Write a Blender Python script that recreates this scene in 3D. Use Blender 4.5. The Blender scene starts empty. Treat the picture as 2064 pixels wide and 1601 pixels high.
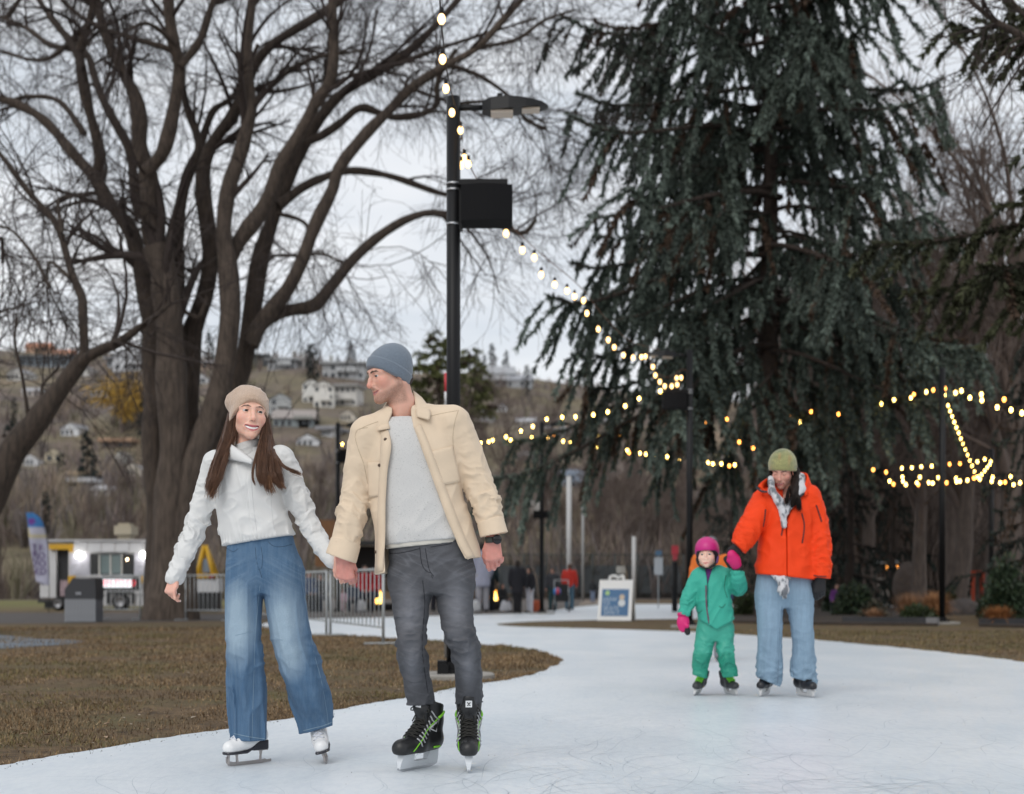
import bpy, bmesh, math, random
import numpy as np
from mathutils import Vector, Matrix, Euler
S = bpy.context.scene
COL = S.collection
R = math.radians
F = 2867.0          # focal length in photograph pixels (50 mm lens, 36 mm sensor)
HOR = 1178.0        # horizon row in the photograph
CH = 0.85           # camera height in metres
cam_d = bpy.data.cameras.new('camera')
cam = bpy.data.objects.new('camera', cam_d)
COL.objects.link(cam)
cam.location = (0, 0, CH)
cam.rotation_euler = (R(90), 0, 0)
cam_d.sensor_width = 36.0
cam_d.lens = F / 2064 * 36.0
cam_d.shift_y = (HOR - 800.5) / 2064
cam_d.clip_start = 0.1
cam_d.clip_end = 6000
cam_d.dof.use_dof = True
cam_d.dof.focus_distance = 6.9
cam_d.dof.aperture_fstop = 2.2
cam_d.dof.aperture_ratio = 1.2
S.camera = cam
SUN_EL, SUN_ROT = 40.0, 205.0
W = bpy.data.worlds.new('World')
S.world = W
W.use_nodes = True
nt = W.node_tree
nt.nodes.clear()
n_out = nt.nodes.new('ShaderNodeOutputWorld')
n_bg = nt.nodes.new('ShaderNodeBackground')
n_sky = nt.nodes.new('ShaderNodeTexSky')
n_sky.sky_type = 'NISHITA'
n_sky.sun_disc = False
n_sky.sun_elevation = R(SUN_EL)
n_sky.sun_rotation = R(SUN_ROT)
n_scl = nt.nodes.new('ShaderNodeVectorMath'); n_scl.operation = 'SCALE'
n_scl.inputs['Scale'].default_value = 0.07
nt.links.new(n_sky.outputs[0], n_scl.inputs[0])
n_geo = nt.nodes.new('ShaderNodeTexCoord')
n_sep = nt.nodes.new('ShaderNodeSeparateXYZ')
nt.links.new(n_geo.outputs['Generated'], n_sep.inputs[0])
n_grad = nt.nodes.new('ShaderNodeMapRange')
n_grad.inputs['From Min'].default_value = -0.02
n_grad.inputs['From Max'].default_value = 1.0
n_grad.inputs['To Min'].default_value = 1.02
n_grad.inputs['To Max'].default_value = 1.02
nt.links.new(n_sep.outputs['Z'], n_grad.inputs['Value'])
n_map = nt.nodes.new('ShaderNodeMapping')
n_map.inputs['Scale'].default_value = (1.6, 1.6, 4.5)
nt.links.new(n_geo.outputs['Generated'], n_map.inputs[0])
n_noi = nt.nodes.new('ShaderNodeTexNoise')
n_noi.inputs['Scale'].default_value = 2.4
n_noi.inputs['Detail'].default_value = 5
n_noi.inputs['Roughness'].default_value = 0.55
n_noi.inputs['Distortion'].default_value = 0.6
nt.links.new(n_map.outputs[0], n_noi.inputs['Vector'])
n_ramp = nt.nodes.new('ShaderNodeValToRGB')
n_ramp.color_ramp.elements[0].position = 0.36
n_ramp.color_ramp.elements[0].color = (0.71, 0.755, 0.815, 1)
n_ramp.color_ramp.elements[1].position = 0.66
n_ramp.color_ramp.elements[1].color = (0.945, 0.955, 0.975, 1)
nt.links.new(n_noi.outputs[0], n_ramp.inputs[0])
n_mul = nt.nodes.new('ShaderNodeVectorMath'); n_mul.operation = 'SCALE'
nt.links.new(n_ramp.outputs[0], n_mul.inputs[0])
nt.links.new(n_grad.outputs[0], n_mul.inputs['Scale'])
n_mix = nt.nodes.new('ShaderNodeMix'); n_mix.data_type = 'RGBA'
n_mix.inputs[0].default_value = 0.88
nt.links.new(n_scl.outputs[0], n_mix.inputs[6])
nt.links.new(n_mul.outputs[0], n_mix.inputs[7])
nt.links.new(n_mix.outputs[2], n_bg.inputs['Color'])
n_bg.inputs['Strength'].default_value = 1.0
nt.links.new(n_bg.outputs[0], n_out.inputs[0])
sun_d = bpy.data.lights.new('sun', 'SUN')
sun_d.energy = 1.15
sun_d.angle = R(38)
sun_d.color = (1.0, 0.97, 0.92)
sun = bpy.data.objects.new('sun', sun_d)
COL.objects.link(sun)
_az = R(SUN_ROT)
_d = Vector((math.sin(_az) * math.cos(R(SUN_EL)), math.cos(_az) * math.cos(R(SUN_EL)), math.sin(R(SUN_EL))))
sun.rotation_euler = (-_d).to_track_quat('-Z', 'Y').to_euler()
sun.location = (0, -5, 30)
S.view_settings.view_transform = 'Standard'
S.view_settings.look = 'None'
S.view_settings.exposure = 0.10
S.view_settings.gamma = 1.0
S.view_settings.use_curve_mapping = False
S.render.engine = 'CYCLES'
S.cycles.use_denoising = True
S.cycles.max_bounces = 6
S.cycles.diffuse_bounces = 3
S.cycles.glossy_bounces = 3
S.cycles.transmission_bounces = 4
S.cycles.transparent_max_bounces = 8
S.cycles.sample_clamp_indirect = 6.0
def srgb(r, g, b):
 f = lambda c: (c / 255 / 12.92) if c / 255 <= 0.04045 else ((c / 255 + 0.055) / 1.055) ** 2.4
 return (f(r), f(g), f(b))
def P3(px, py, Y):
 return np.array([(px - 1032.0) / F * Y, Y, CH - (py - HOR) / F * Y])
def GY(py):
 return CH * F / (py - HOR)
def G3(px, py):
 p = P3(px, py, GY(py)); p[2] = 0; return p
def tag(o, label=None, cat=None, group=None, kind=None):
 if label: o['label'] = label
 if cat: o['category'] = cat
 if group: o['group'] = group
 if kind: o['kind'] = kind
 return o
def empty(name, loc, label=None, cat=None, group=None, rz=0.0):
 o = bpy.data.objects.new(name, None)
 COL.objects.link(o)
 o.location = Vector(loc)
 o.rotation_euler = (0, 0, rz)
 o.empty_display_size = 0.1
 return tag(o, label, cat, group)
def mesh(name, verts, faces, smooth=True, cols=None):
 me = bpy.data.meshes.new(name)
 verts = np.asarray(verts, dtype=np.float32).reshape(-1, 3)
 fl = faces if isinstance(faces, list) and len(faces) and isinstance(faces[0], np.ndarray) else [np.asarray(faces)]
 fl = [np.asarray(f, dtype=np.int32) for f in fl if len(f)]
 nl = sum(f.size for f in fl); nf = sum(len(f) for f in fl)
 me.vertices.add(len(verts)); me.vertices.foreach_set('co', verts.ravel())
 me.loops.add(nl); me.polygons.add(nf)
 me.loops.foreach_set('vertex_index', np.concatenate([f.ravel() for f in fl]))
 tot = np.concatenate([np.full(len(f), f.shape[1], np.int32) for f in fl])
 st = np.concatenate([[0], np.cumsum(tot)[:-1]]).astype(np.int32)
 me.polygons.foreach_set('loop_start', st)
 me.polygons.foreach_set('loop_total', tot)
 me.polygons.foreach_set('use_smooth', np.full(nf, smooth, dtype=bool))
 me.update(calc_edges=True)
 if cols is not None:
  a = me.color_attributes.new('Col', 'FLOAT_COLOR', 'POINT')
  c = np.ones((len(verts), 4), np.float32); c[:, :3] = cols
  a.data.foreach_set('color', c.ravel())
 return me
def obj(name, me, mat=None, parent=None, loc=None):
 o = bpy.data.objects.new(name, me)
 COL.objects.link(o)
 if mat is not None and me is not None and len(me.materials) == 0:
  for m in (mat if isinstance(mat, (list, tuple)) else [mat]):
   me.materials.append(m)
 if loc is not None: o.location = Vector(loc)
 if parent is not None: o.parent = parent
 return o
def wobj(name, me, mat, parent):
 o = obj(name, me, mat)
 o.parent = parent
 m = Matrix.Identity(4); p = parent
 while p is not None:
  m = p.matrix_basis @ m if p.parent is None else (p.matrix_parent_inverse @ p.matrix_basis) @ m
  p = p.parent
 o.matrix_parent_inverse = m.inverted()
 return o
def copy_tree(o, parent=None):
 c = o.copy(); COL.objects.link(c)
 if parent is not None: c.parent = parent
 for ch in list(o.children):
  copy_tree(ch, c)
 return c
class MB:
 def __init__(s): s.v = []; s.q = []; s.t = []; s.n = 0
 def add(s, v, q=None, t=None):
  v = np.asarray(v, float).reshape(-1, 3)
  s.v.append(v)
  if q is not None and len(q): s.q.append(np.asarray(q, int) + s.n)
  if t is not None and len(t): s.t.append(np.asarray(t, int) + s.n)
  s.n += len(v); return s
 def box(s, c, size, rot=None):
  c = np.asarray(c, float); h = np.asarray(size, float) / 2
  v = np.array([[x, y, z] for z in (-1, 1) for y in (-1, 1) for x in (-1, 1)], float) * h
  if rot is not None: v = v @ np.array(rot).T
  return s.add(v + c, [[0, 2, 3, 1], [4, 5, 7, 6], [0, 1, 5, 4], [2, 6, 7, 3], [0, 4, 6, 2], [1, 3, 7, 5]])
 def tube(s, pts, r, sides=8, cap=True):
  pts = np.asarray(pts, float); k = len(pts)
  r = np.full(k, r) if np.isscalar(r) else np.asarray(r, float)
  v, q = tube_arrays(pts[None], r[None], sides)
  t = []
  s.add(v, q)
  if cap:
   b = s.n - k * sides
   for base, c, flip in ((b, pts[0], True), (b + (k - 1) * sides, pts[-1], False)):
    s.v.append(c[None]); ci = s.n; s.n += 1
    a = np.arange(sides); nx = (a + 1) % sides
    tri = np.stack([base + a, base + nx, np.full(sides, ci)], 1)
    s.t.append(tri[:, ::-1] if flip else tri)
  return s
 def lathe(s, prof, c=(0, 0, 0), sides=16, rot=None):
  prof = np.asarray(prof, float); k = len(prof)
  a = np.arange(sides) * 2 * math.pi / sides
  v = np.stack([prof[:, 0:1] * np.cos(a), prof[:, 0:1] * np.sin(a), np.repeat(prof[:, 1:2], sides, 1)], 2).reshape(-1, 3)
  if rot is not None: v = v @ np.array(rot).T
  q = []
  for i in range(k - 1):
   for j in range(sides):
    q.append([i * sides + j, i * sides + (j + 1) % sides, (i + 1) * sides + (j + 1) % sides, (i + 1) * sides + j])
  return s.add(v + np.asarray(c, float), q)
 def sheet(s, grid, th):
  g = np.asarray(grid, float); m, n = g.shape[:2]
  du = np.gradient(g, axis=0); dv = np.gradient(g, axis=1)
  nn = np.cross(du, dv); nn /= np.linalg.norm(nn, axis=2, keepdims=True) + 1e-9
  a = (g + nn * th / 2).reshape(-1, 3); b = (g - nn * th / 2).reshape(-1, 3)
  I = np.arange(m * n).reshape(m, n); q = []
  q.append(np.stack([I[:-1, :-1], I[1:, :-1], I[1:, 1:], I[:-1, 1:]], -1).reshape(-1, 4))
  q.append(q[0][:, ::-1] + m * n)
  bd = list(I[0, :]) + list(I[1:, -1]) + list(I[-1, ::-1][1:]) + list(I[::-1, 0][1:-1])
  bd = np.array(bd); nx = np.roll(bd, -1)
  q.append(np.stack([bd, nx, nx + m * n, bd + m * n], 1))
  return s.add(np.concatenate([a, b]), np.concatenate(q))
 def mesh(s, name, smooth=False):
  fl = []
  if s.q: fl.append(np.concatenate(s.q))
  if s.t: fl.append(np.concatenate(s.t))
  return mesh(name, np.concatenate(s.v), fl, smooth)
def tube_arrays(P, Rr, sides):
 P = np.asarray(P, np.float64); N, K = P.shape[:2]
 T = np.gradient(P, axis=1); T /= np.linalg.norm(T, axis=2, keepdims=True) + 1e-12
 mean = P[:, -1] - P[:, 0]; mean /= np.linalg.norm(mean, axis=1, keepdims=True) + 1e-12
 ref = np.where(np.abs(mean[:, 2:3]) > 0.8, np.array([[1.0, 0.13, 0]]), np.array([[0.0, 0.1, 1.0]]))
 U = np.cross(T, ref[:, None, :]); U /= np.linalg.norm(U, axis=2, keepdims=True) + 1e-12
 V = np.cross(T, U)
 a = np.arange(sides) * 2 * math.pi / sides
 ring = U[:, :, None, :] * np.cos(a)[None, None, :, None] + V[:, :, None, :] * np.sin(a)[None, None, :, None]
 v = P[:, :, None, :] + ring * Rr[:, :, None, None]
 I = np.arange(N * K * sides).reshape(N, K, sides)
 J = np.roll(I, -1, axis=2)
 q = np.stack([I[:, :-1], J[:, :-1], J[:, 1:], I[:, 1:]], -1).reshape(-1, 4)
 return v.reshape(-1, 3), q
def spline(pts, n):
 p = np.asarray(pts, float); k = len(p)
 if k == 2:
  t = np.linspace(0, 1, n)[:, None]; return p[0] * (1 - t) + p[1] * t
 e = np.concatenate([[2 * p[0] - p[1]], p, [2 * p[-1] - p[-2]]])
 t = np.linspace(0, k - 1 - 1e-9, n); i = t.astype(int); f = (t - i)[:, None]
 a, b, c, d = e[i], e[i + 1], e[i + 2], e[i + 3]
 return 0.5 * (2 * b + (c - a) * f + (2 * a - 5 * b + 4 * c - d) * f ** 2 + (3 * b - a - 3 * c + d) * f ** 3)
MATS = {}
class NT:
 def __init__(s, m):
  m.use_nodes = True; s.t = m.node_tree; s.b = s.t.nodes.get('Principled BSDF'); s.out = s.t.nodes.get('Material Output')
 def n(s, typ, **kw):
  x = s.t.nodes.new(typ)
  for k, v in kw.items():
   if k in x.inputs.keys() if isinstance(k, str) else False: x.inputs[k].default_value = v
   else: setattr(x, k, v)
  return x
 def l(s, a, b): s.t.links.new(a, b)
def mat(name, col=(.5, .5, .5), rough=.7, noise=0.0, nscale=20.0, stretch=(1, 1, 1), col2=None, bump=0.0, bscale=None,
  bstretch=None, metal=0.0, attr=False, sheen=0.0, sss=0.0, emit=None, estr=0.0, trans=0.0, spec=0.5, coat=0.0, detail=6.0,
  bwave=None, ncontrast=(0.3, 0.7)):
 if name in MATS: return MATS[name]
 m = bpy.data.materials.new(name); MATS[name] = m
 t = NT(m); b = t.b
 b.inputs['Roughness'].default_value = rough
 b.inputs['Metallic'].default_value = metal
 b.inputs['Specular IOR Level'].default_value = spec
 b.inputs['Sheen Weight'].default_value = sheen
 b.inputs['Coat Weight'].default_value = coat
 if sheen: b.inputs['Sheen Roughness'].default_value = 0.5
 if sss:
  b.inputs['Subsurface Weight'].default_value = sss
  b.inputs['Subsurface Radius'].default_value = (1.0, 0.35, 0.2)
  b.inputs['Subsurface Scale'].default_value = 0.008
 b.inputs['Transmission Weight'].default_value = trans
 tc = t.n('ShaderNodeTexCoord')
 src = None
 if attr:
  at = t.n('ShaderNodeAttribute'); at.attribute_name = 'Col'; src = at.outputs['Color']
 if noise or col2:
  mp = t.n('ShaderNodeMapping'); mp.inputs['Scale'].default_value = stretch
  t.l(tc.outputs['Object'], mp.inputs[0])
  nz = t.n('ShaderNodeTexNoise'); nz.inputs['Scale'].default_value = nscale; nz.inputs['Detail'].default_value = detail
  nz.inputs['Roughness'].default_value = 0.62
  t.l(mp.outputs[0], nz.inputs['Vector'])
  rp = t.n('ShaderNodeValToRGB')
  rp.color_ramp.elements[0].position = ncontrast[0]; rp.color_ramp.elements[1].position = ncontrast[1]
  t.l(nz.outputs[0], rp.inputs[0])
  mx = t.n('ShaderNodeMix'); mx.data_type = 'RGBA'
  if attr:
   mx.blend_type = 'MULTIPLY'; mx.inputs[0].default_value = 1.0
   k = 1 - noise
   rp.color_ramp.elements[0].color = (k, k, k, 1); rp.color_ramp.elements[1].color = (1, 1, 1, 1)
   t.l(src, mx.inputs[6]); t.l(rp.outputs[0], mx.inputs[7])
  else:
   c2 = col2 if col2 else tuple(c * (1 - noise) for c in col)
   t.l(rp.outputs[0], mx.inputs[0])
   mx.inputs[6].default_value = (*c2, 1); mx.inputs[7].default_value = (*col, 1)
  src = mx.outputs[2]
 if src is not None: t.l(src, b.inputs['Base Color'])
 else: b.inputs['Base Color'].default_value = (*col, 1)
 if bump:
  mp2 = t.n('ShaderNodeMapping'); mp2.inputs['Scale'].default_value = bstretch or stretch
  t.l(tc.outputs['Object'], mp2.inputs[0])
  if bwave:
   bz = t.n('ShaderNodeTexWave'); bz.inputs['Scale'].default_value = bscale; bz.inputs['Distortion'].default_value = bwave
   bz.inputs['Detail'].default_value = 3
   bo = bz.outputs['Fac']
  else:
   bz = t.n('ShaderNodeTexNoise'); bz.inputs['Scale'].default_value = bscale or nscale; bz.inputs['Detail'].default_value = 5
   bo = bz.outputs[0]
  t.l(mp2.outputs[0], bz.inputs['Vector'])
  bp = t.n('ShaderNodeBump'); bp.inputs['Strength'].default_value = 1.0; bp.inputs['Distance'].default_value = bump
  t.l(bo, bp.inputs['Height']); t.l(bp.outputs[0], b.inputs['Normal'])
 if emit:
  b.inputs['Emission Color'].default_value = (*emit, 1); b.inputs['Emission Strength'].default_value = estr
  if hasattr(m.cycles, 'emission_sampling'): m.cycles.emission_sampling = 'NONE'
 return m
_rng = np.random.default_rng(7)
_TAB = _rng.random((32, 32, 32)).astype(np.float32)
def vnoise(p):
 p = np.asarray(p, np.float32)
 i = np.floor(p).astype(np.int32); f = p - i; f = f * f * (3 - 2 * f)
 i0 = i & 31; i1 = (i + 1) & 31
 x0, y0, z0 = i0[..., 0], i0[..., 1], i0[..., 2]; x1, y1, z1 = i1[..., 0], i1[..., 1], i1[..., 2]
 fx, fy, fz = f[..., 0], f[..., 1], f[..., 2]
 a = _TAB[x0, y0, z0] * (1 - fx) + _TAB[x1, y0, z0] * fx
 b = _TAB[x0, y1, z0] * (1 - fx) + _TAB[x1, y1, z0] * fx
 c = _TAB[x0, y0, z1] * (1 - fx) + _TAB[x1, y0, z1] * fx
 d = _TAB[x0, y1, z1] * (1 - fx) + _TAB[x1, y1, z1] * fx
 return (a * (1 - fy) + b * fy) * (1 - fz) + (c * (1 - fy) + d * fy) * fz
def fbm(p, o=3):
 s = 0; a = 0.5; p = np.asarray(p, np.float32)
 for k in range(o):
  s = s + a * vnoise(p * (2 ** k) + 17.3 * k); a *= 0.5
 return s / (1 - 0.5 ** o)
def smin(a, b, k):
 h = np.clip(0.5 + 0.5 * (b - a) / k, 0, 1)
 return b + (a - b) * h - k * h * (1 - h)
def smax(a, b, k): return -smin(-a, -b, k)
def ln(v): return np.sqrt((v * v).sum(-1))
def sph(P, c, r): return ln(P - np.asarray(c, np.float32)) - r
def ell(P, c, r, M=None):
 q = P - np.asarray(c, np.float32)
 if M is not None: q = q @ np.asarray(M, np.float32)      # M: columns are the ellipsoid's axes
 r = np.asarray(r, np.float32)
 k0 = ln(q / r); k1 = ln(q / (r * r)) + 1e-9
 return k0 * (k0 - 1) / k1
def cap(P, a, b, ra, rb=None):
 a = np.asarray(a, np.float32); b = np.asarray(b, np.float32); rb = ra if rb is None else rb
 d = b - a; t = np.clip(((P - a) @ d) / max(float(d @ d), 1e-9), 0, 1)
 return ln(P - a - t[:, None] * d) - (ra + (rb - ra) * t)
def chain(P, pts, rs, k=0.01):
 d = None
 for i in range(len(pts) - 1):
  e = cap(P, pts[i], pts[i + 1], rs[i], rs[i + 1])
  d = e if d is None else smin(d, e, k)
 return d
def limb(P, pts, rs, fold=None, n=14, flat=None, seed=0.0):
 L = spline(np.column_stack([np.asarray(pts, float), np.asarray(rs, float)]), n).astype(np.float32)
 c, r = L[:, :3], L[:, 3]
 best = np.full(len(P), 1e9, np.float32); tt = np.zeros(len(P), np.float32)
 Q = np.zeros_like(P); rr = np.zeros(len(P), np.float32)
 for i in range(n - 1):
  d = c[i + 1] - c[i]; u = np.clip(((P - c[i]) @ d) / float(d @ d), 0, 1)
  q = P - c[i] - u[:, None] * d
  if flat is not None:
   ax = np.asarray(flat[0], np.float32); q = q + np.outer(q @ ax, ax) * (flat[1] - 1)
  ra = r[i] + (r[i + 1] - r[i]) * u
  e = ln(q) - ra
  m = e < best
  best[m] = e[m]; tt[m] = (i + u[m]) / (n - 1); Q[m] = q[m]; rr[m] = ra[m]
 if fold is not None:
  Lt = float(np.linalg.norm(np.diff(c, axis=0), axis=1).sum())
  nq = Q / (ln(Q)[:, None] + 1e-6)
  s = tt * Lt
  wob = vnoise(np.stack([nq[:, 0] * 1.3 + seed, nq[:, 2] * 1.3 + s * 5, nq[:, 1] * 1.3], 1))
  ph = np.stack([s * 21 + wob * 1.7, nq[:, 0] * 0.9 + seed * 3.1 + nq[:, 1] * .5, nq[:, 2] * 0.9 + nq[:, 1] * .9], 1)
  w = 1 - np.abs(2 * vnoise(ph) - 1)
  w2 = 1 - np.abs(2 * vnoise(ph * np.array([1.9, 1.5, 1.5], np.float32) + 5.5) - 1)
  near = np.clip(1 - np.abs(best) / 0.05, 0, 1)
  best = best - fold(tt) * 1.5 * ((w ** 3 - 0.32) + 0.45 * (w2 ** 3 - 0.32)) * near
 return best
def loft(P, zs, cx, cy, rx, ry, rot=0.0, sq=2.0):
 z = P[:, 2]
 f = lambda a: np.interp(z, zs, a).astype(np.float32)
 x = P[:, 0] - f(cx); y = P[:, 1] - f(cy)
 if rot:
  c, s = math.cos(rot), math.sin(rot); x, y = x * c + y * s, -x * s + y * c
 a, b = f(rx), f(ry)
 k = (np.abs(x / a) ** sq + np.abs(y / b) ** sq) ** (1 / sq)
 d = (k - 1) * np.minimum(a, b)
 return np.maximum(d, np.maximum(zs[0] - z, z - zs[-1]))
def hsmooth(zs, vals, n=40):
 o = np.argsort(zs); zs = np.asarray(zs, float)[o]; vals = np.asarray(vals, float)[o]
 z = np.linspace(zs[0], zs[-1], n)
 m = np.gradient(vals, zs)
 i = np.clip(np.searchsorted(zs, z) - 1, 0, len(zs) - 2)
 h = zs[i + 1] - zs[i]; t = (z - zs[i]) / h
 return z, (2 * t**3 - 3 * t**2 + 1) * vals[i] + (t**3 - 2 * t**2 + t) * h * m[i] + (-2 * t**3 + 3 * t**2) * vals[i + 1] + (t**3 - t**2) * h * m[i + 1]
def surface(f, lo, hi, h, mult=4):
 lo = np.asarray(lo, float); hi = np.asarray(hi, float)
 nc = np.maximum(np.ceil((hi - lo) / (h * mult)).astype(int), 1)
 H = h * mult
 cg = [lo[a] + (np.arange(nc[a]) + 0.5) * H for a in range(3)]
 C = np.stack(np.meshgrid(*cg, indexing='ij'), -1).reshape(-1, 3).astype(np.float32)
 dc = f(C).reshape(nc)
 near = np.abs(dc) < H * 1.35 + 0.004
 nf = nc * mult + 1
 vals = np.empty(nf, np.float32)
 up = np.repeat(np.repeat(np.repeat(dc, mult, 0), mult, 1), mult, 2)
 vals[:-1, :-1, :-1] = up; vals[-1] = 1; vals[:, -1] = 1; vals[:, :, -1] = 1
 um = np.repeat(np.repeat(np.repeat(near, mult, 0), mult, 1), mult, 2)
 M = np.zeros(nf, bool); M[:-1, :-1, :-1] = um
 M[1:, :-1, :-1] |= um; M[:-1, 1:, :-1] |= um; M[:-1, :-1, 1:] |= um; M[1:, 1:, 1:] |= um; M[1:, 1:, :-1] |= um; M[1:, :-1, 1:] |= um; M[:-1, 1:, 1:] |= um
 I = np.argwhere(M)
 vals[M] = f((lo + I * h).astype(np.float32))
 for ax in range(3):
  sl = [slice(None)] * 3
  for e in (0, -1):
   sl[ax] = e; v = vals[tuple(sl)]; vals[tuple(sl)] = np.maximum(v, h * 0.3)
 ins = vals < 0
 s = np.zeros(tuple(n - 1 for n in nf), np.int8)
 for a in (0, 1):
  for b in (0, 1):
   for c in (0, 1):
    s += ins[a:nf[0] - 1 + a, b:nf[1] - 1 + b, c:nf[2] - 1 + c]
 act = np.argwhere((s > 0) & (s < 8))
 if len(act) == 0: return np.zeros((0, 3)), np.zeros((0, 4), int)
 idx = np.full(s.shape, -1, np.int32); idx[tuple(act.T)] = np.arange(len(act))
 acc = np.zeros((len(act), 3)); cnt = np.zeros(len(act))
 cor = [(a, b, c) for a in (0, 1) for b in (0, 1) for c in (0, 1)]
 cv = {k: vals[act[:, 0] + k[0], act[:, 1] + k[1], act[:, 2] + k[2]] for k in cor}
 for k in cor:
  for ax in range(3):
   if k[ax] == 0:
    k2 = list(k); k2[ax] = 1; k2 = tuple(k2)
    v0, v1 = cv[k], cv[k2]
    m = (v0 < 0) != (v1 < 0)
    t = v0[m] / (v0[m] - v1[m])
    p = np.repeat(np.array(k, float)[None], m.sum(), 0); p[:, ax] += t
    acc[m] += p; cnt[m] += 1
 V = lo + (act + acc / cnt[:, None]) * h
 quads = []
 for ax in range(3):
  a1, a2 = (ax + 1) % 3, (ax + 2) % 3
  sl0 = [slice(None)] * 3; sl1 = [slice(None)] * 3
  sl0[ax] = slice(0, -1); sl1[ax] = slice(1, None)
  for a in (a1, a2): sl0[a] = slice(1, -1); sl1[a] = slice(1, -1)
  x, y = ins[tuple(sl0)], ins[tuple(sl1)]
  for flip, mk in ((False, x & ~y), (True, ~x & y)):
   E = np.argwhere(mk)
   if not len(E): continue
   E[:, a1] += 1; E[:, a2] += 1
   def cell(d1, d2):
    e = E.copy(); e[:, a1] -= d1; e[:, a2] -= d2
    return idx[e[:, 0], e[:, 1], e[:, 2]]
   q = np.stack([cell(1, 1), cell(0, 1), cell(0, 0), cell(1, 0)], 1)
   quads.append(q[:, ::-1] if flip else q)
 Q = np.concatenate(quads)
 return V, Q[(Q >= 0).all(1)]
def sdf_obj(name, f, lo, hi, h, m, parent, col=None, local=False, smooth=1):
 V, Q = surface(f, lo, hi, h)
 cols = col(V.astype(np.float32)) if col is not None else None
 me = mesh(name, V, Q, True, cols)
 return (obj if local else wobj)(name, me, m, parent)
def project(f, pts, Y0, Y1, off=0.0):
 pts = np.asarray(pts, float)
 d = np.stack([(pts[:, 0] - 1032) / F, np.ones(len(pts)), -(pts[:, 1] - HOR) / F], 1)
 L = np.linalg.norm(d, axis=1)
 y = np.full(len(pts), float(Y0)); org = np.array([0, 0, CH])
 for _ in range(70):
  e = f((org + d * y[:, None]).astype(np.float32))
  y = np.minimum(y + (e - off) * 0.75 / L, Y1)
 return org + d * y[:, None]
def patch(mb, f, poly, Y0, Y1, th, nu=8, nv=8, off=None):
 a, b, c, d = [np.asarray(p, float) for p in poly]
 u = np.linspace(0, 1, nu)[None, :, None]; v = np.linspace(0, 1, nv)[:, None, None]
 g = (a * (1 - u) + b * u) * (1 - v) + (d * (1 - u) + c * u) * v
 w = project(f, g.reshape(-1, 2), Y0, Y1, th * 0.4 if off is None else off)
 yy = np.clip(w[:, 1], np.median(w[:, 1]) - 0.12, np.median(w[:, 1]) + 0.12)
 w = w * (yy / w[:, 1])[:, None] + np.array([0, 0, CH]) * (1 - yy / w[:, 1])[:, None]
 mb.sheet(w.reshape(nv, nu, 3), th)
 return mb
def seam(mb, f, pts, Y0, Y1, r=0.0012, n=24, off=0.0003, sides=4):
 w = project(f, spline(pts, n), Y0, Y1, off)
 mb.tube(w, r, sides, cap=False)
 return mb
def rotm(rx=0, ry=0, rz=0):
 return np.array(Euler((R(rx), R(ry), R(rz)), 'XYZ').to_matrix())
from mathutils.geometry import tessellate_polygon
CREST_PX = [-900, -300, 0, 100, 250, 400, 500, 600, 700, 800, 950, 1050, 1200, 1400, 1700, 2064, 3000]
CREST_PY = [690, 700, 712, 718, 712, 722, 722, 716, 728, 742, 744, 752, 776, 800, 812, 815, 830]
HY0, HY1 = 75.0, 420.0
def hz(x, y):
 x = np.asarray(x, float); y = np.asarray(y, float)
 px = 1032 + x / np.maximum(y, 1.0) * F
 top = CH + (HOR - np.interp(px, CREST_PX, CREST_PY)) / F * HY1
 t = np.clip((y - HY0) / (HY1 - HY0), 0, 1)
 prof = 0.10 * t + 0.90 * t ** 1.25 + .020 * np.sin(t * 17 + x * .012)
 n = fbm(np.stack([x * .02, y * .03, x * 0], -1), 3) - .5
 return top * prof * np.clip((y - HY0) / 30, 0, 1) + n * 7 * np.clip((y - 110) / 100, 0, 1) * np.clip((HY1 + 40 - y) / 60, 0, 1) - np.maximum(y - HY1, 0) * .02
def hill_hit(px, py):
 ys = np.linspace(HY0 + 5, HY1, 400)
 z = CH - (py - HOR) / F * ys
 h = hz((px - 1032) / F * ys, ys)
 k = np.argmax(h >= z)
 return ys[k] if (h >= z).any() else HY1
def grid_sheet(name, x0, x1, y0, y1, nx, ny, zf, m, kind='structure'):
 X, Y = np.meshgrid(np.linspace(x0, x1, nx), np.linspace(y0, y1, ny), indexing='ij')
 v = np.stack([X, Y, zf(X, Y)], -1).reshape(-1, 3)
 I = np.arange(nx * ny).reshape(nx, ny)
 q = np.stack([I[:-1, :-1], I[1:, :-1], I[1:, 1:], I[:-1, 1:]], -1).reshape(-1, 4)
 return tag(obj(name, mesh(name, v, [q]), m), kind=kind)
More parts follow.
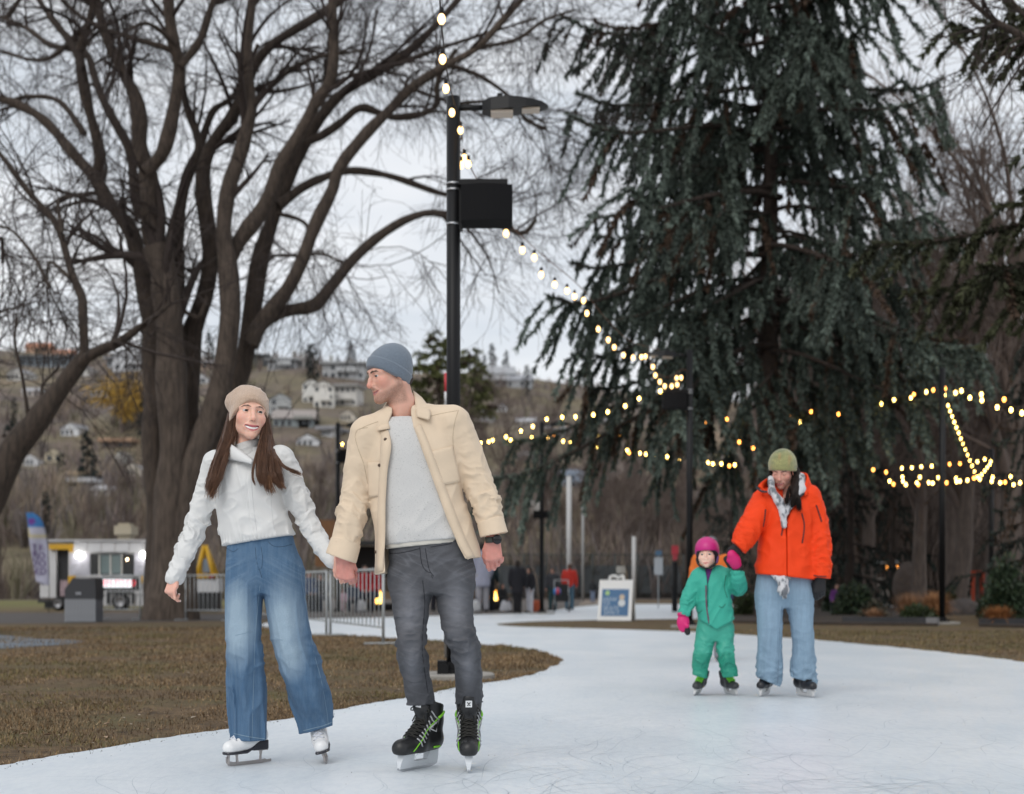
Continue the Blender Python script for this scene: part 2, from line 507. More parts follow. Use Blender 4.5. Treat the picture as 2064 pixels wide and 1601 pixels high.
def lawn_mat():
 m = bpy.data.materials.new('lawn_winter'); t = NT(m); b = t.b; b.inputs['Roughness'].default_value = .95
 tc = t.n('ShaderNodeTexCoord')
 def noise(sc, det=6, st=(1, 1, 1)):
  mp = t.n('ShaderNodeMapping'); mp.inputs['Scale'].default_value = st; t.l(tc.outputs['Object'], mp.inputs[0])
  n = t.n('ShaderNodeTexNoise'); n.inputs['Scale'].default_value = sc; n.inputs['Detail'].default_value = det; n.inputs['Roughness'].default_value = .65
  t.l(mp.outputs[0], n.inputs['Vector']); return n.outputs[0]
 def ramp(f, a, b_, c0, c1):
  r = t.n('ShaderNodeValToRGB'); r.color_ramp.elements[0].position = a; r.color_ramp.elements[1].position = b_
  r.color_ramp.elements[0].color = (*c0, 1); r.color_ramp.elements[1].color = (*c1, 1); t.l(f, r.inputs[0]); return r.outputs[0]
 def mix(f, a, b_):
  x = t.n('ShaderNodeMix'); x.data_type = 'RGBA'; t.l(f, x.inputs[0]); t.l(a, x.inputs[6]); t.l(b_, x.inputs[7]); return x.outputs[2]
 brown = ramp(noise(7), .3, .72, (.040, .024, .011), (.200, .128, .062))
 olive = ramp(noise(9), .3, .7, (.060, .050, .017), (.150, .115, .045))
 k = t.n('ShaderNodeValToRGB'); k.color_ramp.elements[0].position = .46; k.color_ramp.elements[1].position = .62
 t.l(noise(.75, 4), k.inputs[0])
 base = mix(k.outputs[0], brown, olive)
 sx = t.n('ShaderNodeSeparateXYZ'); t.l(tc.outputs['Object'], sx.inputs[0])
 g1 = t.n('ShaderNodeMapRange'); g1.inputs['From Min'].default_value = 44; g1.inputs['From Max'].default_value = 60; t.l(sx.outputs['Y'], g1.inputs['Value'])
 g2 = t.n('ShaderNodeMapRange'); g2.inputs['From Min'].default_value = -2; g2.inputs['From Max'].default_value = -14; t.l(sx.outputs['X'], g2.inputs['Value'])
 gm = t.n('ShaderNodeMath'); gm.operation = 'MULTIPLY'; t.l(g1.outputs[0], gm.inputs[0]); t.l(g2.outputs[0], gm.inputs[1])
 green = ramp(noise(.6), .35, .65, (.095, .095, .022), (.160, .145, .040))
 base = mix(gm.outputs[0], base, green)
 t.l(base, b.inputs['Base Color'])
 bz = t.n('ShaderNodeBump'); bz.inputs['Distance'].default_value = .03; bz.inputs['Strength'].default_value = 1.0
 t.l(noise(22, 8), bz.inputs['Height']); t.l(bz.outputs[0], b.inputs['Normal'])
 return m
LAWN = lawn_mat()
grid_sheet('ground', -420, 420, -30, HY0 + 3, 60, 40, lambda x, y: 0 * x, LAWN)
def hill_mat():
 m = bpy.data.materials.new('hill_scrub_soil'); t = NT(m); b = t.b; b.inputs['Roughness'].default_value = 1
 tc = t.n('ShaderNodeTexCoord')
 def noise(sc, det=5):
  n = t.n('ShaderNodeTexNoise'); n.inputs['Scale'].default_value = sc; n.inputs['Detail'].default_value = det; n.inputs['Roughness'].default_value = .7
  t.l(tc.outputs['Object'], n.inputs['Vector']); return n.outputs[0]
 r = t.n('ShaderNodeValToRGB'); e = r.color_ramp.elements
 e[0].position = .34; e[0].color = (.080, .064, .056, 1); e[1].position = .70; e[1].color = (.240, .172, .115, 1)
 e.new(.46).color = (.135, .106, .088, 1); e.new(.57).color = (.160, .138, .085, 1)
 t.l(noise(.028), r.inputs[0])
 r2 = t.n('ShaderNodeValToRGB'); r2.color_ramp.elements[0].position = .3; r2.color_ramp.elements[0].color = (.55, .55, .55, 1); r2.color_ramp.elements[1].position = .7; r2.color_ramp.elements[1].color = (1.25, 1.2, 1.2, 1)
 t.l(noise(.35, 6), r2.inputs[0])
 x = t.n('ShaderNodeMix'); x.data_type = 'RGBA'; x.blend_type = 'MULTIPLY'; x.inputs[0].default_value = 1
 t.l(r.outputs[0], x.inputs[6]); t.l(r2.outputs[0], x.inputs[7]); t.l(x.outputs[2], b.inputs['Base Color'])
 return m
grid_sheet('hill', -330, 360, HY0, 620, 170, 130, hz, hill_mat())
def poly_sheet(name, pts, z, m, kind='structure', skirt=0.0, n=None):
 p = np.array([[a[0], a[1]] for a in pts], float)
 tri = np.array(tessellate_polygon([[Vector((a[0], a[1], 0)) for a in p]]))
 v = np.column_stack([p, np.full(len(p), z)])
 a, b, c = p[tri[:, 0]], p[tri[:, 1]], p[tri[:, 2]]
 cr = (b[:, 0] - a[:, 0]) * (c[:, 1] - a[:, 1]) - (b[:, 1] - a[:, 1]) * (c[:, 0] - a[:, 0])
 tri = tri[np.abs(cr) > 1e-9]; cr = cr[np.abs(cr) > 1e-9]
 tri[cr < 0] = tri[cr < 0][:, ::-1]
 fl = [tri]
 if skirt:
  k = len(p); v = np.concatenate([v, np.column_stack([p, np.full(k, z - skirt)])])
  i = np.arange(k); j = (i + 1) % k
  fl.append(np.stack([i, j, j + k, i + k], 1))
 return tag(obj(name, mesh(name, v, fl, False), m), kind=kind)
def gl(pts, n):
 w = spline(np.array([G3(*p)[:2] for p in pts]), n)
 return [tuple(a) for a in w]
_rg = np.random.default_rng(3)
def rough(pts, amp):
 p = np.array(pts); d = np.gradient(p, axis=0); d /= np.linalg.norm(d, axis=1, keepdims=True) + 1e-9
 nrm = np.stack([-d[:, 1], d[:, 0]], 1)
 o = fbm(np.stack([p[:, 0] * 3, p[:, 1] * 3, p[:, 0] * 0], 1), 3) - .5
 o2 = fbm(np.stack([p[:, 0] * 14, p[:, 1] * 14, p[:, 0] * 0], 1), 2) - .5
 return [tuple(a) for a in p + nrm * ((o * 1.4 + o2 * .8) * amp)[:, None]]
E_LEFT = rough(gl([(-700, 1725), (-300, 1613), (0, 1546), (187, 1513), (337, 1487), (459, 1470), (640, 1438), (871, 1397), (918, 1386), (1019, 1371), (1073, 1359), (1117, 1343), (1129, 1334)], 420), .06)
E_TOP = rough(gl([(1129, 1334), (1121, 1326), (1088, 1314), (1048, 1307), (1011, 1302), (966, 1299.5), (908, 1295), (858, 1290), (769, 1285), (628, 1278), (560, 1268), (520, 1261.5)], 160), .12)
E_FAR = gl([(520, 1261.5), (540, 1256), (620, 1248), (770, 1245), (954, 1239.5), (1080, 1235), (1161, 1224), (1221, 1219), (1282, 1218), (1370, 1218), (1560, 1218), (1760, 1219), (1900, 1221)], 90)
E_WEDGE_UP = gl([(1900, 1241), (1760, 1246), (1560, 1247), (1366, 1248), (1284, 1249), (1219, 1250), (1080, 1253), (996, 1258)], 70)
E_WEDGE_LO = rough(gl([(996, 1258), (1033, 1263), (1172, 1267), (1366, 1273), (1482, 1279), (1639, 1290), (1660, 1292), (1817, 1306), (1914, 1317), (1993, 1326), (2064, 1336), (2300, 1375), (2700, 1450)], 160), .10)
ICE_PTS = E_LEFT + E_TOP[1:] + E_FAR[1:] + E_WEDGE_UP + E_WEDGE_LO[1:] + [(9, 5), (9, 1.5), (-9, 1.5)]
def ice_mat():
 m = bpy.data.materials.new('skating_ice'); t = NT(m); b = t.b
 b.inputs['Roughness'].default_value = .36; b.inputs['Specular IOR Level'].default_value = .5
 tc = t.n('ShaderNodeTexCoord')
 def noise(sc, det=5, st=(1, 1, 1), dis=0):
  mp = t.n('ShaderNodeMapping'); mp.inputs['Scale'].default_value = st; t.l(tc.outputs['Object'], mp.inputs[0])
  n = t.n('ShaderNodeTexNoise'); n.inputs['Scale'].default_value = sc; n.inputs['Detail'].default_value = det; n.inputs['Roughness'].default_value = .6; n.inputs['Distortion'].default_value = dis
  t.l(mp.outputs[0], n.inputs['Vector']); return n.outputs[0]
 r = t.n('ShaderNodeValToRGB'); e = r.color_ramp.elements
 e[0].position = .30; e[0].color = (.640, .705, .755, 1); e[1].position = .66; e[1].color = (.775, .812, .842, 1)
 t.l(noise(1.1, 8, (1, .6, 1), .4), r.inputs[0])
 r2 = t.n('ShaderNodeValToRGB'); r2.color_ramp.elements[0].position = .35; r2.color_ramp.elements[0].color = (.92, .93, .95, 1); r2.color_ramp.elements[1].position = .6; r2.color_ramp.elements[1].color = (1, 1, 1, 1)
 t.l(noise(26, 6, (1, .35, 1)), r2.inputs[0])
 x = t.n('ShaderNodeMix'); x.data_type = 'RGBA'; x.blend_type = 'MULTIPLY'; x.inputs[0].default_value = 1
 t.l(r.outputs[0], x.inputs[6]); t.l(r2.outputs[0], x.inputs[7]); t.l(x.outputs[2], b.inputs['Base Color'])
 bz = t.n('ShaderNodeBump'); bz.inputs['Distance'].default_value = .004; bz.inputs['Strength'].default_value = .6
 t.l(noise(40, 6, (1, .5, 1)), bz.inputs['Height']); t.l(bz.outputs[0], b.inputs['Normal'])
 return m
ice = poly_sheet('ice', ICE_PTS, .004, ice_mat(), skirt=.0)
def skate_marks():
 rng = np.random.default_rng(21); V, T = [], []; n = 0
 for _ in range(1300):
  Y = 5.3 + 9 * rng.random() ** 1.6
  x = rng.uniform(-.30, .40) * Y
  if x < -.02 * Y and Y > 6.6: continue
  if x < -.1 * Y + .4 and Y < 6.6 and rng.random() < .6: continue
  L = rng.uniform(.15, 1.3); a = rng.uniform(0, math.pi); cv = rng.normal(0, 1.3)
  k = 12; s = np.linspace(0, L, k); ang = a + cv * s + .5 * np.sin(s * rng.uniform(1, 5))
  p = np.stack([x + np.cumsum(np.cos(ang)) * L / k, Y + np.cumsum(np.sin(ang)) * L / k], 1)
  w = rng.uniform(.0005, .0017) * np.sin(np.linspace(.15, math.pi - .15, k))
  nr = np.stack([-np.sin(ang), np.cos(ang)], 1)
  a_ = p + nr * w[:, None]; b_ = p - nr * w[:, None]
  V.append(np.column_stack([np.concatenate([a_, b_]), np.full(2 * k, .0052)]))
  i = np.arange(k - 1); T.append(np.stack([i + n, i + n + 1, i + n + 1 + k, i + n + k], 1)); n += 2 * k
 return tag(obj('skate_marks', mesh('skate_marks', np.concatenate(V), [np.concatenate(T)], False), mat('ice_cut', (.50, .56, .61), .6)), kind='stuff')
skate_marks()
def crumbs():
 rng = np.random.default_rng(8); mb = MB()
 E = np.array(E_LEFT)
 for _ in range(380):
  i = rng.integers(20, len(E)); p = E[i]; o = abs(rng.normal(0, .16)) + .01
  q = p + np.array([.15, -1.0]) * o
  r = rng.uniform(.0015, .005) * (2.4 if rng.random() < .05 else 1)
  v = np.array([[0, 0, 1.0], [1, 0, 0], [-.5, .8, 0], [-.5, -.8, 0]]) * r * rng.uniform(.5, 1.3, (4, 1))
  mb.add(v + np.array([q[0], q[1], .004]), t=[[0, 1, 2], [0, 2, 3], [0, 3, 1]])
 for _ in range(160):
  Y = rng.uniform(6, 18); x = rng.uniform(-.12, .34) * Y; r = rng.uniform(.001, .0035)
  v = np.array([[0, 0, 1.0], [1, 0, 0], [-.5, .8, 0], [-.5, -.8, 0]]) * r
  mb.add(v + np.array([x, Y, .004]), t=[[0, 1, 2], [0, 2, 3], [0, 3, 1]])
 tag(obj('dirt_crumbs', mb.mesh('dirt_crumbs'), mat('dirt', (.035, .022, .013), .95)), kind='stuff')
crumbs()
asph = mat('path_asphalt', (.075, .062, .055), .9, col2=(.045, .038, .035), nscale=2.2, bump=.004, bscale=60)
poly_sheet('path', [G3(-900, 1262)[:2], G3(120, 1257)[:2], G3(455, 1252)[:2], G3(560, 1249)[:2], G3(560, 1240)[:2], G3(300, 1235)[:2], G3(-900, 1236)[:2]], .004, asph)
pave = mat('plaza_paving', (.115, .098, .085), .9, col2=(.075, .065, .060), nscale=1.5, bump=.003, bscale=40)
poly_sheet('plaza', [G3(562, 1250)[:2], G3(700, 1245.5)[:2], G3(954, 1238.6)[:2], G3(1080, 1234)[:2], G3(1165, 1222)[:2], G3(1221, 1217.5)[:2], G3(1260, 1211)[:2], G3(1100, 1209)[:2], G3(600, 1211)[:2]], .0042, pave)
poly_sheet('gravel_path', [G3(1165, 1221)[:2], G3(1222, 1216.5)[:2], G3(1300, 1205)[:2], G3(1180, 1205)[:2]], .008, mat('gravel_tan', (.26, .21, .17), .95, noise=.3, nscale=4))
poly_sheet('court', [(a, b) for a, b in (gl([(-260, 1262), (0, 1281), (75, 1288), (150, 1291), (172, 1294)], 30) + gl([(172, 1294), (150, 1298), (75, 1303), (0, 1308), (-200, 1318)], 30))], .005, mat('court_blue_grey', (.150, .185, .225), .8, noise=.25, nscale=3))
ICE_XY = np.array(ICE_PTS)
def in_poly(P, poly):
 x, y = P[:, 0], P[:, 1]; c = np.zeros(len(P), bool); n = len(poly)
 j = n - 1
 for i in range(n):
  xi, yi = poly[i]; xj, yj = poly[j]
  if yi != yj:
   c ^= ((yi > y) != (yj > y)) & (x < (xj - xi) * (y - yi) / (yj - yi) + xi)
  j = i
 return c
def grass():
 rng = np.random.default_rng(4)
 n = 190000
 Y = 6.2 + 22 * rng.random(n) ** 1.9
 px = rng.uniform(-60, 1160, n); X = (px - 1032) / F * Y
 n2 = 60000; Y2 = rng.uniform(13, 26, n2); px2 = rng.uniform(1000, 2110, n2); X2 = (px2 - 1032) / F * Y2
 P = np.stack([np.concatenate([X, X2]), np.concatenate([Y, Y2])], 1)
 e = np.array(E_LEFT + E_TOP); i = rng.integers(0, len(e), 26000)
 fr = e[i] + np.column_stack([rng.normal(0, .03, 26000), np.abs(rng.normal(0, .05, 26000)) - .012])
 keep = ~in_poly(P, ICE_XY[::2]); P = P[keep]
 kf = ~in_poly(fr + np.array([0, -.012]), ICE_XY[::2]); fr = fr[kf]
 P = np.concatenate([P, fr]); n = len(P)
 cl = fbm(np.stack([P[:, 0] * 1.3, P[:, 1] * 1.3, P[:, 0] * 0 + 3], 1), 3)
 k2 = rng.random(n) < np.clip((cl - .30) * 4.0, .10, 1); P = P[k2]; cl = cl[k2]; n = len(P)
 a = rng.uniform(0, 2 * math.pi, n); L = rng.uniform(.012, .040, n) * (1 + .028 * (P[:, 1] - 6)); tl = rng.uniform(.3, 1.5, n)
 w = rng.uniform(.0012, .0030, n) * (1 + .10 * (P[:, 1] - 6))
 d = np.stack([np.cos(a), np.sin(a)], 1)
 b0 = np.column_stack([P + np.stack([-d[:, 1], d[:, 0]], 1) * w[:, None], np.zeros(n)])
 b1 = np.column_stack([P - np.stack([-d[:, 1], d[:, 0]], 1) * w[:, None], np.zeros(n)])
 tp = np.column_stack([P + d * (L * np.sin(tl))[:, None], L * np.cos(tl)])
 V = np.stack([b0, b1, tp], 1).reshape(-1, 3)
 pal = np.array([(.255, .165, .082), (.180, .108, .050), (.080, .046, .021), (.320, .228, .130), (.185, .140, .055), (.130, .112, .040)])
 u = rng.random(n); g_ = np.clip((fbm(np.stack([P[:, 0] * .8, P[:, 1] * .8, P[:, 0] * 0 + 40], 1), 3) - .46) * 5, 0, 1)
 right = P[:, 0] > .03 * P[:, 1]; far = np.clip((P[:, 1] - 16) / 6, 0, 1) * right
 g_ = np.maximum(g_, far)
 idx = np.where(u < .30, 0, np.where(u < .58, 1, np.where(u < .74, 2, 3)))
 gi = np.where(rng.random(n) < .55, 4, 5)
 idx = np.where(rng.random(n) < g_ * .75, gi, idx)
 c = pal[idx] * rng.uniform(.7, 1.15, (n, 1)) * (.45 + 1.05 * fbm(np.stack([P[:, 0] * 3.2, P[:, 1] * 2.2, P[:, 0] * 0 + 11], 1), 3))[:, None]
 me = mesh('grass', V, [np.arange(3 * n).reshape(n, 3)], False, np.repeat(c, 3, 0))
 tag(obj('grass', me, mat('grass_blades', attr=True, rough=.9)), kind='stuff')
 m_ = 260; Y = 6.6 + 11 * rng.random(m_) ** 1.5; px = rng.uniform(-20, 1080, m_); X = (px - 1032) / F * Y
 P = np.stack([X, Y], 1); P = P[~in_poly(P, ICE_XY[::2])]
 mb = MB(); cs = []
 for p in P:
  s_ = rng.uniform(.012, .030); a = rng.uniform(0, 6.3); tz = rng.uniform(.005, .022)
  o = np.array([[0, -1, 0], [.5, -.3, .25], [.35, .45, .2], [0, 1, .1], [-.35, .45, .25], [-.5, -.3, .2], [0, 0, 0]]) * s_
  Rz = np.array([[math.cos(a), -math.sin(a), 0], [math.sin(a), math.cos(a), 0], [0, 0, 1]])
  mb.add(o @ Rz.T + np.array([p[0], p[1], tz]), t=[[6, i, (i + 1) % 6] for i in range(6)])
  col = [(.36, .25, .17), (.20, .12, .07), (.45, .38, .30), (.12, .06, .03)][rng.integers(0, 4)]
  cs += [col] * 7
 me = mesh('fallen_leaves', np.concatenate(mb.v), [np.concatenate(mb.t)], False, np.array(cs))
 tag(obj('fallen_leaves', me, mat('leaf_dry', attr=True, rough=.8)), kind='stuff')
grass()
mul = mat('mulch', (.050, .034, .024), .95, col2=(.024, .017, .013), nscale=9, bump=.02, bscale=14)
def bed():
 o = gl([(1480, 1256), (1560, 1258), (1700, 1260.5), (1890, 1262.5)], 20) + [tuple(G3(1894, 1240)[:2]), tuple(G3(1800, 1226)[:2]), tuple(G3(1480, 1226)[:2])]
 poly_sheet('mulch_bed', o, .05, mul, skirt=.05)
 poly_sheet('mulch_bed', gl([(1974, 1264), (2064, 1266), (2300, 1270)], 12) + [tuple(G3(2300, 1228)[:2]), tuple(G3(1985, 1232)[:2])], .05, mul, skirt=.05)
bed()
BARK = mat('bark_dark', (.085, .062, .048), .95, col2=(.026, .020, .016), nscale=5, stretch=(3, 3, .6), bump=.03, bscale=6, bstretch=(4, 4, .5))
BARKL = mat('bark_grey', (.125, .095, .075), .95, col2=(.040, .030, .024), nscale=4, stretch=(3.2, 3.2, .55), bump=.035, bscale=5, bstretch=(4, 4, .5))
TWIG = mat('twig_dark', (.040, .028, .024), .9)
TWIGB = mat('twig_brown', (.185, .140, .118), .95, col2=(.105, .080, .070), nscale=.4)
def children(par, rad, per, t0, t1, ang, lf, K, rng, grav=0.0, curl=.25, minr=.004, rf=.55, up=0.0, lrange=(.6, 1.2)):
 N, Kp = par.shape[:2]
 M = N * per
 pi = np.repeat(np.arange(N), per)
 t = rng.uniform(t0, t1, M) * (Kp - 1)
 i = np.minimum(t.astype(int), Kp - 2); f = (t - i)[:, None]
 p = par[pi, i] * (1 - f) + par[pi, i + 1] * f
 r0 = (rad[pi, i] * (1 - f[:, 0]) + rad[pi, i + 1] * f[:, 0]) * rf
 tan = par[pi, i + 1] - par[pi, i]; tan /= np.linalg.norm(tan, axis=1, keepdims=True) + 1e-9
 ln_ = np.linalg.norm(np.diff(par, axis=1), axis=2).sum(1)[pi] if np.isscalar(lf) else None
 rnd = rng.normal(0, 1, (M, 3)); side = rnd - tan * (rnd * tan).sum(1, keepdims=True); side /= np.linalg.norm(side, axis=1, keepdims=True)
 a = np.radians(rng.uniform(ang[0], ang[1], M))[:, None]
 d = tan * np.cos(a) + side * np.sin(a); d[:, 2] += up; d /= np.linalg.norm(d, axis=1, keepdims=True)
 L = (ln_ * lf if np.isscalar(lf) else rng.uniform(lf[0], lf[1], M)) * rng.uniform(lrange[0], lrange[1], M)
 out = np.empty((M, K, 3)); out[:, 0] = p
 bend = rng.normal(0, curl, (M, 3))
 for k in range(1, K):
  d = d + bend / K + rng.normal(0, curl * .5, (M, 3)) / K
  d[:, 2] -= grav / K
  d /= np.linalg.norm(d, axis=1, keepdims=True)
  out[:, k] = out[:, k - 1] + d * (L / (K - 1))[:, None]
 R_ = np.maximum(r0[:, None] * np.linspace(1, .30, K)[None], minr)
 return out, R_
def tubes_obj(name, sets, m, parent=None, kind=None):
 V, Q, n = [], [], 0
 for P, Rr, sd in sets:
  v, q = tube_arrays(P, Rr, sd); V.append(v); Q.append(q + n); n += len(v)
 o = obj(name, mesh(name, np.concatenate(V), [np.concatenate(Q)]), m, parent)
 if kind: tag(o, kind=kind)
 return o
def big_tree():
 Y0 = 34.0; s = Y0 / F
 rng = np.random.default_rng(12)
 base = P3(352, 1250, Y0); base[2] = 0
 root = empty('bare_tree', base, 'huge many-stemmed bare tree behind the woman, its limbs arching over the lamp post', 'tree')
 def pt(px, py, dy=0): return P3(px, py, Y0 + dy) - base
 T = []
 def L(pts, r0, r1, dz=0.0, lite=True, d0=0.0):
  n = len(pts); P = np.array([pt(p[0], p[1], d0 + (dz - d0) * (i / (n - 1))) for i, p in enumerate(pts)])
  T.append((spline(P, 14), np.linspace(r0, r1, 14) * s, lite))
 L([(335, 1252), (338, 1120), (345, 1000), (350, 900), (344, 720), (336, 620), (328, 545), (315, 495)], 33, 25, -.4)
 L([(332, 1250), (324, 1120), (318, 1000), (308, 850), (312, 720), (296, 600), (276, 510), (262, 463), (219, 407), (192, 358)], 28, 13, 1.2, False)
 L([(192, 358), (144, 306), (105, 258), (61, 223), (0, 199), (-60, 190)], 12, 7, 1.8, True, 1.2)
 L([(192, 362), (201, 306), (179, 219), (162, 131), (166, 87), (188, 17), (205, -80)], 13, 7, -1.5, True, 1.2)
 L([(166, 140), (153, 105), (127, 66), (87, 13), (50, -60)], 9, 5, .5, False, -.8)
 L([(150, 100), (100, 90), (50, 55), (0, 35)], 6, 4, 2, False)
 L([(170, 270), (120, 205), (60, 195), (10, 205)], 7, 4, 2.5, False, .5)
 L([(318, 510), (302, 437), (302, 372), (297, 337), (280, 284), (280, 219), (258, 166), (236, 118), (214, 74), (197, 9), (185, -80)], 21, 7, -1.2)
 L([(298, 345), (332, 297), (350, 219), (363, 140), (350, 87), (341, 22), (338, -80)], 15, 9, -2.0, True, -.6)
 L([(363, 135), (402, 83), (420, 31), (440, -20), (470, -80)], 8, 5, -1, False, -1.5)
 L([(355, 90), (320, 60), (287, 48), (240, 75)], 5, 3, -3, False, -1.8)
 L([(284, 437), (271, 372), (262, 306), (240, 262), (214, 214), (192, 162), (175, 109), (120, 60)], 12, 6, 2.5, False, .8)
 L([(345, 660), (359, 547), (359, 481), (363, 415), (380, 350), (402, 297), (385, 240), (372, 197), (360, 120)], 15, 6, 1.5, False, .4)
 L([(402, 300), (428, 227), (463, 201), (485, 166), (520, 90)], 8, 4, 2, False, 1.3)
 L([(362, 1250), (366, 1100), (376, 900), (385, 760), (388, 673), (407, 612), (428, 547), (420, 481), (411, 394), (411, 341), (424, 297), (450, 258), (485, 206), (516, 127), (547, 92), (612, 48), (690, 0), (760, -60)], 24, 7, 1.0, False, .8)
 L([(358, 1252), (364, 1120), (374, 1020), (400, 900), (435, 815), (452, 740), (463, 660), (463, 568), (455, 516), (450, 437), (463, 372), (485, 306), (503, 240), (503, 153), (494, 74), (507, 22), (520, -60)], 27, 8, -1.0)
 L([(458, 540), (485, 481), (520, 437), (542, 394), (568, 324), (608, 262), (634, 210), (665, 166), (673, 109), (671, 44), (668, -60)], 16, 8, -2.2)
 L([(368, 1252), (372, 1120), (384, 1000), (425, 890), (485, 760), (505, 656), (512, 568), (538, 481), (560, 415), (586, 350), (618, 285), (650, 225), (700, 180), (750, 150), (806, 118), (850, 79), (885, 44), (940, -20)], 23, 6, .8, False, .8)
 L([(612, 290), (675, 258), (714, 223), (745, 219), (784, 236), (841, 232), (880, 214), (880, 175), (893, 140), (920, 100)], 9, 4, -.5, False, .6)
 L([(508, 690), (529, 647), (581, 581), (612, 516), (634, 455), (669, 385), (684, 337), (736, 271), (780, 227), (832, 175), (902, 131), (963, 96), (1007, 48), (1060, -10)], 17, 5, -1.8, True, .2)
 L([(505, 700), (526, 656), (579, 625), (644, 612), (675, 564), (732, 503), (784, 463), (841, 433), (893, 431), (937, 450), (1000, 452), (1051, 472), (1081, 442)], 15, 4, -.8, False, .4)
 L([(560, 415), (579, 402), (614, 376), (675, 350), (727, 345), (797, 358), (858, 380), (902, 393), (960, 400), (1010, 430)], 11, 4, 1.2, False, .5)
 L([(560, 430), (609, 446), (622, 472), (610, 520)], 5, 3, 0, False, .3)
 L([(612, 516), (560, 515), (540, 520)], 4, 2.5, 1, False)
 L([(612, 516), (650, 512), (690, 530)], 4, 2.5, -1, False)
 L([(902, 131), (960, 150), (1020, 190), (1060, 240), (1100, 260)], 5, 3, .5, False, -1)
 L([(963, 96), (1040, 80), (1100, 40), (1160, 20)], 5, 2.5, .5, False, -1)
 L([(420, 600), (400, 640), (370, 628), (345, 632)], 5, 4, 0, False)
 L([(345, 632), (320, 600), (300, 650)], 4, 3, 2, False)
 L([(910, 210), (985, 205), (1040, 215), (1100, 250)], 4, 2.5, 1, False)
 for _ in range(7):
  k = rng.integers(3, 20); c = T[k][0]; p = c[rng.integers(8, 13)]
  d = rng.normal(0, 1, 3); d[2] = abs(d[2]) * .6 + .1; d[0] += (.5 if p[0] > 1 else -.4); d /= np.linalg.norm(d)
  e = p + d * rng.uniform(2.5, 5)
  T.append((spline(np.array([p, (p + e) / 2 + rng.normal(0, .3, 3), e]), 14), np.linspace(.07, .03, 14), False))
 for i, (P, r, lite) in enumerate(T):
  r = r * (1 + .10 * np.sin(np.arange(14) * 2.1 + i))
  if i in (0, 1, 14, 15, 17):
   r[:2] *= np.array([1.5, 1.15])
  v, q = tube_arrays(P[None] if False else spline(P, 34)[None], np.interp(np.linspace(0, 1, 34), np.linspace(0, 1, 14), r)[None], 14)
  n = fbm(v * np.array([2.4, 2.4, 1.1]), 3) - .5
  rr = np.repeat(np.interp(np.linspace(0, 1, 34), np.linspace(0, 1, 14), r), 14)
  ctr = np.repeat(spline(P, 34), 14, 0)
  dv = v - ctr; dv /= np.linalg.norm(dv, axis=1, keepdims=True) + 1e-9
  v = v + dv * (n * rr * .55)[:, None]
  nm = 'trunk' if i in (0, 1, 14, 15, 17) else 'limb'
  o = obj(nm, mesh(nm, v, [q]), BARKL if lite else BARK, root)
 P = np.stack([spline(t[0], 10) for t in T]); Rr = np.stack([np.interp(np.linspace(0, 1, 10), np.linspace(0, 1, 14), t[1]) for t in T])
 up = np.array([t[1][-1] < .13 for t in T])
 P1, R1 = children(P, Rr, 7, .58, 1.0, (25, 65), (1.2, 3.4), 7, rng, grav=.1, curl=.7, minr=.011, rf=.45, up=.15)
 P2, R2 = children(P1, R1, 5, .2, 1.0, (25, 60), (.7, 1.9), 6, rng, grav=.35, curl=.7, minr=.0065, rf=.6)
 P3_, R3 = children(P2, R2, 4, .2, 1.0, (20, 55), (.5, 1.3), 4, rng, grav=.5, curl=.7, minr=.0048, rf=.6)
 P4, R4 = children(P3_, R3, 3, .15, 1.0, (20, 55), (.3, .8), 3, rng, grav=.5, curl=.7, minr=.0038, rf=.7)
 tubes_obj('crown', [(P1, R1, 5), (P2, R2, 4), (P3_, R3, 3), (P4, R4, 3)], TWIG, root)
 return root
big_tree()
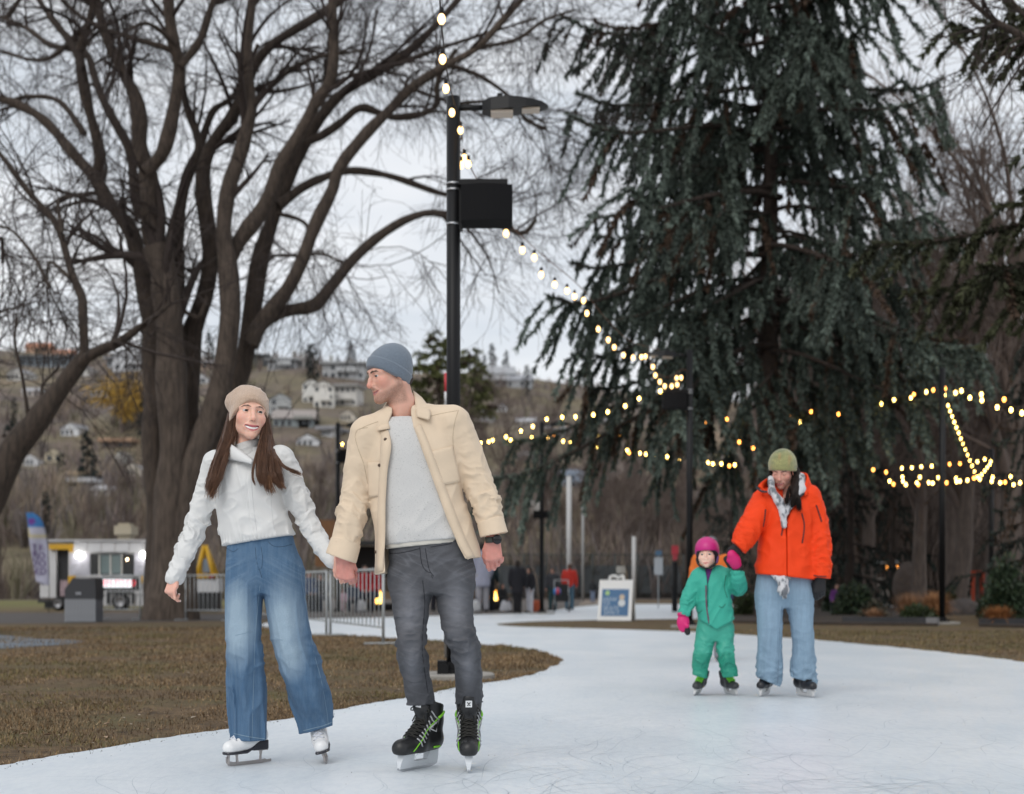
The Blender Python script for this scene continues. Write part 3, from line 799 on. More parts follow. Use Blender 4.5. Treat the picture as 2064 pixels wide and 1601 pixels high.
def leaning_tree():
 Y0 = 24.0; s = Y0 / F; rng = np.random.default_rng(31)
 base = P3(-60, 1280, Y0); base[2] = 0
 root = empty('bare_tree', base, 'dark leaning bare tree at the left edge with a trunk slanting up to the right', 'tree')
 pt = lambda px, py, dy=0: P3(px, py, Y0 + dy) - base
 T = []
 for pts, r0, r1, dz in (([(-62, 1285), (-60, 1180), (-45, 1080), (-10, 980), (30, 905), (75, 850), (115, 795), (160, 735), (176, 715)], 38, 15, 0),
       ([(150, 745), (190, 712), (240, 690), (275, 665), (305, 645), (345, 610)], 13, 4, -.8),
       ([(165, 735), (170, 700), (167, 640), (165, 600), (144, 551), (118, 459), (87, 420), (48, 376), (0, 310), (-50, 260)], 11, 4, .6),
       ([(125, 470), (118, 420), (120, 400), (170, 395)], 4, 2.5, .8), ([(100, 580), (70, 520), (30, 470), (0, 455)], 4, 2.5, .8),
       ([(140, 560), (100, 530), (95, 600)], 4, 2, .4), ([(-20, 1000), (-60, 920), (-90, 800), (-100, 600)], 24, 8, 1),
       ([(-40, 560), (0, 480), (6, 530)], 5, 3, 1), ([(60, 860), (45, 760), (30, 690), (35, 640)], 4, 2, -.5), ([(95, 820), (85, 780), (120, 740)], 4, 2, .5)):
  n = len(pts); T.append((spline(np.array([pt(p[0], p[1], dz * i / (n - 1)) for i, p in enumerate(pts)]), 24), np.linspace(r0, r1, 24) * s))
 for i, (P, r) in enumerate(T):
  v, q = tube_arrays(P[None], r[None], 12)
  n = fbm(v * 2.6, 3) - .5; dv = v - np.repeat(P, 12, 0); dv /= np.linalg.norm(dv, axis=1, keepdims=True) + 1e-9
  v = v + dv * (n * np.repeat(r, 12) * .5)[:, None]
  obj('trunk' if i == 0 else 'limb', mesh('limb', v, [q]), BARK, root)
 P = np.stack([spline(t[0], 10) for t in T[1:]]); Rr = np.stack([np.interp(np.linspace(0, 1, 10), np.linspace(0, 1, 24), t[1]) for t in T[1:]])
 P1, R1 = children(P, Rr, 9, .3, 1.0, (25, 65), (.9, 2.4), 6, rng, grav=.2, curl=.7, minr=.009, rf=.45)
 P2, R2 = children(P1, R1, 5, .2, 1.0, (25, 60), (.5, 1.4), 5, rng, grav=.3, curl=.7, minr=.006, rf=.6)
 P3_, R3 = children(P2, R2, 4, .2, 1.0, (25, 60), (.3, .8), 3, rng, grav=.3, curl=.7, minr=.004, rf=.6)
 tubes_obj('crown', [(P1, R1, 4), (P2, R2, 3), (P3_, R3, 3)], TWIG, root)
leaning_tree()
def needles(curves, rng, step, L, w, col, tipcol, per=3, brown=True):
 N, K = curves.shape[:2]
 ln_ = np.linalg.norm(np.diff(curves, axis=1), axis=2).sum(1)
 cnt = np.maximum((ln_ / step).astype(int), 2)
 pi = np.repeat(np.arange(N), cnt * per); M = len(pi)
 t = rng.random(M) ** .9 * (K - 1); i = np.minimum(t.astype(int), K - 2); f = (t - i)[:, None]
 p = curves[pi, i] * (1 - f) + curves[pi, i + 1] * f
 tan = curves[pi, i + 1] - curves[pi, i]; tan /= np.linalg.norm(tan, axis=1, keepdims=True) + 1e-9
 d = rng.normal(0, 1, (M, 3)); d -= tan * (d * tan).sum(1, keepdims=True); d /= np.linalg.norm(d, axis=1, keepdims=True) + 1e-9
 d = d * .75 + tan * .75; d /= np.linalg.norm(d, axis=1, keepdims=True)
 ll = L * rng.uniform(.6, 1.3, M)[:, None]
 sd = np.cross(d, rng.normal(0, 1, (M, 3))); sd /= np.linalg.norm(sd, axis=1, keepdims=True) + 1e-9
 ww = w * rng.uniform(.7, 1.4, M)[:, None]
 V = np.stack([p - sd * ww, p + sd * ww, p + d * ll], 1).reshape(-1, 3)
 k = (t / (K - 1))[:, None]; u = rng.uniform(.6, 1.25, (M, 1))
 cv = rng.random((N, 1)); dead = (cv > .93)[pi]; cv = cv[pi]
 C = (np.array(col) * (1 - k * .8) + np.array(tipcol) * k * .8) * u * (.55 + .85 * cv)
 if brown: C = np.where(dead, np.array([.075, .048, .032]) * u, C)
 return V, np.repeat(C, 3, 0)
def spruce_data(seed, H, nb, maxr, z0, step, L, w, per, droop=1.0, profile=None, sec_len=(.35, 1.3), sec_per=1.0, az=None, col=(.030, .046, .036), tip=(.085, .120, .105), trunk_r=.34, skew=0.0):
 rng = np.random.default_rng(seed)
 zs = np.linspace(z0, H * .97, nb) + rng.normal(0, .2, nb)
 a = (np.arange(nb) * 2.399963 + rng.normal(0, .5, nb)) if az is None else rng.uniform(az[0], az[1], nb)
 fr = np.clip((zs - z0) / (H - z0), 0, 1)
 ln_ = maxr * (profile(fr) if profile else (1 - fr) ** .8) * rng.uniform(.50, 1.16, nb) * (1 - skew * np.cos(a))
 K = 9; prim = np.empty((nb, K, 3)); u = np.linspace(0, 1, K)
 for b in range(nb):
  up = .22 * fr[b] + .02
  z = zs[b] + ln_[b] * (up * u - droop * (.62 - .35 * fr[b]) * u ** 1.7 + droop * .26 * u ** 4)
  r = ln_[b] * u * (1 - .08 * u)
  wig = .05 * ln_[b] * np.sin(u * 5 + b)
  prim[b, :, 0] = np.cos(a[b]) * r - np.sin(a[b]) * wig; prim[b, :, 1] = np.sin(a[b]) * r + np.cos(a[b]) * wig; prim[b, :, 2] = z
 pr = np.linspace(1, .25, K)[None] * (.012 + .012 * ln_)[:, None]
 per_b = np.maximum((ln_ / .30 * sec_per).astype(int), 3)
 pi = np.repeat(np.arange(nb), per_b); M = len(pi)
 t = (.12 + .88 * rng.random(M)) * (K - 1); i = np.minimum(t.astype(int), K - 2); f = (t - i)[:, None]
 p = prim[pi, i] * (1 - f) + prim[pi, i + 1] * f
 tan = prim[pi, i + 1] - prim[pi, i]; tan /= np.linalg.norm(tan, axis=1, keepdims=True)
 sgn = rng.choice([-1, 1], M)[:, None]; sd = np.cross(tan, np.array([0, 0, 1.0])) * sgn
 d = tan * rng.uniform(.3, .8, (M, 1)) + sd * rng.uniform(.2, .9, (M, 1)) + np.array([0, 0, -1]) * rng.uniform(.15, .6, (M, 1)); d /= np.linalg.norm(d, axis=1, keepdims=True)
 L2 = rng.uniform(sec_len[0], sec_len[1], M) * np.clip(.45 + .8 * np.sin((t / (K - 1)) * 2.6), .4, 1.2)
 K2 = 5; sec = np.empty((M, K2, 3)); sec[:, 0] = p
 for k in range(1, K2):
  d = d + np.array([0, 0, -.42]) * droop * rng.uniform(.5, 1.4, (M, 1)) * (1 if k < 4 else -.5); d /= np.linalg.norm(d, axis=1, keepdims=True)
  sec[:, k] = sec[:, k - 1] + d * (L2 / (K2 - 1))[:, None]
 sr = np.repeat(np.linspace(.012, .005, K2)[None], M, 0)
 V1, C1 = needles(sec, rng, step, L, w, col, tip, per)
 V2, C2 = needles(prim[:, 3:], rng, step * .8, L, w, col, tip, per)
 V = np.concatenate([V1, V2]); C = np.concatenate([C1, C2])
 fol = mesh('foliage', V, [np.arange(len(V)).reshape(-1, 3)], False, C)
 bv, bq = tube_arrays(prim, pr, 5); sv, sq = tube_arrays(sec, sr, 3)
 br = mesh('branches', np.concatenate([bv, sv]), [np.concatenate([bq, sq + len(bv)])])
 tz = np.linspace(-.2, H, 18); tp = np.stack([.05 * np.sin(tz * .7), .05 * np.cos(tz * .5), tz], 1)
 tv, tq = tube_arrays(tp[None], (np.linspace(1.15, .08, 18) * trunk_r)[None], 12)
 tr = mesh('trunk', tv, [tq])
 return tr, br, fol
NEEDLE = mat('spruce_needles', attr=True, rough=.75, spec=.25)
SBARK = mat('spruce_bark', (.060, .042, .034), .95, col2=(.022, .016, .013), nscale=6, stretch=(2, 2, .6), bump=.02, bscale=8)
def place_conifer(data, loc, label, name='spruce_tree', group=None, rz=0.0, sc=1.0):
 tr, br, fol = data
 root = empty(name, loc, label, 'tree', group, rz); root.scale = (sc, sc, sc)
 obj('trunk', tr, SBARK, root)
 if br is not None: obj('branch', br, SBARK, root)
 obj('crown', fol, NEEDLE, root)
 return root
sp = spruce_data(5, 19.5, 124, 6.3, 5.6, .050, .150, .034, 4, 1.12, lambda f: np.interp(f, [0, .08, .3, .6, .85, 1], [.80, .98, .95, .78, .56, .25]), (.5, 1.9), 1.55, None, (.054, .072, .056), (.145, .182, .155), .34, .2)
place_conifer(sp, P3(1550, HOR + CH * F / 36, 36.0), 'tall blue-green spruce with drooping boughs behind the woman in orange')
sp2 = spruce_data(9, 9.4, 15, 4.0, 5.6, .045, .12, .028, 5, .55, lambda f: np.interp(f, [0, .3, .7, 1], [1, 1.0, .8, .6]), (.3, .9), 1.8, (2.2, 4.1), (.022, .026, .014), (.075, .080, .040), .28)
place_conifer(sp2, P3(2290, HOR + CH * F / 21, 21.0), 'dark olive conifer reaching in from the right edge above the lamp posts')
sp3 = spruce_data(17, 9, 46, 2.6, 1.0, .075, .13, .03, 4, .75, None, (.3, .9), 1.0, None, (.018, .026, .022), (.045, .060, .050), .16)
for px, Y, sc, rz, lab in ((1712, 46, .95, .4, 'dark young spruce just right of the woman in orange behind the planting bed'), (1640, 52, .95, 2.0, 'dark spruce half hidden behind the woman in orange'),
       (2075, 33, .75, 1.0, 'low dark conifer at the right edge beside the russet grass'), (1800, 56, .85, 3.1, 'small dark conifer left of the tall lamp post at right'), (1475, 60, .75, 4.1, 'dark conifer behind the lamp post near the child')):
 place_conifer(sp3, P3(px, HOR + CH * F / Y, Y), lab, sc=sc, rz=rz)
def bare_data(seed, H, r0, spread, nl, upright=.5):
 rng = np.random.default_rng(seed); K = 10
 z = np.linspace(0, H * .62, K); w = rng.normal(0, .12, (K, 2)).cumsum(0) * .5
 tr = np.column_stack([w, z])[None]; trr = (np.linspace(1.2, .45, K) * r0)[None]
 P1, R1 = children(tr, trr, nl, .28, 1.0, (18, 52), (H * .28, H * .5), 8, rng, grav=-.5 * upright, curl=.5, minr=.03, rf=.62, up=upright)
 P2, R2 = children(P1, R1, 6, .2, 1.0, (20, 55), (H * .12, H * .25), 6, rng, grav=-.25 * upright, curl=.6, minr=.014, rf=.55, up=upright * .4)
 P3_, R3 = children(P2, R2, 6, .15, 1.0, (20, 55), (H * .06, H * .15), 4, rng, grav=-.1, curl=.6, minr=.009, rf=.6, up=.1)
 P4, R4 = children(P3_, R3, 4, .15, 1.0, (20, 55), (H * .03, H * .08), 3, rng, grav=0, curl=.6, minr=.008, rf=.8)
 tv, tq = tube_arrays(tr, trr, 9)
 n = 0; V, Q = [], []
 for P, Rr, sd in ((P1, R1, 5), (P2, R2, 3), (P3_, R3, 3), (P4, R4, 3)):
  v, q = tube_arrays(P, Rr, sd); V.append(v); Q.append(q + n); n += len(v)
 return mesh('trunk', tv, [tq]), mesh('crown', np.concatenate(V), [np.concatenate(Q)])
BD = [bare_data(41, 13, .24, 4, 11, .55), bare_data(42, 11, .20, 4, 12, .35), bare_data(43, 15, .26, 4, 13, .8), bare_data(44, 8, .12, 3, 11, .5)]
def place_bare(k, px, Y, sc, rz, label, group=None, z=0.0):
 p = P3(px, 0, Y)
 root = empty('bare_tree', (p[0], Y, z), label, 'tree', group, rz); root.scale = (sc, sc, sc)
 obj('trunk', BD[k][0], BARKB, root); obj('crown', BD[k][1], TWIGB, root)
 return root
BARKB = mat('bark_brown', (.165, .128, .108), .95, col2=(.070, .055, .048), nscale=5, stretch=(2, 2, .5), bump=.02, bscale=6)
HRECT = [(262, 748, 66, 30), (232, 742, 34, 18), (95, 741, 118, 20), (568, 745, 56, 18), (692, 764, 84, 30), (627, 812, 36, 38), (652, 822, 40, 44), (690, 818, 58, 38), (566, 834, 42, 30), (590, 862, 80, 18), (1002, 778, 70, 24), (174, 979, 64, 13), (240, 938, 20, 17), (236, 903, 58, 12), (108, 934, 34, 20), (1160, 982, 54, 24), (246, 872, 60, 60), (588, 988, 24, 26), (1080, 1046, 56, 26)] + [(a, b, 36, 14) for a, b in ((30, 768), (160, 760), (205, 800), (75, 860), (140, 880), (265, 960), (205, 1000), (60, 940), (530, 905), (620, 900), (660, 880), (700, 850), (560, 930), (1010, 830), (1060, 860), (1120, 880), (970, 850), (1190, 900), (1060, 930), (1230, 860))]
def thicket(name, n, xr, yr, h, seed, pal, blades=12, thick=.020):
 rng = np.random.default_rng(seed)
 Y = yr[0] + (yr[1] - yr[0]) * rng.random(n) ** 1.3
 px = rng.uniform(xr[0], xr[1], n); X = (px - 1032) / F * Y
 d_ = fbm(np.stack([X * .05, Y * .05, X * 0 + seed], 1), 3)
 k = rng.random(n) < np.clip((d_ - .28) * 3.2, .08, 1); X, Y, d_ = X[k], Y[k], d_[k]; n = len(X)
 py_ = HOR - (hz(X, Y) - CH) / Y * F; px_ = 1032 + X / Y * F; k = np.ones(len(X), bool)
 for hx, hy, hw, hh_ in HRECT: k &= ~((np.abs(px_ - hx) < hw * .5 + 8) & (py_ > hy - 4) & (py_ < hy + 44))
 X, Y, d_ = X[k], Y[k], d_[k]; n = len(X)
 Z = hz(X, Y); hh = rng.uniform(h[0], h[1], n) * (.6 + d_)
 bi = np.repeat(np.arange(n), blades); M = len(bi)
 a = rng.uniform(0, 6.283, M); tl = np.abs(rng.normal(0, .42, M)); L = hh[bi] * rng.uniform(.5, 1.1, M)
 r0 = hh[bi] * .16 * rng.random(M)
 b = np.column_stack([X[bi] + np.cos(a) * r0, Y[bi] + np.sin(a) * r0, Z[bi] - .1])
 d = np.column_stack([np.cos(a) * np.sin(tl), np.sin(a) * np.sin(tl), np.cos(tl)])
 sd = np.column_stack([-np.sin(a + .6), np.cos(a + .6), 0 * a]); w = thick * hh[bi] * rng.uniform(.6, 1.6, M)
 mid = b + d * (L * .55)[:, None] + rng.normal(0, .06, (M, 3)) * L[:, None]
 tp = b + d * L[:, None] + rng.normal(0, .10, (M, 3)) * L[:, None]
 V = np.stack([b - sd * (w * .5)[:, None], b + sd * (w * .5)[:, None], mid + sd * w[:, None], tp, mid - sd * w[:, None]], 1).reshape(-1, 3)
 o = np.arange(M)[:, None] * 5
 c = np.array(pal)[rng.integers(0, len(pal), n)][bi] * rng.uniform(.65, 1.25, (M, 1))
 return tag(obj(name, mesh(name, V, [np.concatenate([o + [0, 1, 2, 4]]), np.concatenate([o + [4, 2, 3]])], False, np.repeat(c, 5, 0)), mat('thicket_twigs', attr=True, rough=1)), kind='stuff')
SCRUB = [(.210, .165, .148), (.245, .190, .150), (.185, .155, .148), (.265, .212, .155), (.160, .136, .128), (.190, .172, .115)]
thicket('hillside_scrub', 7500, (-350, 2300), (100, 440), (1.0, 3.2), 5, SCRUB, 14, .022)
thicket('thicket', 1500, (-120, 1700), (78, 130), (1.2, 3.4), 8, SCRUB, 34, .010)
thicket('thicket', 900, (1560, 2300), (66, 110), (3.0, 8.0), 9, [(.190, .150, .130), (.215, .168, .140), (.155, .126, .114)], 34, .006)
rng = np.random.default_rng(77)
side = 'bare brown park tree in the thicket behind the spruce and string lights'
spots = []
for i in range(34):     # the wood on the right
 px = 1600 + 520 * rng.random(); Y = 48 + 45 * rng.random()
 spots.append((int(rng.choice([0, 1, 2, 2])), px, Y, rng.uniform(.75, 1.15)))
for i in range(26):     # lower trees in the middle
 px = 930 + 680 * rng.random(); Y = 72 + 45 * rng.random()
 spots.append((int(rng.choice([0, 1, 3])), px, Y, rng.uniform(.55, .85)))
for i in range(20):     # left, behind the food truck
 px = -80 + 820 * rng.random(); Y = 74 + 50 * rng.random()
 spots.append((int(rng.choice([0, 1, 3])), px, Y, rng.uniform(.4, .62)))
for i, (k, px, Y, sc) in enumerate(spots):
 lab, grp = (side, 'bare trees in the thicket at right') if i < 34 else ('bare grey-brown tree among those below the hill behind the fire pits', 'bare trees below the hill') if i < 60 else ('bare grey-brown tree among those behind the food truck', 'bare trees behind the food truck')
 place_bare(k, px, Y, sc, rng.uniform(0, 6.28), lab, grp, float(hz(P3(px, 0, Y)[0], Y)))
for px, Y, k, sc, lab in ((1935, 44, 2, 1.0, 'bare tree right behind the tall lamp post at right'), (1760, 50, 0, .95, 'bare tree leaning behind the planting bed'), (2035, 40, 2, 1.1, 'bare tall tree at the right edge with a pale trunk'), (1850, 42, 1, 1.0, 'bare forked tree left of the tall right lamp post')):
 place_bare(k, px, Y, sc, px * .7, lab)
def corner_branch():
 rng = np.random.default_rng(3); Y0 = 17; base = P3(2330, 0, Y0); base[2] = 0
 root = empty('bare_tree', base, 'bare tree outside the right edge reaching one dark branch into the top corner', 'tree')
 tz = np.linspace(0, 9, 10); tv, tq = tube_arrays(np.column_stack([0 * tz, 0 * tz, tz])[None], np.linspace(.22, .12, 10)[None], 10)
 obj('trunk', mesh('trunk', tv, [tq]), BARK, root)
 T = []
 for pts in ([(2330, 150), (2200, 110), (2080, 80), (2010, 45), (1960, 5), (1900, -60)], [(2130, 90), (2064, 30), (2020, -30)], [(2064, 75), (2040, 85), (2000, 130), (1960, 110)]):
  T.append(spline(np.array([P3(a, b, Y0) - base for a, b in pts]), 10))
 P = np.stack(T); Rr = np.stack([np.linspace(.06, .02, 10), np.linspace(.03, .012, 10), np.linspace(.02, .006, 10)])
 P1, R1 = children(P, Rr, 14, .3, 1, (25, 60), (.4, 1.2), 5, rng, grav=.2, curl=.8, minr=.006, rf=.5)
 P2, R2 = children(P1, R1, 5, .2, 1, (25, 60), (.2, .6), 4, rng, grav=.2, curl=.8, minr=.004, rf=.6)
 tubes_obj('limb', [(P, Rr, 7)], BARK, root); tubes_obj('crown', [(P1, R1, 4), (P2, R2, 3)], TWIG, root)
corner_branch()
GLASS = mat('window_dark', (.030, .036, .042), .15, spec=.6)
def house(px, py, w, h, wall, roofc, label, rz=0.0, gable=True, rows=2, cols=4, depth=.7, roof_h=.28, lit=False, glassy=False):
 Y = hill_hit(px, py); s = Y / F
 p = P3(px, py, Y)
 W_, H_ = w * s, h * s; D = max(W_ * depth, 6)
 root = empty('house', p, label, 'house', 'houses on the hillside', rz)
 wm = mat('wall_%02d%02d%02d' % tuple(int(c * 99) for c in wall), wall, .85, noise=.08, nscale=.6)
 rm = mat('roof_%02d%02d%02d' % tuple(int(c * 99) for c in roofc), roofc, .8, noise=.2, nscale=1.5)
 mb = MB(); mb.box((0, D / 2, H_ / 2 - 1.5), (W_, D, H_ + 3)); obj('wall', mb.mesh('wall'), wm, root)
 mb = MB()
 if gable:
  e = .06 * W_; r = roof_h * W_
  v = [(-W_ / 2 - e, -e, H_), (W_ / 2 + e, -e, H_), (W_ / 2 + e, D + e, H_), (-W_ / 2 - e, D + e, H_), (-W_ / 2 - e, D / 2, H_ + r), (W_ / 2 + e, D / 2, H_ + r)] if gable == 'side' else \
   [(-W_ / 2 - e, -e, H_), (W_ / 2 + e, -e, H_), (W_ / 2 + e, D + e, H_), (-W_ / 2 - e, D + e, H_), (0, -e, H_ + r), (0, D + e, H_ + r)]
  if gable == 'side': mb.add(v, q=[[0, 1, 5, 4], [2, 3, 4, 5], [0, 3, 2, 1]], t=[[0, 4, 3], [1, 2, 5]])
  else:
   mb.add(v, q=[[0, 4, 5, 3], [1, 2, 5, 4], [0, 3, 2, 1]])
   g = MB(); g.add([(-W_ / 2, -.02, H_), (W_ / 2, -.02, H_), (0, -.02, H_ + r * .88)], t=[[0, 1, 2]]); obj('gable', g.mesh('gable'), wm, root)
 else:
  mb.box((0, D / 2 - .4, H_ + .25), (W_ + 1.2, D + 1.6, .5))
 obj('roof', mb.mesh('roof'), rm, root)
 cw, rh = W_ / cols, H_ / rows
 wmesh = MB(); wmesh.box((0, 0, 0), (cw * (.78 if glassy else .52), .16, rh * (.62 if glassy else .48))); wme = wmesh.mesh('window')
 k = 0
 for r in range(rows):
  for c in range(cols):
   if (r * 7 + c * 3 + int(px)) % 5 == 4 and not glassy: continue
   o = obj('window', wme, GLASS, root, (-W_ / 2 + cw * (c + .5), -.05, rh * (r + .52)))
   k += 1
 if rows > 1 and cols > 2:
  b = MB(); b.box((W_ * .1, -.7, rh - .1), (W_ * .5, 1.4, .2)); b.box((W_ * .1, -1.37, rh + .5), (W_ * .5, .06, .9)); obj('balcony', b.mesh('balcony'), wm, root)
 return root
WH, CR, GY_, TN, BL = (.62, .63, .65), (.52, .46, .36), (.30, .31, .32), (.36, .27, .18), (.22, .30, .36)
house(262, 748, 66, 30, WH, (.36, .38, .40), 'white house high on the hill seen left of the big trunk', .2, 'front', 2, 4)
house(232, 742, 34, 18, (.40, .41, .43), (.30, .31, .33), 'grey low wing beside the white hilltop house', -.1, False, 1, 3)
house(95, 741, 118, 20, (.26, .30, .34), (.12, .13, .14), 'long blue-grey flat house near the ridge at left', 0, False, 1, 7, .3, glassy=True)
house(74, 712, 46, 12, (.44, .28, .20), (.40, .18, .11), 'house with orange roof on the ridge at left', 0, 'side', 1, 3)
house(126, 722, 40, 10, (.42, .27, .19), (.42, .20, .13), 'second orange-roofed house on the ridge under the leaning tree', .1, 'side', 1, 3)
house(521, 741, 34, 22, (.07, .08, .09), (.05, .055, .06), 'dark glassy house on the ridge beside the right-hand trunk', 0, False, 1, 2, .7, glassy=True)
house(568, 745, 56, 18, (.42, .43, .44), (.28, .29, .30), 'pale flat-roofed house on the ridge between trunk and fir', 0, False, 2, 5)
house(612, 742, 40, 16, (.36, .34, .32), (.22, .20, .19), 'grey-brown house on the ridge beneath the tall fir', .1, 'side', 1, 4)
house(692, 764, 84, 30, (.44, .45, .46), (.40, .41, .42), 'wide grey flat-roofed house just left of the blue-grey hat', 0, False, 2, 6)
house(627, 812, 36, 38, (.64, .63, .60), (.34, .33, .32), 'tall white house with pointed gable above the lamp post arm', -.1, 'front', 3, 3)
house(652, 822, 40, 44, (.68, .66, .62), (.36, .35, .34), 'cream white house in the middle of the apartment cluster', .05, 'front', 3, 3)
house(690, 818, 58, 38, (.62, .60, .57), (.32, .31, .30), 'white apartment house with balconies beside the man\'s face', -.15, False, 3, 5)
house(566, 834, 42, 30, (.44, .45, .45), (.24, .25, .26), 'white and dark house right of the beige hat', .3, 'front', 2, 3)
house(590, 862, 80, 18, (.24, .27, .28), (.34, .30, .28), 'low teal-grey bungalow with wide eaves below the apartments', 0, 'side', 1, 6)
house(612, 861, 20, 15, (.46, .43, .33), (.30, .30, .28), 'cream garage at the end of the teal bungalow', 0, False, 1, 1)
house(1002, 778, 70, 24, (.46, .47, .49), (.40, .41, .43), 'white hillside house right of the tall lamp post', .1, 'side', 2, 5)
house(1046, 782, 48, 16, (.36, .38, .40), (.36, .37, .40), 'small grey house beside the white one at right of the post', -.1, 'side', 1, 4)
house(950, 812, 40, 14, (.30, .26, .22), (.17, .13, .11), 'brown bungalow half hidden by the pine', 0, 'side', 1, 3)
house(405, 746, 62, 14, (.44, .33, .26), (.40, .40, .42), 'peach house seen between the trunks', 0, False, 1, 4)
house(400, 775, 36, 14, (.55, .55, .56), (.45, .45, .46), 'white shed-like house between the trunks', 0, 'front', 1, 2)
house(420, 893, 26, 10, (.52, .54, .56), (.42, .44, .46), 'small white house low between the trunks', 0, 'side', 1, 2)
house(174, 972, 64, 13, (.20, .23, .26), (.32, .24, .16), 'low house with a tan roof and long white wall at left', 0, False, 1, 5, .5, glassy=True)
house(160, 979, 50, 6, (.62, .63, .66), (.60, .61, .64), 'long white parapet in front of the tan-roofed house', 0, False, 1, 1)
house(240, 938, 20, 17, (.55, .55, .52), (.40, .40, .38), 'small white gabled house low on the hill', 0, 'front', 1, 2, roof_h=.6)
house(236, 903, 58, 12, (.30, .24, .21), (.42, .27, .18), 'flat house with a peach fascia below the yellow tree', 0, False, 1, 4)
house(108, 934, 34, 20, (.50, .44, .33), (.32, .30, .28), 'cream gabled house behind the dark spruce at left', .1, 'front', 1, 2)
house(1160, 982, 54, 24, (.24, .30, .38), (.20, .25, .32), 'blue-grey house with a big roof left of the middle lamp post', .2, 'side', 2, 4)
house(1205, 978, 20, 9, (.56, .56, .57), (.50, .50, .52), 'tiny white building right of the blue-grey house', 0, False, 1, 2)
house(1080, 1046, 56, 26, (.44, .43, .41), (.36, .35, .34), 'pale house low behind the white goal posts', -.1, 'side', 2, 4)
house(1130, 1052, 40, 22, (.38, .36, .33), (.30, .29, .28), 'second pale house low behind the goal posts', .1, 'front', 2, 3)
house(588, 988, 24, 26, (.50, .50, .50), (.42, .42, .42), 'small white hut on the slope left of the lamp post', 0, 'front', 1, 2)
house(60, 800, 34, 12, (.50, .45, .42), (.42, .42, .44), 'little white-roofed house left of the leaning trunk', 0, 'side', 1, 3)
_hr = np.random.default_rng(19)
for hx, hy in ((30, 768), (160, 760), (205, 800), (75, 860), (140, 880), (265, 960), (205, 1000), (60, 940), (530, 905), (620, 900), (660, 880), (700, 850), (560, 930), (1010, 830), (1060, 860), (1120, 880), (970, 850), (1190, 900), (1060, 930), (1230, 860)):
 w_ = _hr.uniform(26, 48)
 house(hx, hy, w_, _hr.uniform(10, 17), [WH, (.48, .47, .45), (.36, .36, .37), (.55, .50, .43)][_hr.integers(0, 4)], [(.30, .30, .32), (.45, .45, .47), (.26, .21, .18)][_hr.integers(0, 3)], 'small house among the scattered ones half hidden in the hillside scrub', _hr.uniform(-.3, .3), ['side', 'front', False][_hr.integers(0, 3)], 1, 4)
FIRM = spruce_data(51, 10, 34, 2.4, .6, .22, .5, .11, 4, .25, None, (.5, 1.1), .8, None, (.022, .032, .030), (.038, .052, .050), .2)
FIRN = spruce_data(52, 10, 30, 1.3, .4, .22, .5, .11, 4, .2, lambda f: np.interp(f, [0, .2, .7, 1], [.8, 1, .7, .15]), (.4, .8), .9, None, (.018, .028, .026), (.030, .042, .040), .2)
def fir(px, pyb, pyt, label, data=None, grp='firs on the hillside', near=None):
 Y = near or hill_hit(px, pyb); h = (pyb - pyt) / F * Y
 p = P3(px, pyb, Y)
 return place_conifer(data or FIRM, p, label, 'fir_tree', grp, px * .13, h / 10)
fir(292, 888, 795, 'broad dark fir beside the yellow tree on the hillside')
fir(276, 850, 770, 'dark fir behind the yellow tree on the hillside')
fir(176, 975, 868, 'dark spruce in the middle of the slope at left')
fir(122, 992, 912, 'narrow dark fir in front of the cream house at left', FIRN)
fir(92, 1090, 990, 'slim dark cypress behind the feather flag', FIRN)
fir(80, 716, 682, 'fir on the ridge behind the orange roofs')
fir(113, 722, 690, 'small pointed fir on the ridge at left')
fir(632, 796, 690, 'tall fir on the ridge in front of the grey-brown house', FIRN)
fir(622, 760, 692, 'fir on the ridge left of the tall fir', FIRN)
fir(708, 736, 686, 'pointed fir on the ridge just left of the man\'s hat')
fir(680, 738, 716, 'round small fir on the ridge')
fir(640, 858, 816, 'small fir in front of the white apartment house', FIRN)
fir(296, 730, 650, 'big dark fir on the ridge beside the left trunk')
fir(318, 735, 668, 'second dark fir on the ridge against the left trunk')
fir(422, 730, 668, 'fir on the ridge between the trunks')
fir(992, 748, 692, 'tall fir on the ridge right of the lamp post')
fir(1020, 752, 706, 'shorter fir on the ridge right of the lamp post')
fir(976, 752, 714, 'leftmost of three firs right of the lamp post')
fir(1062, 800, 735, 'blue fir at the edge of the spruce boughs', FIRN)
fir(28, 860, 800, 'dark fir left of the leaning trunk', FIRN)
fir(20, 985, 850, 'dark fir behind the leaning trunk')
fir(545, 875, 836, 'small fir beside the white and dark house', FIRN)
fir(470, 738, 690, 'fir on the ridge left of the dark glassy house')
fir(1150, 812, 760, 'fir on the ridge behind the left boughs of the spruce', FIRN)
PINE = spruce_data(61, 10, 44, 3.6, 1.2, .16, .42, .11, 4, .1, lambda f: np.interp(f, [0, .25, .7, 1], [.7, 1, .75, .25]), (.5, 1.2), 1.2, None, (.085, .100, .036), (.170, .180, .070), .2)
fir(885, 850, 672, 'bushy yellow-green pine directly behind the tall lamp post', PINE, 'pines behind the lamp post', 150.0)
fir(948, 880, 706, 'paler green pine right of the tall lamp post', PINE, 'pines behind the lamp post', 165.0)
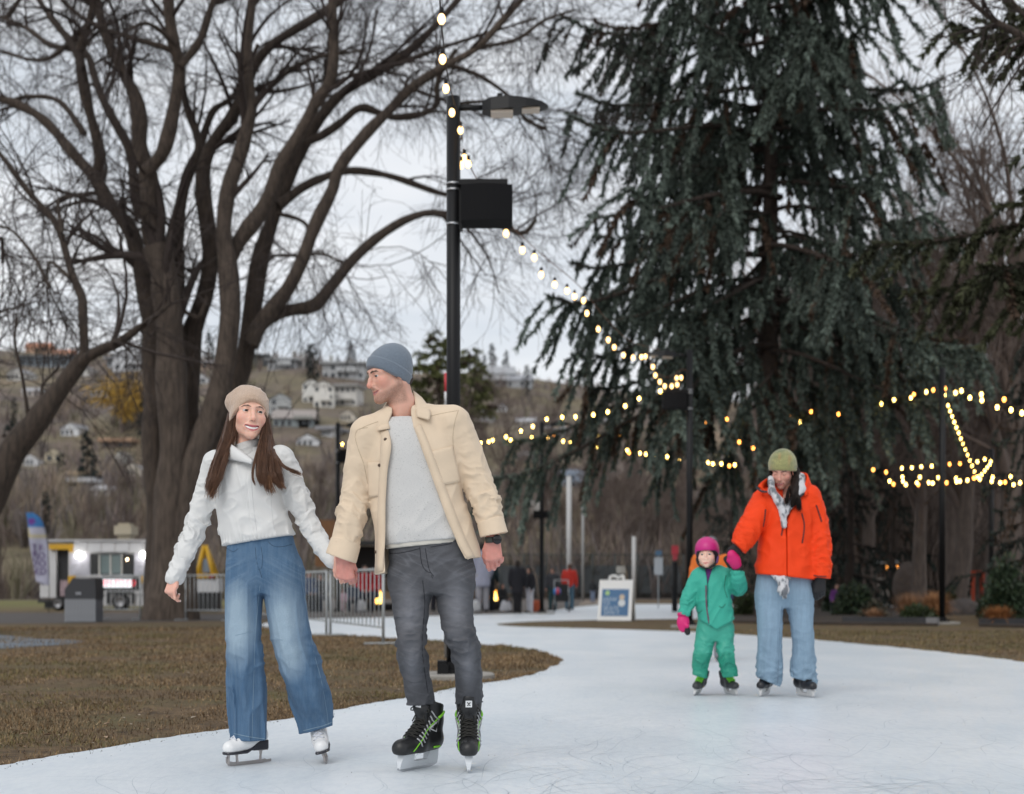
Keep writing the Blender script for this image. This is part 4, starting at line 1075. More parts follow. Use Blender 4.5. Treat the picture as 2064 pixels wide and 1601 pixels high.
def yellow_tree():
 px, py = 246, 872; Y = hill_hit(px, py); s = Y / F; rng = np.random.default_rng(2); base = P3(px, py, Y)
 root = empty('yellow_tree', base, 'golden yellow leafless willow on the hillside left of the big trunk', 'tree')
 K = 6; z = np.linspace(-.5, 5, K); tr = np.column_stack([0 * z, 0 * z, z])[None]; rr = np.linspace(.35, .2, K)[None]
 P1, R1 = children(tr, rr, 16, .3, 1, (15, 60), (3.5, 6.5), 6, rng, grav=-.1, curl=.5, minr=.06, up=.3)
 P2, R2 = children(P1, R1, 9, .2, 1, (15, 50), (1.5, 3.2), 5, rng, grav=.3, curl=.5, minr=.05)
 P3_, R3 = children(P2, R2, 6, .2, 1, (15, 50), (.8, 1.8), 3, rng, grav=.8, curl=.5, minr=.05)
 v, q = tube_arrays(tr, rr, 7); obj('trunk', mesh('trunk', v, [q]), BARKB, root)
 tubes_obj('crown', [(P1, R1, 4), (P2, R2, 3), (P3_, R3, 3)], mat('yellow_twigs', (.62, .40, .085), .9, noise=.4, nscale=.8), root)
 root.scale = (1.25, 1.25, 1.0)
yellow_tree()
BLK = mat('post_black', (.007, .007, .008), .45, spec=.25)
BLK2 = mat('speaker_black', (.008, .008, .009), .8, spec=.15, bump=.0006, bscale=300)
CONC = mat('concrete_pad', (.34, .32, .29), .9, noise=.25, nscale=6)
STEEL = mat('band_steel', (.55, .56, .58), .35, metal=.9)
LENS = mat('lamp_lens', (.62, .52, .42), .25)
def lamp_post(px, Y, top_py, label, arm=1, speaker=True, heads=1, pad=True, r=.063):
 base = P3(px, 0, Y); base[2] = 0
 H = CH - (top_py - HOR) / F * Y
 root = empty('lamp_post', base, label, 'lamp post', 'black lamp posts along the ice')
 mb = MB(); mb.tube([(0, 0, .04), (0, 0, H)], r, 16); obj('pole', mb.mesh('pole', True), BLK, root)
 mb = MB(); mb.box((0, 0, .06), (.26, .26, .03)); mb.box((0, 0, .11), (.15, .15, .08))
 for a in (-1, 1):
  for b in (-1, 1): mb.tube([(a * .10, b * .10, .06), (a * .10, b * .10, .10)], .012, 6)
 obj('base_plate', mb.mesh('base_plate'), BLK, root)
 if pad:
  mb = MB(); mb.lathe([(.0001, .045), (.36, .045), (.375, .035), (.375, -.05), (.0001, -.05)], sides=28); obj('footing', mb.mesh('footing'), CONC, root)
 z = H - .10
 for k in range(heads):
  sgn = arm if k == 0 else -arm
  ah = MB(); ah.tube([(0, 0, z), (sgn * .30, 0, z + .005)], .028, 8); ao = obj('arm', ah.mesh('arm', True), BLK, root)
  xs = np.array([.26, .34, .50, .66, .80, .86]); hw = np.array([.055, .105, .125, .115, .085, .03]); zt = np.array([.050, .075, .085, .070, .045, .02]); zb = np.array([-.03, -.045, -.035, -.015, .0, .008])
  v = []
  for x, w, t, b in zip(xs, hw, zt, zb): v += [(sgn * x, -w, z + b), (sgn * x, w, z + b), (sgn * x, w * .8, z + t), (sgn * x, -w * .8, z + t)]
  q = []
  for i in range(5):
   for j in range(4): q.append([i * 4 + j, i * 4 + (j + 1) % 4, (i + 1) * 4 + (j + 1) % 4, (i + 1) * 4 + j])
  q += [[3, 2, 1, 0], [20, 21, 22, 23]]
  if sgn < 0: q = [f[::-1] for f in q]
  h = MB(); h.add(v, q); h.tube([(sgn * .42, 0, z + .08), (sgn * .42, 0, z + .13)], .025, 8)
  ho = obj('lamp_head', h.mesh('lamp_head'), BLK, root)
  l = MB(); l.box((sgn * .44, 0, z - .052), (.20, .17, .024)); l.box((sgn * .70, 0, z - .020), (.16, .13, .020)); obj('lens', l.mesh('lens'), LENS, ho)
 if speaker:
  zs = H - 1.0
  sgn = 1 if arm > 0 else -1
  s = MB(); n = 9; v = []
  xs = np.linspace(0, .46, n); bul = .05 * np.sin(np.linspace(0, math.pi, n))
  for x, b in zip(xs, bul): v += [(sgn * (.075 + x), -.17 - b, zs - .16), (sgn * (.075 + x), .13, zs - .16), (sgn * (.075 + x), .13, zs + .16), (sgn * (.075 + x), -.17 - b, zs + .16)]
  q = []
  for i in range(n - 1):
   for j in range(4): q.append([i * 4 + j, i * 4 + (j + 1) % 4, (i + 1) * 4 + (j + 1) % 4, (i + 1) * 4 + j])
  q += [[3, 2, 1, 0], [4 * (n - 1) + j for j in range(4)]]
  if sgn < 0: q = [f[::-1] for f in q]
  s.add(v, q); so = obj('speaker', s.mesh('speaker'), BLK2, root)
  b = MB(); b.box((sgn * .27, -.02, zs + .20), (.44, .20, .05)); b.box((sgn * .068, 0, zs), (.03, .10, .42)); obj('speaker_bracket', b.mesh('speaker_bracket'), BLK, so)
  for dz in (.21, .155, -.155):
   m_ = MB(); m_.lathe([(r + .001, -.008), (r + .004, -.008), (r + .004, .008), (r + .001, .008)], (0, 0, zs + dz), 16); obj('steel_band', m_.mesh('steel_band', True), STEEL, root)
 return root, base, H
LP1 = lamp_post(914, 12.9, 196, 'nearest black lamp post behind the man with a speaker box to its right')
LP2 = lamp_post(1390, 28.0, 706, 'black lamp post behind the child in green with its lamp arm to the left', arm=-1)
LP3 = lamp_post(1092, 40.8, 850, 'black lamp post in the middle distance left of the spruce', heads=1, speaker=False)
LP4 = lamp_post(681, 41.0, 852, 'black lamp post between the couple, left of the man')
LP5 = lamp_post(1899, 30.5, 742, 'tall black lamp post at right where two light strings meet', speaker=False, heads=0)
LP6 = lamp_post(1998, 36.0, 905, 'farther thin black lamp post near the right edge', speaker=False, heads=0)
mb = MB(); mb.box((-.12, 0, 2.85), (.24, .22, .22)); mb.box((.13, 0, 2.85), (.2, .22, .2)); obj('speaker', mb.mesh('speaker'), BLK2, LP3[0])
b1 = empty('utility_box', np.array([(893 - 1032) / F * 12.8, 12.8, 0]), 'small black box on the footing of the nearest lamp post', 'box'); 
mb = MB(); mb.box((0, 0, .09), (.10, .12, .09)); mb.box((-.01, 0, .15), (.08, .10, .03)); obj('case', mb.mesh('case'), BLK, b1)
GLOW = mat('bulb_warm', (1, .8, .5), .3, emit=(1.0, .58, .20), estr=4.2)
GLOWF = mat('bulb_yellow', (1, .8, .4), .3, emit=(1.0, .64, .15), estr=17.0)
GLOWO = mat('bulb_amber', (1, .5, .2), .3, emit=(1.0, .36, .06), estr=11.0)
CORD = mat('light_cord', (.030, .020, .016), .7)
CORDR = mat('light_cord_brown', (.13, .055, .030), .7)
def bulb_mesh(name, k=1.0):
 m = MB(); m.lathe([(.0001, -.075), (.014, -.070), (.024, -.055), (.0275, -.038), (.024, -.020), (.016, -.006), (.012, 0), (.0001, .002)], sides=10); return m.mesh(name, True)
def sock_mesh():
 m = MB(); m.lathe([(.0001, -.004), (.0150, -.004), (.0165, .018), (.0165, .040), (.0001, .044)], sides=8); return m.mesh('socket', True)
BM = {}
SOCK = sock_mesh(); SOCK.materials.append(BLK)
def string(label, cable, bulbs, mats, sag=0.0, cordm=None, hang=.05, scale=1.0, rad=.006):
 root = empty('string_lights', cable[0], label, 'string lights', 'warm string lights strung between the posts')
 b0 = np.asarray(cable[0])
 mb = MB(); mb.tube(spline(np.asarray(cable) - b0, 60), rad, 5); obj('cable', mb.mesh('cable', True), cordm or CORD, root)
 for i, p in enumerate(bulbs):
  m_ = mats[i % len(mats)] if isinstance(mats, list) else mats
  key = m_.name
  if key not in BM: BM[key] = bulb_mesh('bulb'); BM[key].materials.append(m_)
  o = obj('bulb', BM[key], None, root, np.asarray(p) - b0); o.scale = (scale,) * 3
  s_ = obj('socket', SOCK, None, o)
 return root
def along(pts, Ys):
 return [P3(a, b, y) for (a, b), y in zip(pts, Ys)]
def spread(pts, Y0, Y1):
 n = len(pts); return [P3(a, b, Y0 + (Y1 - Y0) * i / max(n - 1, 1)) for i, (a, b) in enumerate(pts)]
nb = [(890, 28), (892, 110), (899, 170), (911, 219), (928, 255)]
string('string of lights rising from the nearest lamp post out of the top of the frame', spread([(884, -60), (887, 10), (893, 80), (902, 150), (915, 205), (926, 240), (932, 285)], 9.0, 13.2), spread(nb, 9.3, 12.8), GLOW, scale=.95)
string('short cluster of lit bulbs wrapped round the nearest post under its arm', spread([(928, 250), (930, 275), (925, 288), (916, 292), (926, 305), (940, 318), (952, 330)], 13.2, 13.15), spread([(922, 286), (913, 298), (936, 311), (944, 323), (929, 325)], 13.15, 13.1), GLOW)
la = [(1020, 463), (1053, 497), (1077, 512), (1091, 547), (1118, 567), (1143, 580), (1158, 592), (1176, 600), (1183, 626), (1206, 658), (1226, 680), (1238, 695), (1257, 711), (1276, 716), (1293, 715), (1301, 714)]
string('long string of lights drooping from the nearest post right across the spruce', spread([(935, 300), (955, 350), (1000, 420), (1050, 475), (1100, 520), (1145, 556), (1180, 590), (1215, 635), (1250, 672), (1275, 690), (1300, 698), (1330, 706)], 13.3, 26.5), spread(la, 15.5, 26), GLOW, cordm=CORDR, scale=1.15)
string('end of the drooping string looping to the lamp post behind the child', spread([(1306, 705), (1312, 735), (1330, 756), (1350, 760), (1375, 745), (1388, 752)], 26, 28), spread([(1316, 735), (1321, 752), (1330, 765), (1340, 774), (1354, 774), (1365, 771), (1364, 758), (1373, 757)], 26.3, 27.8), GLOW, cordm=CORDR, scale=1.2)
lb = [(1331, 785), (1288, 800), (1260, 815), (1225, 827), (1196, 833), (1160, 837), (1133, 838), (1102, 842), (1074, 857), (1050, 866), (1020, 878), (1029, 884), (993, 885), (985, 888), (969, 890), (800, 900), (706, 897), (690, 893)]
string('light string from the post behind the child leftwards past the man', spread([(1385, 768), (1331, 782), (1260, 808), (1196, 828), (1102, 839), (1020, 873), (969, 886), (880, 893), (800, 897), (706, 893), (683, 880)], 28, 41), spread(lb, 28.5, 40.8), GLOWF, scale=1.0)
lc = [(1072, 880), (1103, 879), (1117, 878), (1135, 887), (1150, 888), (1163, 879), (1168, 893), (1207, 877), (1203, 898), (1248, 873), (1235, 903), (1264, 905), (1268, 910), (1290, 911), (1302, 913), (1318, 914), (1334, 918), (1345, 918), (1370, 922), (1402, 927), (1427, 930), (1437, 932), (1454, 932), (1470, 936), (1481, 934), (1532, 940)]
string('low light string running from the middle lamp post right behind the spruce boughs', spread([(1060, 878), (1110, 876), (1160, 880), (1210, 888), (1270, 902), (1340, 913), (1410, 923), (1480, 931), (1540, 936), (1600, 940)], 41, 33), spread(lc, 40.5, 33), [GLOWF, GLOWF, GLOWO, GLOWF, GLOWF, GLOWO, GLOWF], scale=1.0)
ld = [(1340, 865), (1424, 850), (1465, 842), (1506, 842), (1516, 868), (1490, 888), (1518, 900)]
string('dim amber string hanging under the spruce above the orange jacket', spread([(1320, 868), (1424, 845), (1465, 838), (1510, 838), (1518, 866), (1495, 884), (1522, 905)], 35, 33), spread(ld, 35, 33), [GLOWO, GLOWO, GLOWO, GLOWF], scale=1.0)
le = [(1594, 836), (1612, 848), (1635, 827), (1690, 832), (1750, 820), (1777, 811), (1802, 803), (1836, 799), (1842, 792), (1867, 787), (1881, 783), (1905, 780), (1904, 793)]
string('light string from under the spruce up to the tall right lamp post', spread([(1570, 840), (1635, 824), (1700, 824), (1777, 806), (1840, 790), (1898, 772)], 36, 30.5), spread(le, 36, 30.5), [GLOWO, GLOWF, GLOWO, GLOWO, GLOWF, GLOWF, GLOWF, GLOWF], scale=1.0)
lf = [(1926, 788), (1938, 784), (1955, 798), (1979, 803), (1978, 791), (2010, 817), (2024, 801), (2038, 822), (2060, 828), (2090, 838)]
string('light string from the tall right lamp post out of the right edge', spread([(1900, 772), (1940, 782), (1980, 796), (2040, 817), (2110, 838)], 30.5, 24), spread(lf, 30, 24.5), [GLOWF, GLOWF, GLOWF, GLOWF, GLOWF, GLOWF, GLOWO], scale=1.1)
lv = [(1911 + 58 * t ** 1.05, 815 + 144 * t) for t in np.linspace(0, 1, 14)] + [(1973, 958), (1979, 954), (1985, 947), (1990, 940), (1995, 934), (1997, 928)]
string('steep V of closely set bulbs between the two right lamp posts', spread([(1901, 775), (1912, 810), (1930, 862), (1950, 915), (1968, 956), (1978, 952), (1990, 938), (1998, 918)], 30.5, 36), spread(lv, 30.8, 35.8), GLOWF, scale=.8)
lg = [(1760, 944), (1786, 949), (1818, 941), (1838, 940), (1857, 938), (1878, 937), (1914, 933), (1935, 932), (1970, 928), (1985, 923)]
string('upper horizontal light string behind the tall right lamp post', spread([(1740, 944), (1820, 938), (1900, 932), (1985, 920), (1998, 912)], 33, 36), spread(lg, 33, 36), [GLOWO, GLOWO, GLOWF, GLOWF, GLOWF, GLOWF], scale=.95)
lh = [(1793, 967), (1801, 973), (1819, 959), (1820, 967), (1826, 974), (1848, 970), (1851, 974), (1854, 959), (1872, 970), (1880, 971), (1891, 960), (1908, 970), (1927, 961), (1928, 968), (1935, 967), (1950, 965), (1963, 961), (1975, 963), (1999, 967), (2001, 959), (2016, 970), (2026, 969), (2037, 958), (2043, 974), (2056, 970), (2075, 972)]
string('lower horizontal light string across the right edge', spread([(1780, 962), (1850, 966), (1930, 962), (2000, 961), (2100, 968)], 33, 31), spread(lh, 33, 31.2), [GLOWF, GLOWO, GLOWF, GLOWF, GLOWF], scale=.95)
GALV = mat('barrier_galvanised', (.42, .44, .45), .5, metal=.2, noise=.2, nscale=20)
def barrier(a, b, H, label, nbar=12, foot=True, name='crowd_barrier', dark=False):
 a, b = np.asarray(a, float), np.asarray(b, float)
 root = empty(name, a, label, 'barrier', 'steel crowd barriers beside the ice')
 d = b - a; L = float(np.linalg.norm(d)); u = d / L
 m_ = GALV
 for t in (0.02, .98):
  mb = MB(); mb.tube([d * t + (0, 0, .03), d * t + (0, 0, H)], .021, 8); obj('post', mb.mesh('post', True), m_, root)
  if foot:
   pv = np.array([-u[1], u[0], 0]) * .28; f = MB(); f.box(d * t + (0, 0, .016), (.05, .05, .02)); f.tube([d * t - pv + (0, 0, .018), d * t + pv + (0, 0, .018)], .016, 6); obj('foot', f.mesh('foot'), m_, root)
 for z, r in ((H - .02, .020), (.24, .014)):
  mb = MB(); mb.tube([d * .02 + (0, 0, z), d * .98 + (0, 0, z)], r, 8); obj('rail', mb.mesh('rail', True), m_, root)
 mb = MB(); mb.tube([(0, 0, 0), (0, 0, H - .26)], .0085, 6); bm = mb.mesh('bar', True)
 for i in range(nbar):
  t = .02 + .96 * (i + 1) / (nbar + 1)
  obj('bar', bm, m_, root, d * t + np.array([0, 0, .24]))
 return root
g0 = lambda px, Y: np.array([(px - 1032) / F * Y, Y, 0])
barrier(g0(775, 20.0), g0(664, 23.5), 1.08, 'nearest barrier panel beside the man\'s leg, on the edge of the ice', 13)
barrier(g0(660, 23.6), g0(566, 27.5), 1.08, 'barrier panel behind the woman\'s raised hand, second from the man', 13)
barrier(g0(562, 27.6), g0(470, 33.0), 1.08, 'barrier panel mostly hidden behind the woman\'s jeans', 13)
barrier(g0(466, 33.0), g0(372, 33.6), 1.08, 'barrier panel right in front of the big trunk', 9)
barrier(g0(368, 33.6), g0(288, 34.0), 1.08, 'barrier panel left of the big trunk beside its neighbour', 8)
barrier(g0(284, 34.0), g0(205, 34.4), 1.08, 'barrier panel next to the grey waste bin', 8)
def bin_():
 base = P3(170, HOR + CH * F / 32.0, 32.0); s = 32.0 / F
 root = empty('waste_bin', base, 'large grey slatted waste bin with a dark hooded lid beside the barriers', 'bin')
 w, d, h = 62 * s, .62, 46 * s
 slm = mat('bin_slat', (.235, .245, .265), .6, noise=.15, nscale=8)
 mb = MB(); mb.box((0, 0, h / 2), (w * .96, d * .94, h)); obj('body', mb.mesh('body'), mat('bin_body', (.13, .135, .15), .6), root)
 sm = MB(); sm.box((0, 0, 0), (w / 9.4, .03, h * .98)); sm = sm.mesh('slat')
 for i in range(9): obj('slat', sm, slm, root, (-w / 2 + w * (i + .5) / 9, -d / 2 + .005, h / 2 + .01))
 lm = mat('bin_lid', (.035, .036, .042), .5)
 v = []; 
 for y in (-d / 2, d / 2):
  v += [(-w / 2, y, h), (w / 2, y, h), (w / 2, y, h + 20 * s), (w / 2 - 2 * s, y, h + 42 * s), (-w / 2 + 16 * s, y, h + 43 * s), (-w / 2, y, h + 20 * s)]
 q = [[i, (i + 1) % 6, (i + 1) % 6 + 6, i + 6] for i in range(6)]
 mb = MB(); mb.add(v, q); mb.add(v, [[0, 5, 2, 1], [5, 4, 3, 2], [6, 7, 8, 11], [11, 8, 9, 10]]); obj('lid', mb.mesh('lid'), lm, root)
 mb = MB(); mb.box((-w * .05, -d / 2 - .01, h + 12 * s), (.12, .02, .05)); obj('badge', mb.mesh('badge'), mat('bin_badge', (.30, .31, .34), .5), root)
bin_()
def text_mesh(body, size, name='lettering', ext=.002):
 cu = bpy.data.curves.new(name, 'FONT'); cu.body = body; cu.size = size; cu.extrude = ext; cu.align_x = 'CENTER'; cu.align_y = 'CENTER'; cu.resolution_u = 2
 o = bpy.data.objects.new('tmp_text', cu); COL.objects.link(o)
 dg = bpy.context.evaluated_depsgraph_get(); me = bpy.data.meshes.new_from_object(o.evaluated_get(dg)); me.name = name
 bpy.data.objects.remove(o); bpy.data.curves.remove(cu)
 return me
def letters(body, size, m, parent, loc, rot, ext=.002, name='lettering'):
 me = text_mesh(body, size, name, ext); me.materials.append(m)
 o = obj(name, me, None, parent, loc); o.rotation_euler = rot; return o
def truck():
 Y = 46.0; s = Y / F; base = P3(200, HOR + CH * F / Y, Y)
 root = empty('food_truck', base, 'white and yellow food truck with a serving hatch and lit sign by the big trunk', 'food truck')
 X = lambda px: (px - 200) * s
 Z = lambda py: CH - (py - HOR) * s
 wh = mat('truck_white', (.56, .56, .57), .5, noise=.08, nscale=3); yl = mat('truck_yellow', (.60, .34, .015), .5); dk = mat('truck_dark', (.02, .021, .022), .5)
 D = 2.0
 def box(nm, x0, x1, y0, y1, dy0, dy1, m_, par=root):
  mb = MB(); mb.box(((X(x0) + X(x1)) / 2, (dy0 + dy1) / 2, (Z(y0) + Z(y1)) / 2), (abs(X(x1) - X(x0)), dy1 - dy0, abs(Z(y1) - Z(y0)))); return obj(nm, mb.mesh(nm), m_, par)
 body = box('body', 138, 309, 1112, 1198, 0, D, wh)
 box('cab_wall', 80, 112, 1096, 1205, .02, D, wh)
 box('doorway', 112, 138, 1104, 1206, .25, D, dk)
 box('lower_skirt', 200, 309, 1190, 1222, .05, D - .05, wh)
 mb = MB(); mb.box(((X(98) + X(304)) / 2, D / 2, Z(1090)), (X(306) - X(97), D + .3, .06)); obj('roof', mb.mesh('roof'), wh, root)
 fm = MB(); fm.box((0, 0, 0), (X(160) - X(132) - .02, .03, Z(1090) - Z(1113))); fm = fm.mesh('fascia_panel')
 for i in range(6): obj('fascia_panel', fm, wh, root, (X(164 + 28 * i), -.10, Z(1102))).rotation_euler = (R(-12), 0, 0)
 box('awning_trim', 101, 150, 1097, 1108, -.12, .1, yl)
 box('bracket', 140, 151, 1108, 1113, -.1, .1, yl)
 h = box('hatch', 183, 270, 1117, 1160, -.04, .03, dk)
 for x0, x1, m_ in ((187, 200, dk), (204, 222, GLASS), (226, 244, GLASS), (249, 268, dk)):
  box('window', x0, x1, 1119, 1156, -.06, -.045, mat('truck_glass', (.16, .21, .21), .15) if m_ is GLASS else m_, h)
 fr = mat('hatch_frame', (.48, .47, .44), .5)
 for x in (201.5, 224, 246.5): box('window_frame', x - 1.6, x + 1.6, 1116, 1159, -.085, -.05, fr, h)
 box('counter', 180, 275, 1159, 1164, -.30, .0, wh)
 lt = mat('truck_interior_lamp', (1, .8, .6), .3, emit=(1, .72, .42), estr=14)
 m_ = MB(); m_.lathe([(.0001, .035), (.03, .02), (.035, 0), (.03, -.02), (.0001, -.035)], (X(258), -.09, Z(1128)), 8); obj('hatch_lamp', m_.mesh('hatch_lamp'), lt, h)
 box('menu_board', 142, 181, 1116, 1160, -.03, .0, mat('menu_board', (.50, .50, .56), .6, noise=.3, nscale=6))
 box('menu_board', 271, 308, 1116, 1160, -.03, .0, MATS['menu_board'])
 fl = mat('floodlight_glow', (1, 1, 1), .3, emit=(1.0, .97, .92), estr=20)
 for x in (162, 291):
  l = MB(); l.lathe([(.0001, .09), (.07, .07), (.10, 0), (.07, -.07), (.0001, -.09)], (X(x), -.17, Z(1119)), 10); obj('floodlight', l.mesh('floodlight', True), fl, root)
 box('yellow_panel', 138, 152, 1161, 1190, -.03, .0, yl); box('yellow_panel', 285, 310, 1161, 1175, -.03, .0, yl)
 box('dark_band', 152, 285, 1166, 1190, -.02, .0, dk)
 sg = box('lit_sign', 199, 267, 1168, 1184, -.08, -.03, mat('sign_glow', (1, 1, 1), .3, emit=(.85, .95, 1.0), estr=1.1))
 letters('OPEN FOOD', .24, mat('sign_red', (.8, .02, .03), .4, emit=(.9, .02, .05), estr=1.2), sg, (X(233), -.088, Z(1176)), (R(90), 0, 0))
 vt = MB(); vt.box((X(234), D * .6, Z(1084)), (X(246) - X(222), .6, Z(1078) - Z(1092))); vt.box((X(234), D * .6, Z(1067)), (X(251) - X(216), .9, Z(1058) - Z(1076))); vt.box((X(234), D * .6, Z(1056)), (X(246) - X(222), .6, .12))
 obj('roof_vent', vt.mesh('roof_vent'), mat('vent_beige', (.40, .35, .26), .7), root)
 ty = mat('tyre', (.016, .016, .017), .85); rim = mat('rim_steel', (.25, .25, .26), .4, metal=.7)
 for x, r in ((243, .30), (118, .22)):
  w = MB(); w.lathe([(.10, -.12), (r * .9, -.12), (r, -.08), (r, .08), (r * .9, .12), (.10, .12)], (X(x), .12, r + .0), 20, rotm(90, 0, 0)); wo = obj('wheel', w.mesh('wheel', True), ty, root)
  w = MB(); w.lathe([(.0001, .05), (r * .5, .06), (r * .62, .10), (r * .62, .02)], (X(x), -.02, r), 14, rotm(90, 0, 0)); obj('rim', w.mesh('rim', True), rim, wo)
 a = MB(); a.box((X(243), -.0, .58), (.86, .10, .07)); a.box((X(243) - .40, 0, .40), (.07, .10, .36)); a.box((X(243) + .40, 0, .40), (.07, .10, .36)); obj('wheel_arch', a.mesh('wheel_arch'), dk, root)
 b = MB(); b.box((X(96), .2, .30), (X(118) - X(80), .5, .10)); b.box((X(98), .2, .16), (.3, .3, .2)); obj('step', b.mesh('step'), dk, root)
 p = MB(); p.box((X(128), .1, Z(1186)), (X(136) - X(120), .1, Z(1172) - Z(1204))); obj('poster', p.mesh('poster'), mat('poster_pink', (.40, .30, .33), .7, noise=.5, nscale=9), root)
truck()
def flag():
 Y = 43.0; s = Y / F; base = P3(98, HOR + CH * F / Y, Y)
 root = empty('feather_flag', base, 'tall feather flag with purple letters in front of the food truck', 'flag')
 X = lambda px: (px - 98) * s; Z = lambda py: CH - (py - HOR) * s
 pole = MB(); pole.tube(spline([(X(98), 0, 0), (X(99), 0, Z(1170)), (X(95), 0, Z(1080)), (X(84), 0, Z(1045)), (X(62), 0, Z(1034))], 20), .012, 6); obj('pole', pole.mesh('pole', True), BLK, root)
 rows = [(1034, 52, 68), (1044, 54, 82), (1056, 56, 88), (1075, 58, 93), (1100, 62, 96), (1130, 66, 98), (1158, 70, 100), (1172, 72, 101), (1180, 86, 101)]
 g = np.array([[(X(a + (b - a) * t), -.03 + .05 * math.sin(t * 4 + y * .05), Z(y)) for t in np.linspace(0, 1, 7)] for y, a, b in [(np.interp(k, range(9), [r[0] for r in rows]), np.interp(k, range(9), [r[1] for r in rows]), np.interp(k, range(9), [r[2] for r in rows])) for k in np.linspace(0, 8, 33)]])
 mb = MB(); mb.sheet(g, .01); v = np.concatenate(mb.v)
 py = HOR - (v[:, 2] + base[2] - CH) / s; xx = v[:, 0] / s + 98
 c = np.repeat(np.array([[.40, .40, .50]]), len(v), 0)
 c[py < 1084] = (.46, .40, .22); c[(py < 1076) & (xx > 62)] = (.42, .42, .50); c[py < 1062] = (.035, .16, .40)
 c[(np.hypot(xx - 64, (py - 1052)) < 8)] = (.12, .03, .22)
 me = mesh('banner', v, [np.concatenate(mb.q)], True, c)
 b = obj('banner', me, mat('flag_cloth', attr=True, rough=.8), root)
 pu = mat('flag_purple', (.075, .022, .130), .8)
 for col, word in ((78, 'TRUCK'), (91, 'FOOD')):
  n = len(word)
  for i, ch in enumerate(word):
   y = 1098 + (62 / n) * (i + .5) + (0 if n == 5 else 0); sz = .26 if n == 5 else .30
   letters(ch, sz * .95, pu, b, (X(col - 7 + (y - 1098) * .10), -.10, Z(y)), (R(90), 0, R(0)), .004)
flag()
def cart():
 Y = 40.0; s = Y / F; base = P3(415, HOR + CH * F / Y, Y)
 root = empty('market_cart', base, 'small cart with a yellow A-shaped frame and white counter right of the big trunk', 'cart')
 X = lambda px: (px - 415) * s; Z = lambda py: CH - (py - HOR) * s
 yl = MATS['truck_yellow']; wh = MATS['truck_white']
 f = MB()
 for x0, x1 in ((398, 408), (432, 412)): f.tube([(X(x0), -.1, Z(1162)), (X(x1), .2, Z(1100))], .06, 8)
 f.box((X(415), -.1, Z(1163)), (X(438) - X(394), .1, .16)); f.tube([(X(398), .5, Z(1162)), (X(408), .3, Z(1102))], .05, 6); f.tube([(X(432), .5, Z(1162)), (X(412), .3, Z(1102))], .05, 6)
 obj('frame', f.mesh('frame', True), yl, root)
 p = MB(); p.box((X(415), .1, Z(1140)), (X(424) - X(406), .03, Z(1128) - Z(1154))); obj('panel', p.mesh('panel'), mat('cart_panel', (.22, .27, .33), .6), root)
 c = MB(); c.box((X(418), .2, Z(1180)), (X(444) - X(394), .7, Z(1166) - Z(1194))); obj('counter', c.mesh('counter'), wh, root)
 b = MB(); b.box((X(418), .25, Z(1213)), (X(440) - X(398), .6, Z(1194) - Z(1236))); obj('base', b.mesh('base'), MATS['truck_dark'], root)
 m_ = MB(); m_.lathe([(.0001, .06), (.07, .03), (.08, -.02), (.0001, -.05)], (X(430), -.2, Z(1163)), 10); obj('red_jar', m_.mesh('red_jar', True), mat('jar_red', (.45, .03, .03), .4), root)
cart()
def aframe():
 base = G3(1243, 1251); base = P3(1243, 1251, GY(1251)); Y = base[1]; s = Y / F
 root = empty('sandwich_board', base, 'white and blue A-frame notice board on the grass strip between the ice lanes', 'sign', rz=R(-16))
 wh = mat('board_white', (.68, .68, .67), .6); bl = mat('board_blue', (.022, .105, .235), .5); gy = mat('board_side', (.16, .155, .135), .8)
 h, w = .98, .80
 for sg, nm in ((-1, 'front_board'), (1, 'back_board')):
  M = Matrix.Rotation(R(-15 * sg), 3, 'X')
  o = empty(nm, (0, 0, 0)); o.parent = root
  T = lambda x, z, off=0: tuple(M @ Vector((x, sg * off, 0)) + Vector((x * 0, sg * .27 - sg * math.sin(R(15)) * z, z * math.cos(R(15)))))
  mb = MB(); mb.box((0, 0, h / 2), (w, .05, h)); me = mb.mesh('board')
  b = obj('board', me, wh, o, (0, sg * .27, 0)); b.rotation_euler = (R(15 * sg), 0, 0)
  if sg == -1:
   p = MB(); p.box((0, -.029, h * .44), (w * .80, .008, h * .66)); obj('panel', p.mesh('panel'), bl, b)
   hnd = MB(); hnd.tube(spline([(-.16, 0, h - .02), (-.15, 0, h + .08), (-.03, 0, h + .10), (.03, 0, h + .06), (.15, 0, h + .10), (.17, 0, h - .02)], 20), .035, 8); obj('handle', hnd.mesh('handle', True), wh, b)
   lm = mat('board_text', (.42, .50, .58), .6)
   for tx, z, x, sz in (('HOW', .50, -.12, .13), ('TO', .40, -.20, .12), ('SKATE', .29, -.09, .13), ('SAFELY', .185, -.07, .12)):
    letters(tx, sz, lm, b, (x, -.035, z), (R(90), 0, 0))
   dd = MB(); dd.lathe([(.0001, .003), (.055, .003), (.055, 0)], (-.19, -.034, .66), 16, rotm(90, 0, 0)); obj('badge', dd.mesh('badge'), mat('badge_green', (.32, .50, .20), .6), b)
   for z, r, c in ((.42, .085, (.55, .58, .60)), (.56, .065, (.50, .40, .30))):
    dd = MB(); dd.lathe([(.0001, .003), (r, .003), (r, 0)], (.16, -.034, z), 16, rotm(90, 0, 0)); obj('picture', dd.mesh('picture'), mat('board_pic_%d' % int(z * 100), c, .6), b)
 sd = MB()
 for x in (-w / 2 + .02, w / 2 - .02): sd.add([(x, -.25, .03), (x, .25, .03), (x, .02, .90), (x, -.02, .90)], q=[[0, 1, 2, 3]])
 obj('side_panel', sd.mesh('side_panel'), gy, root)
aframe()
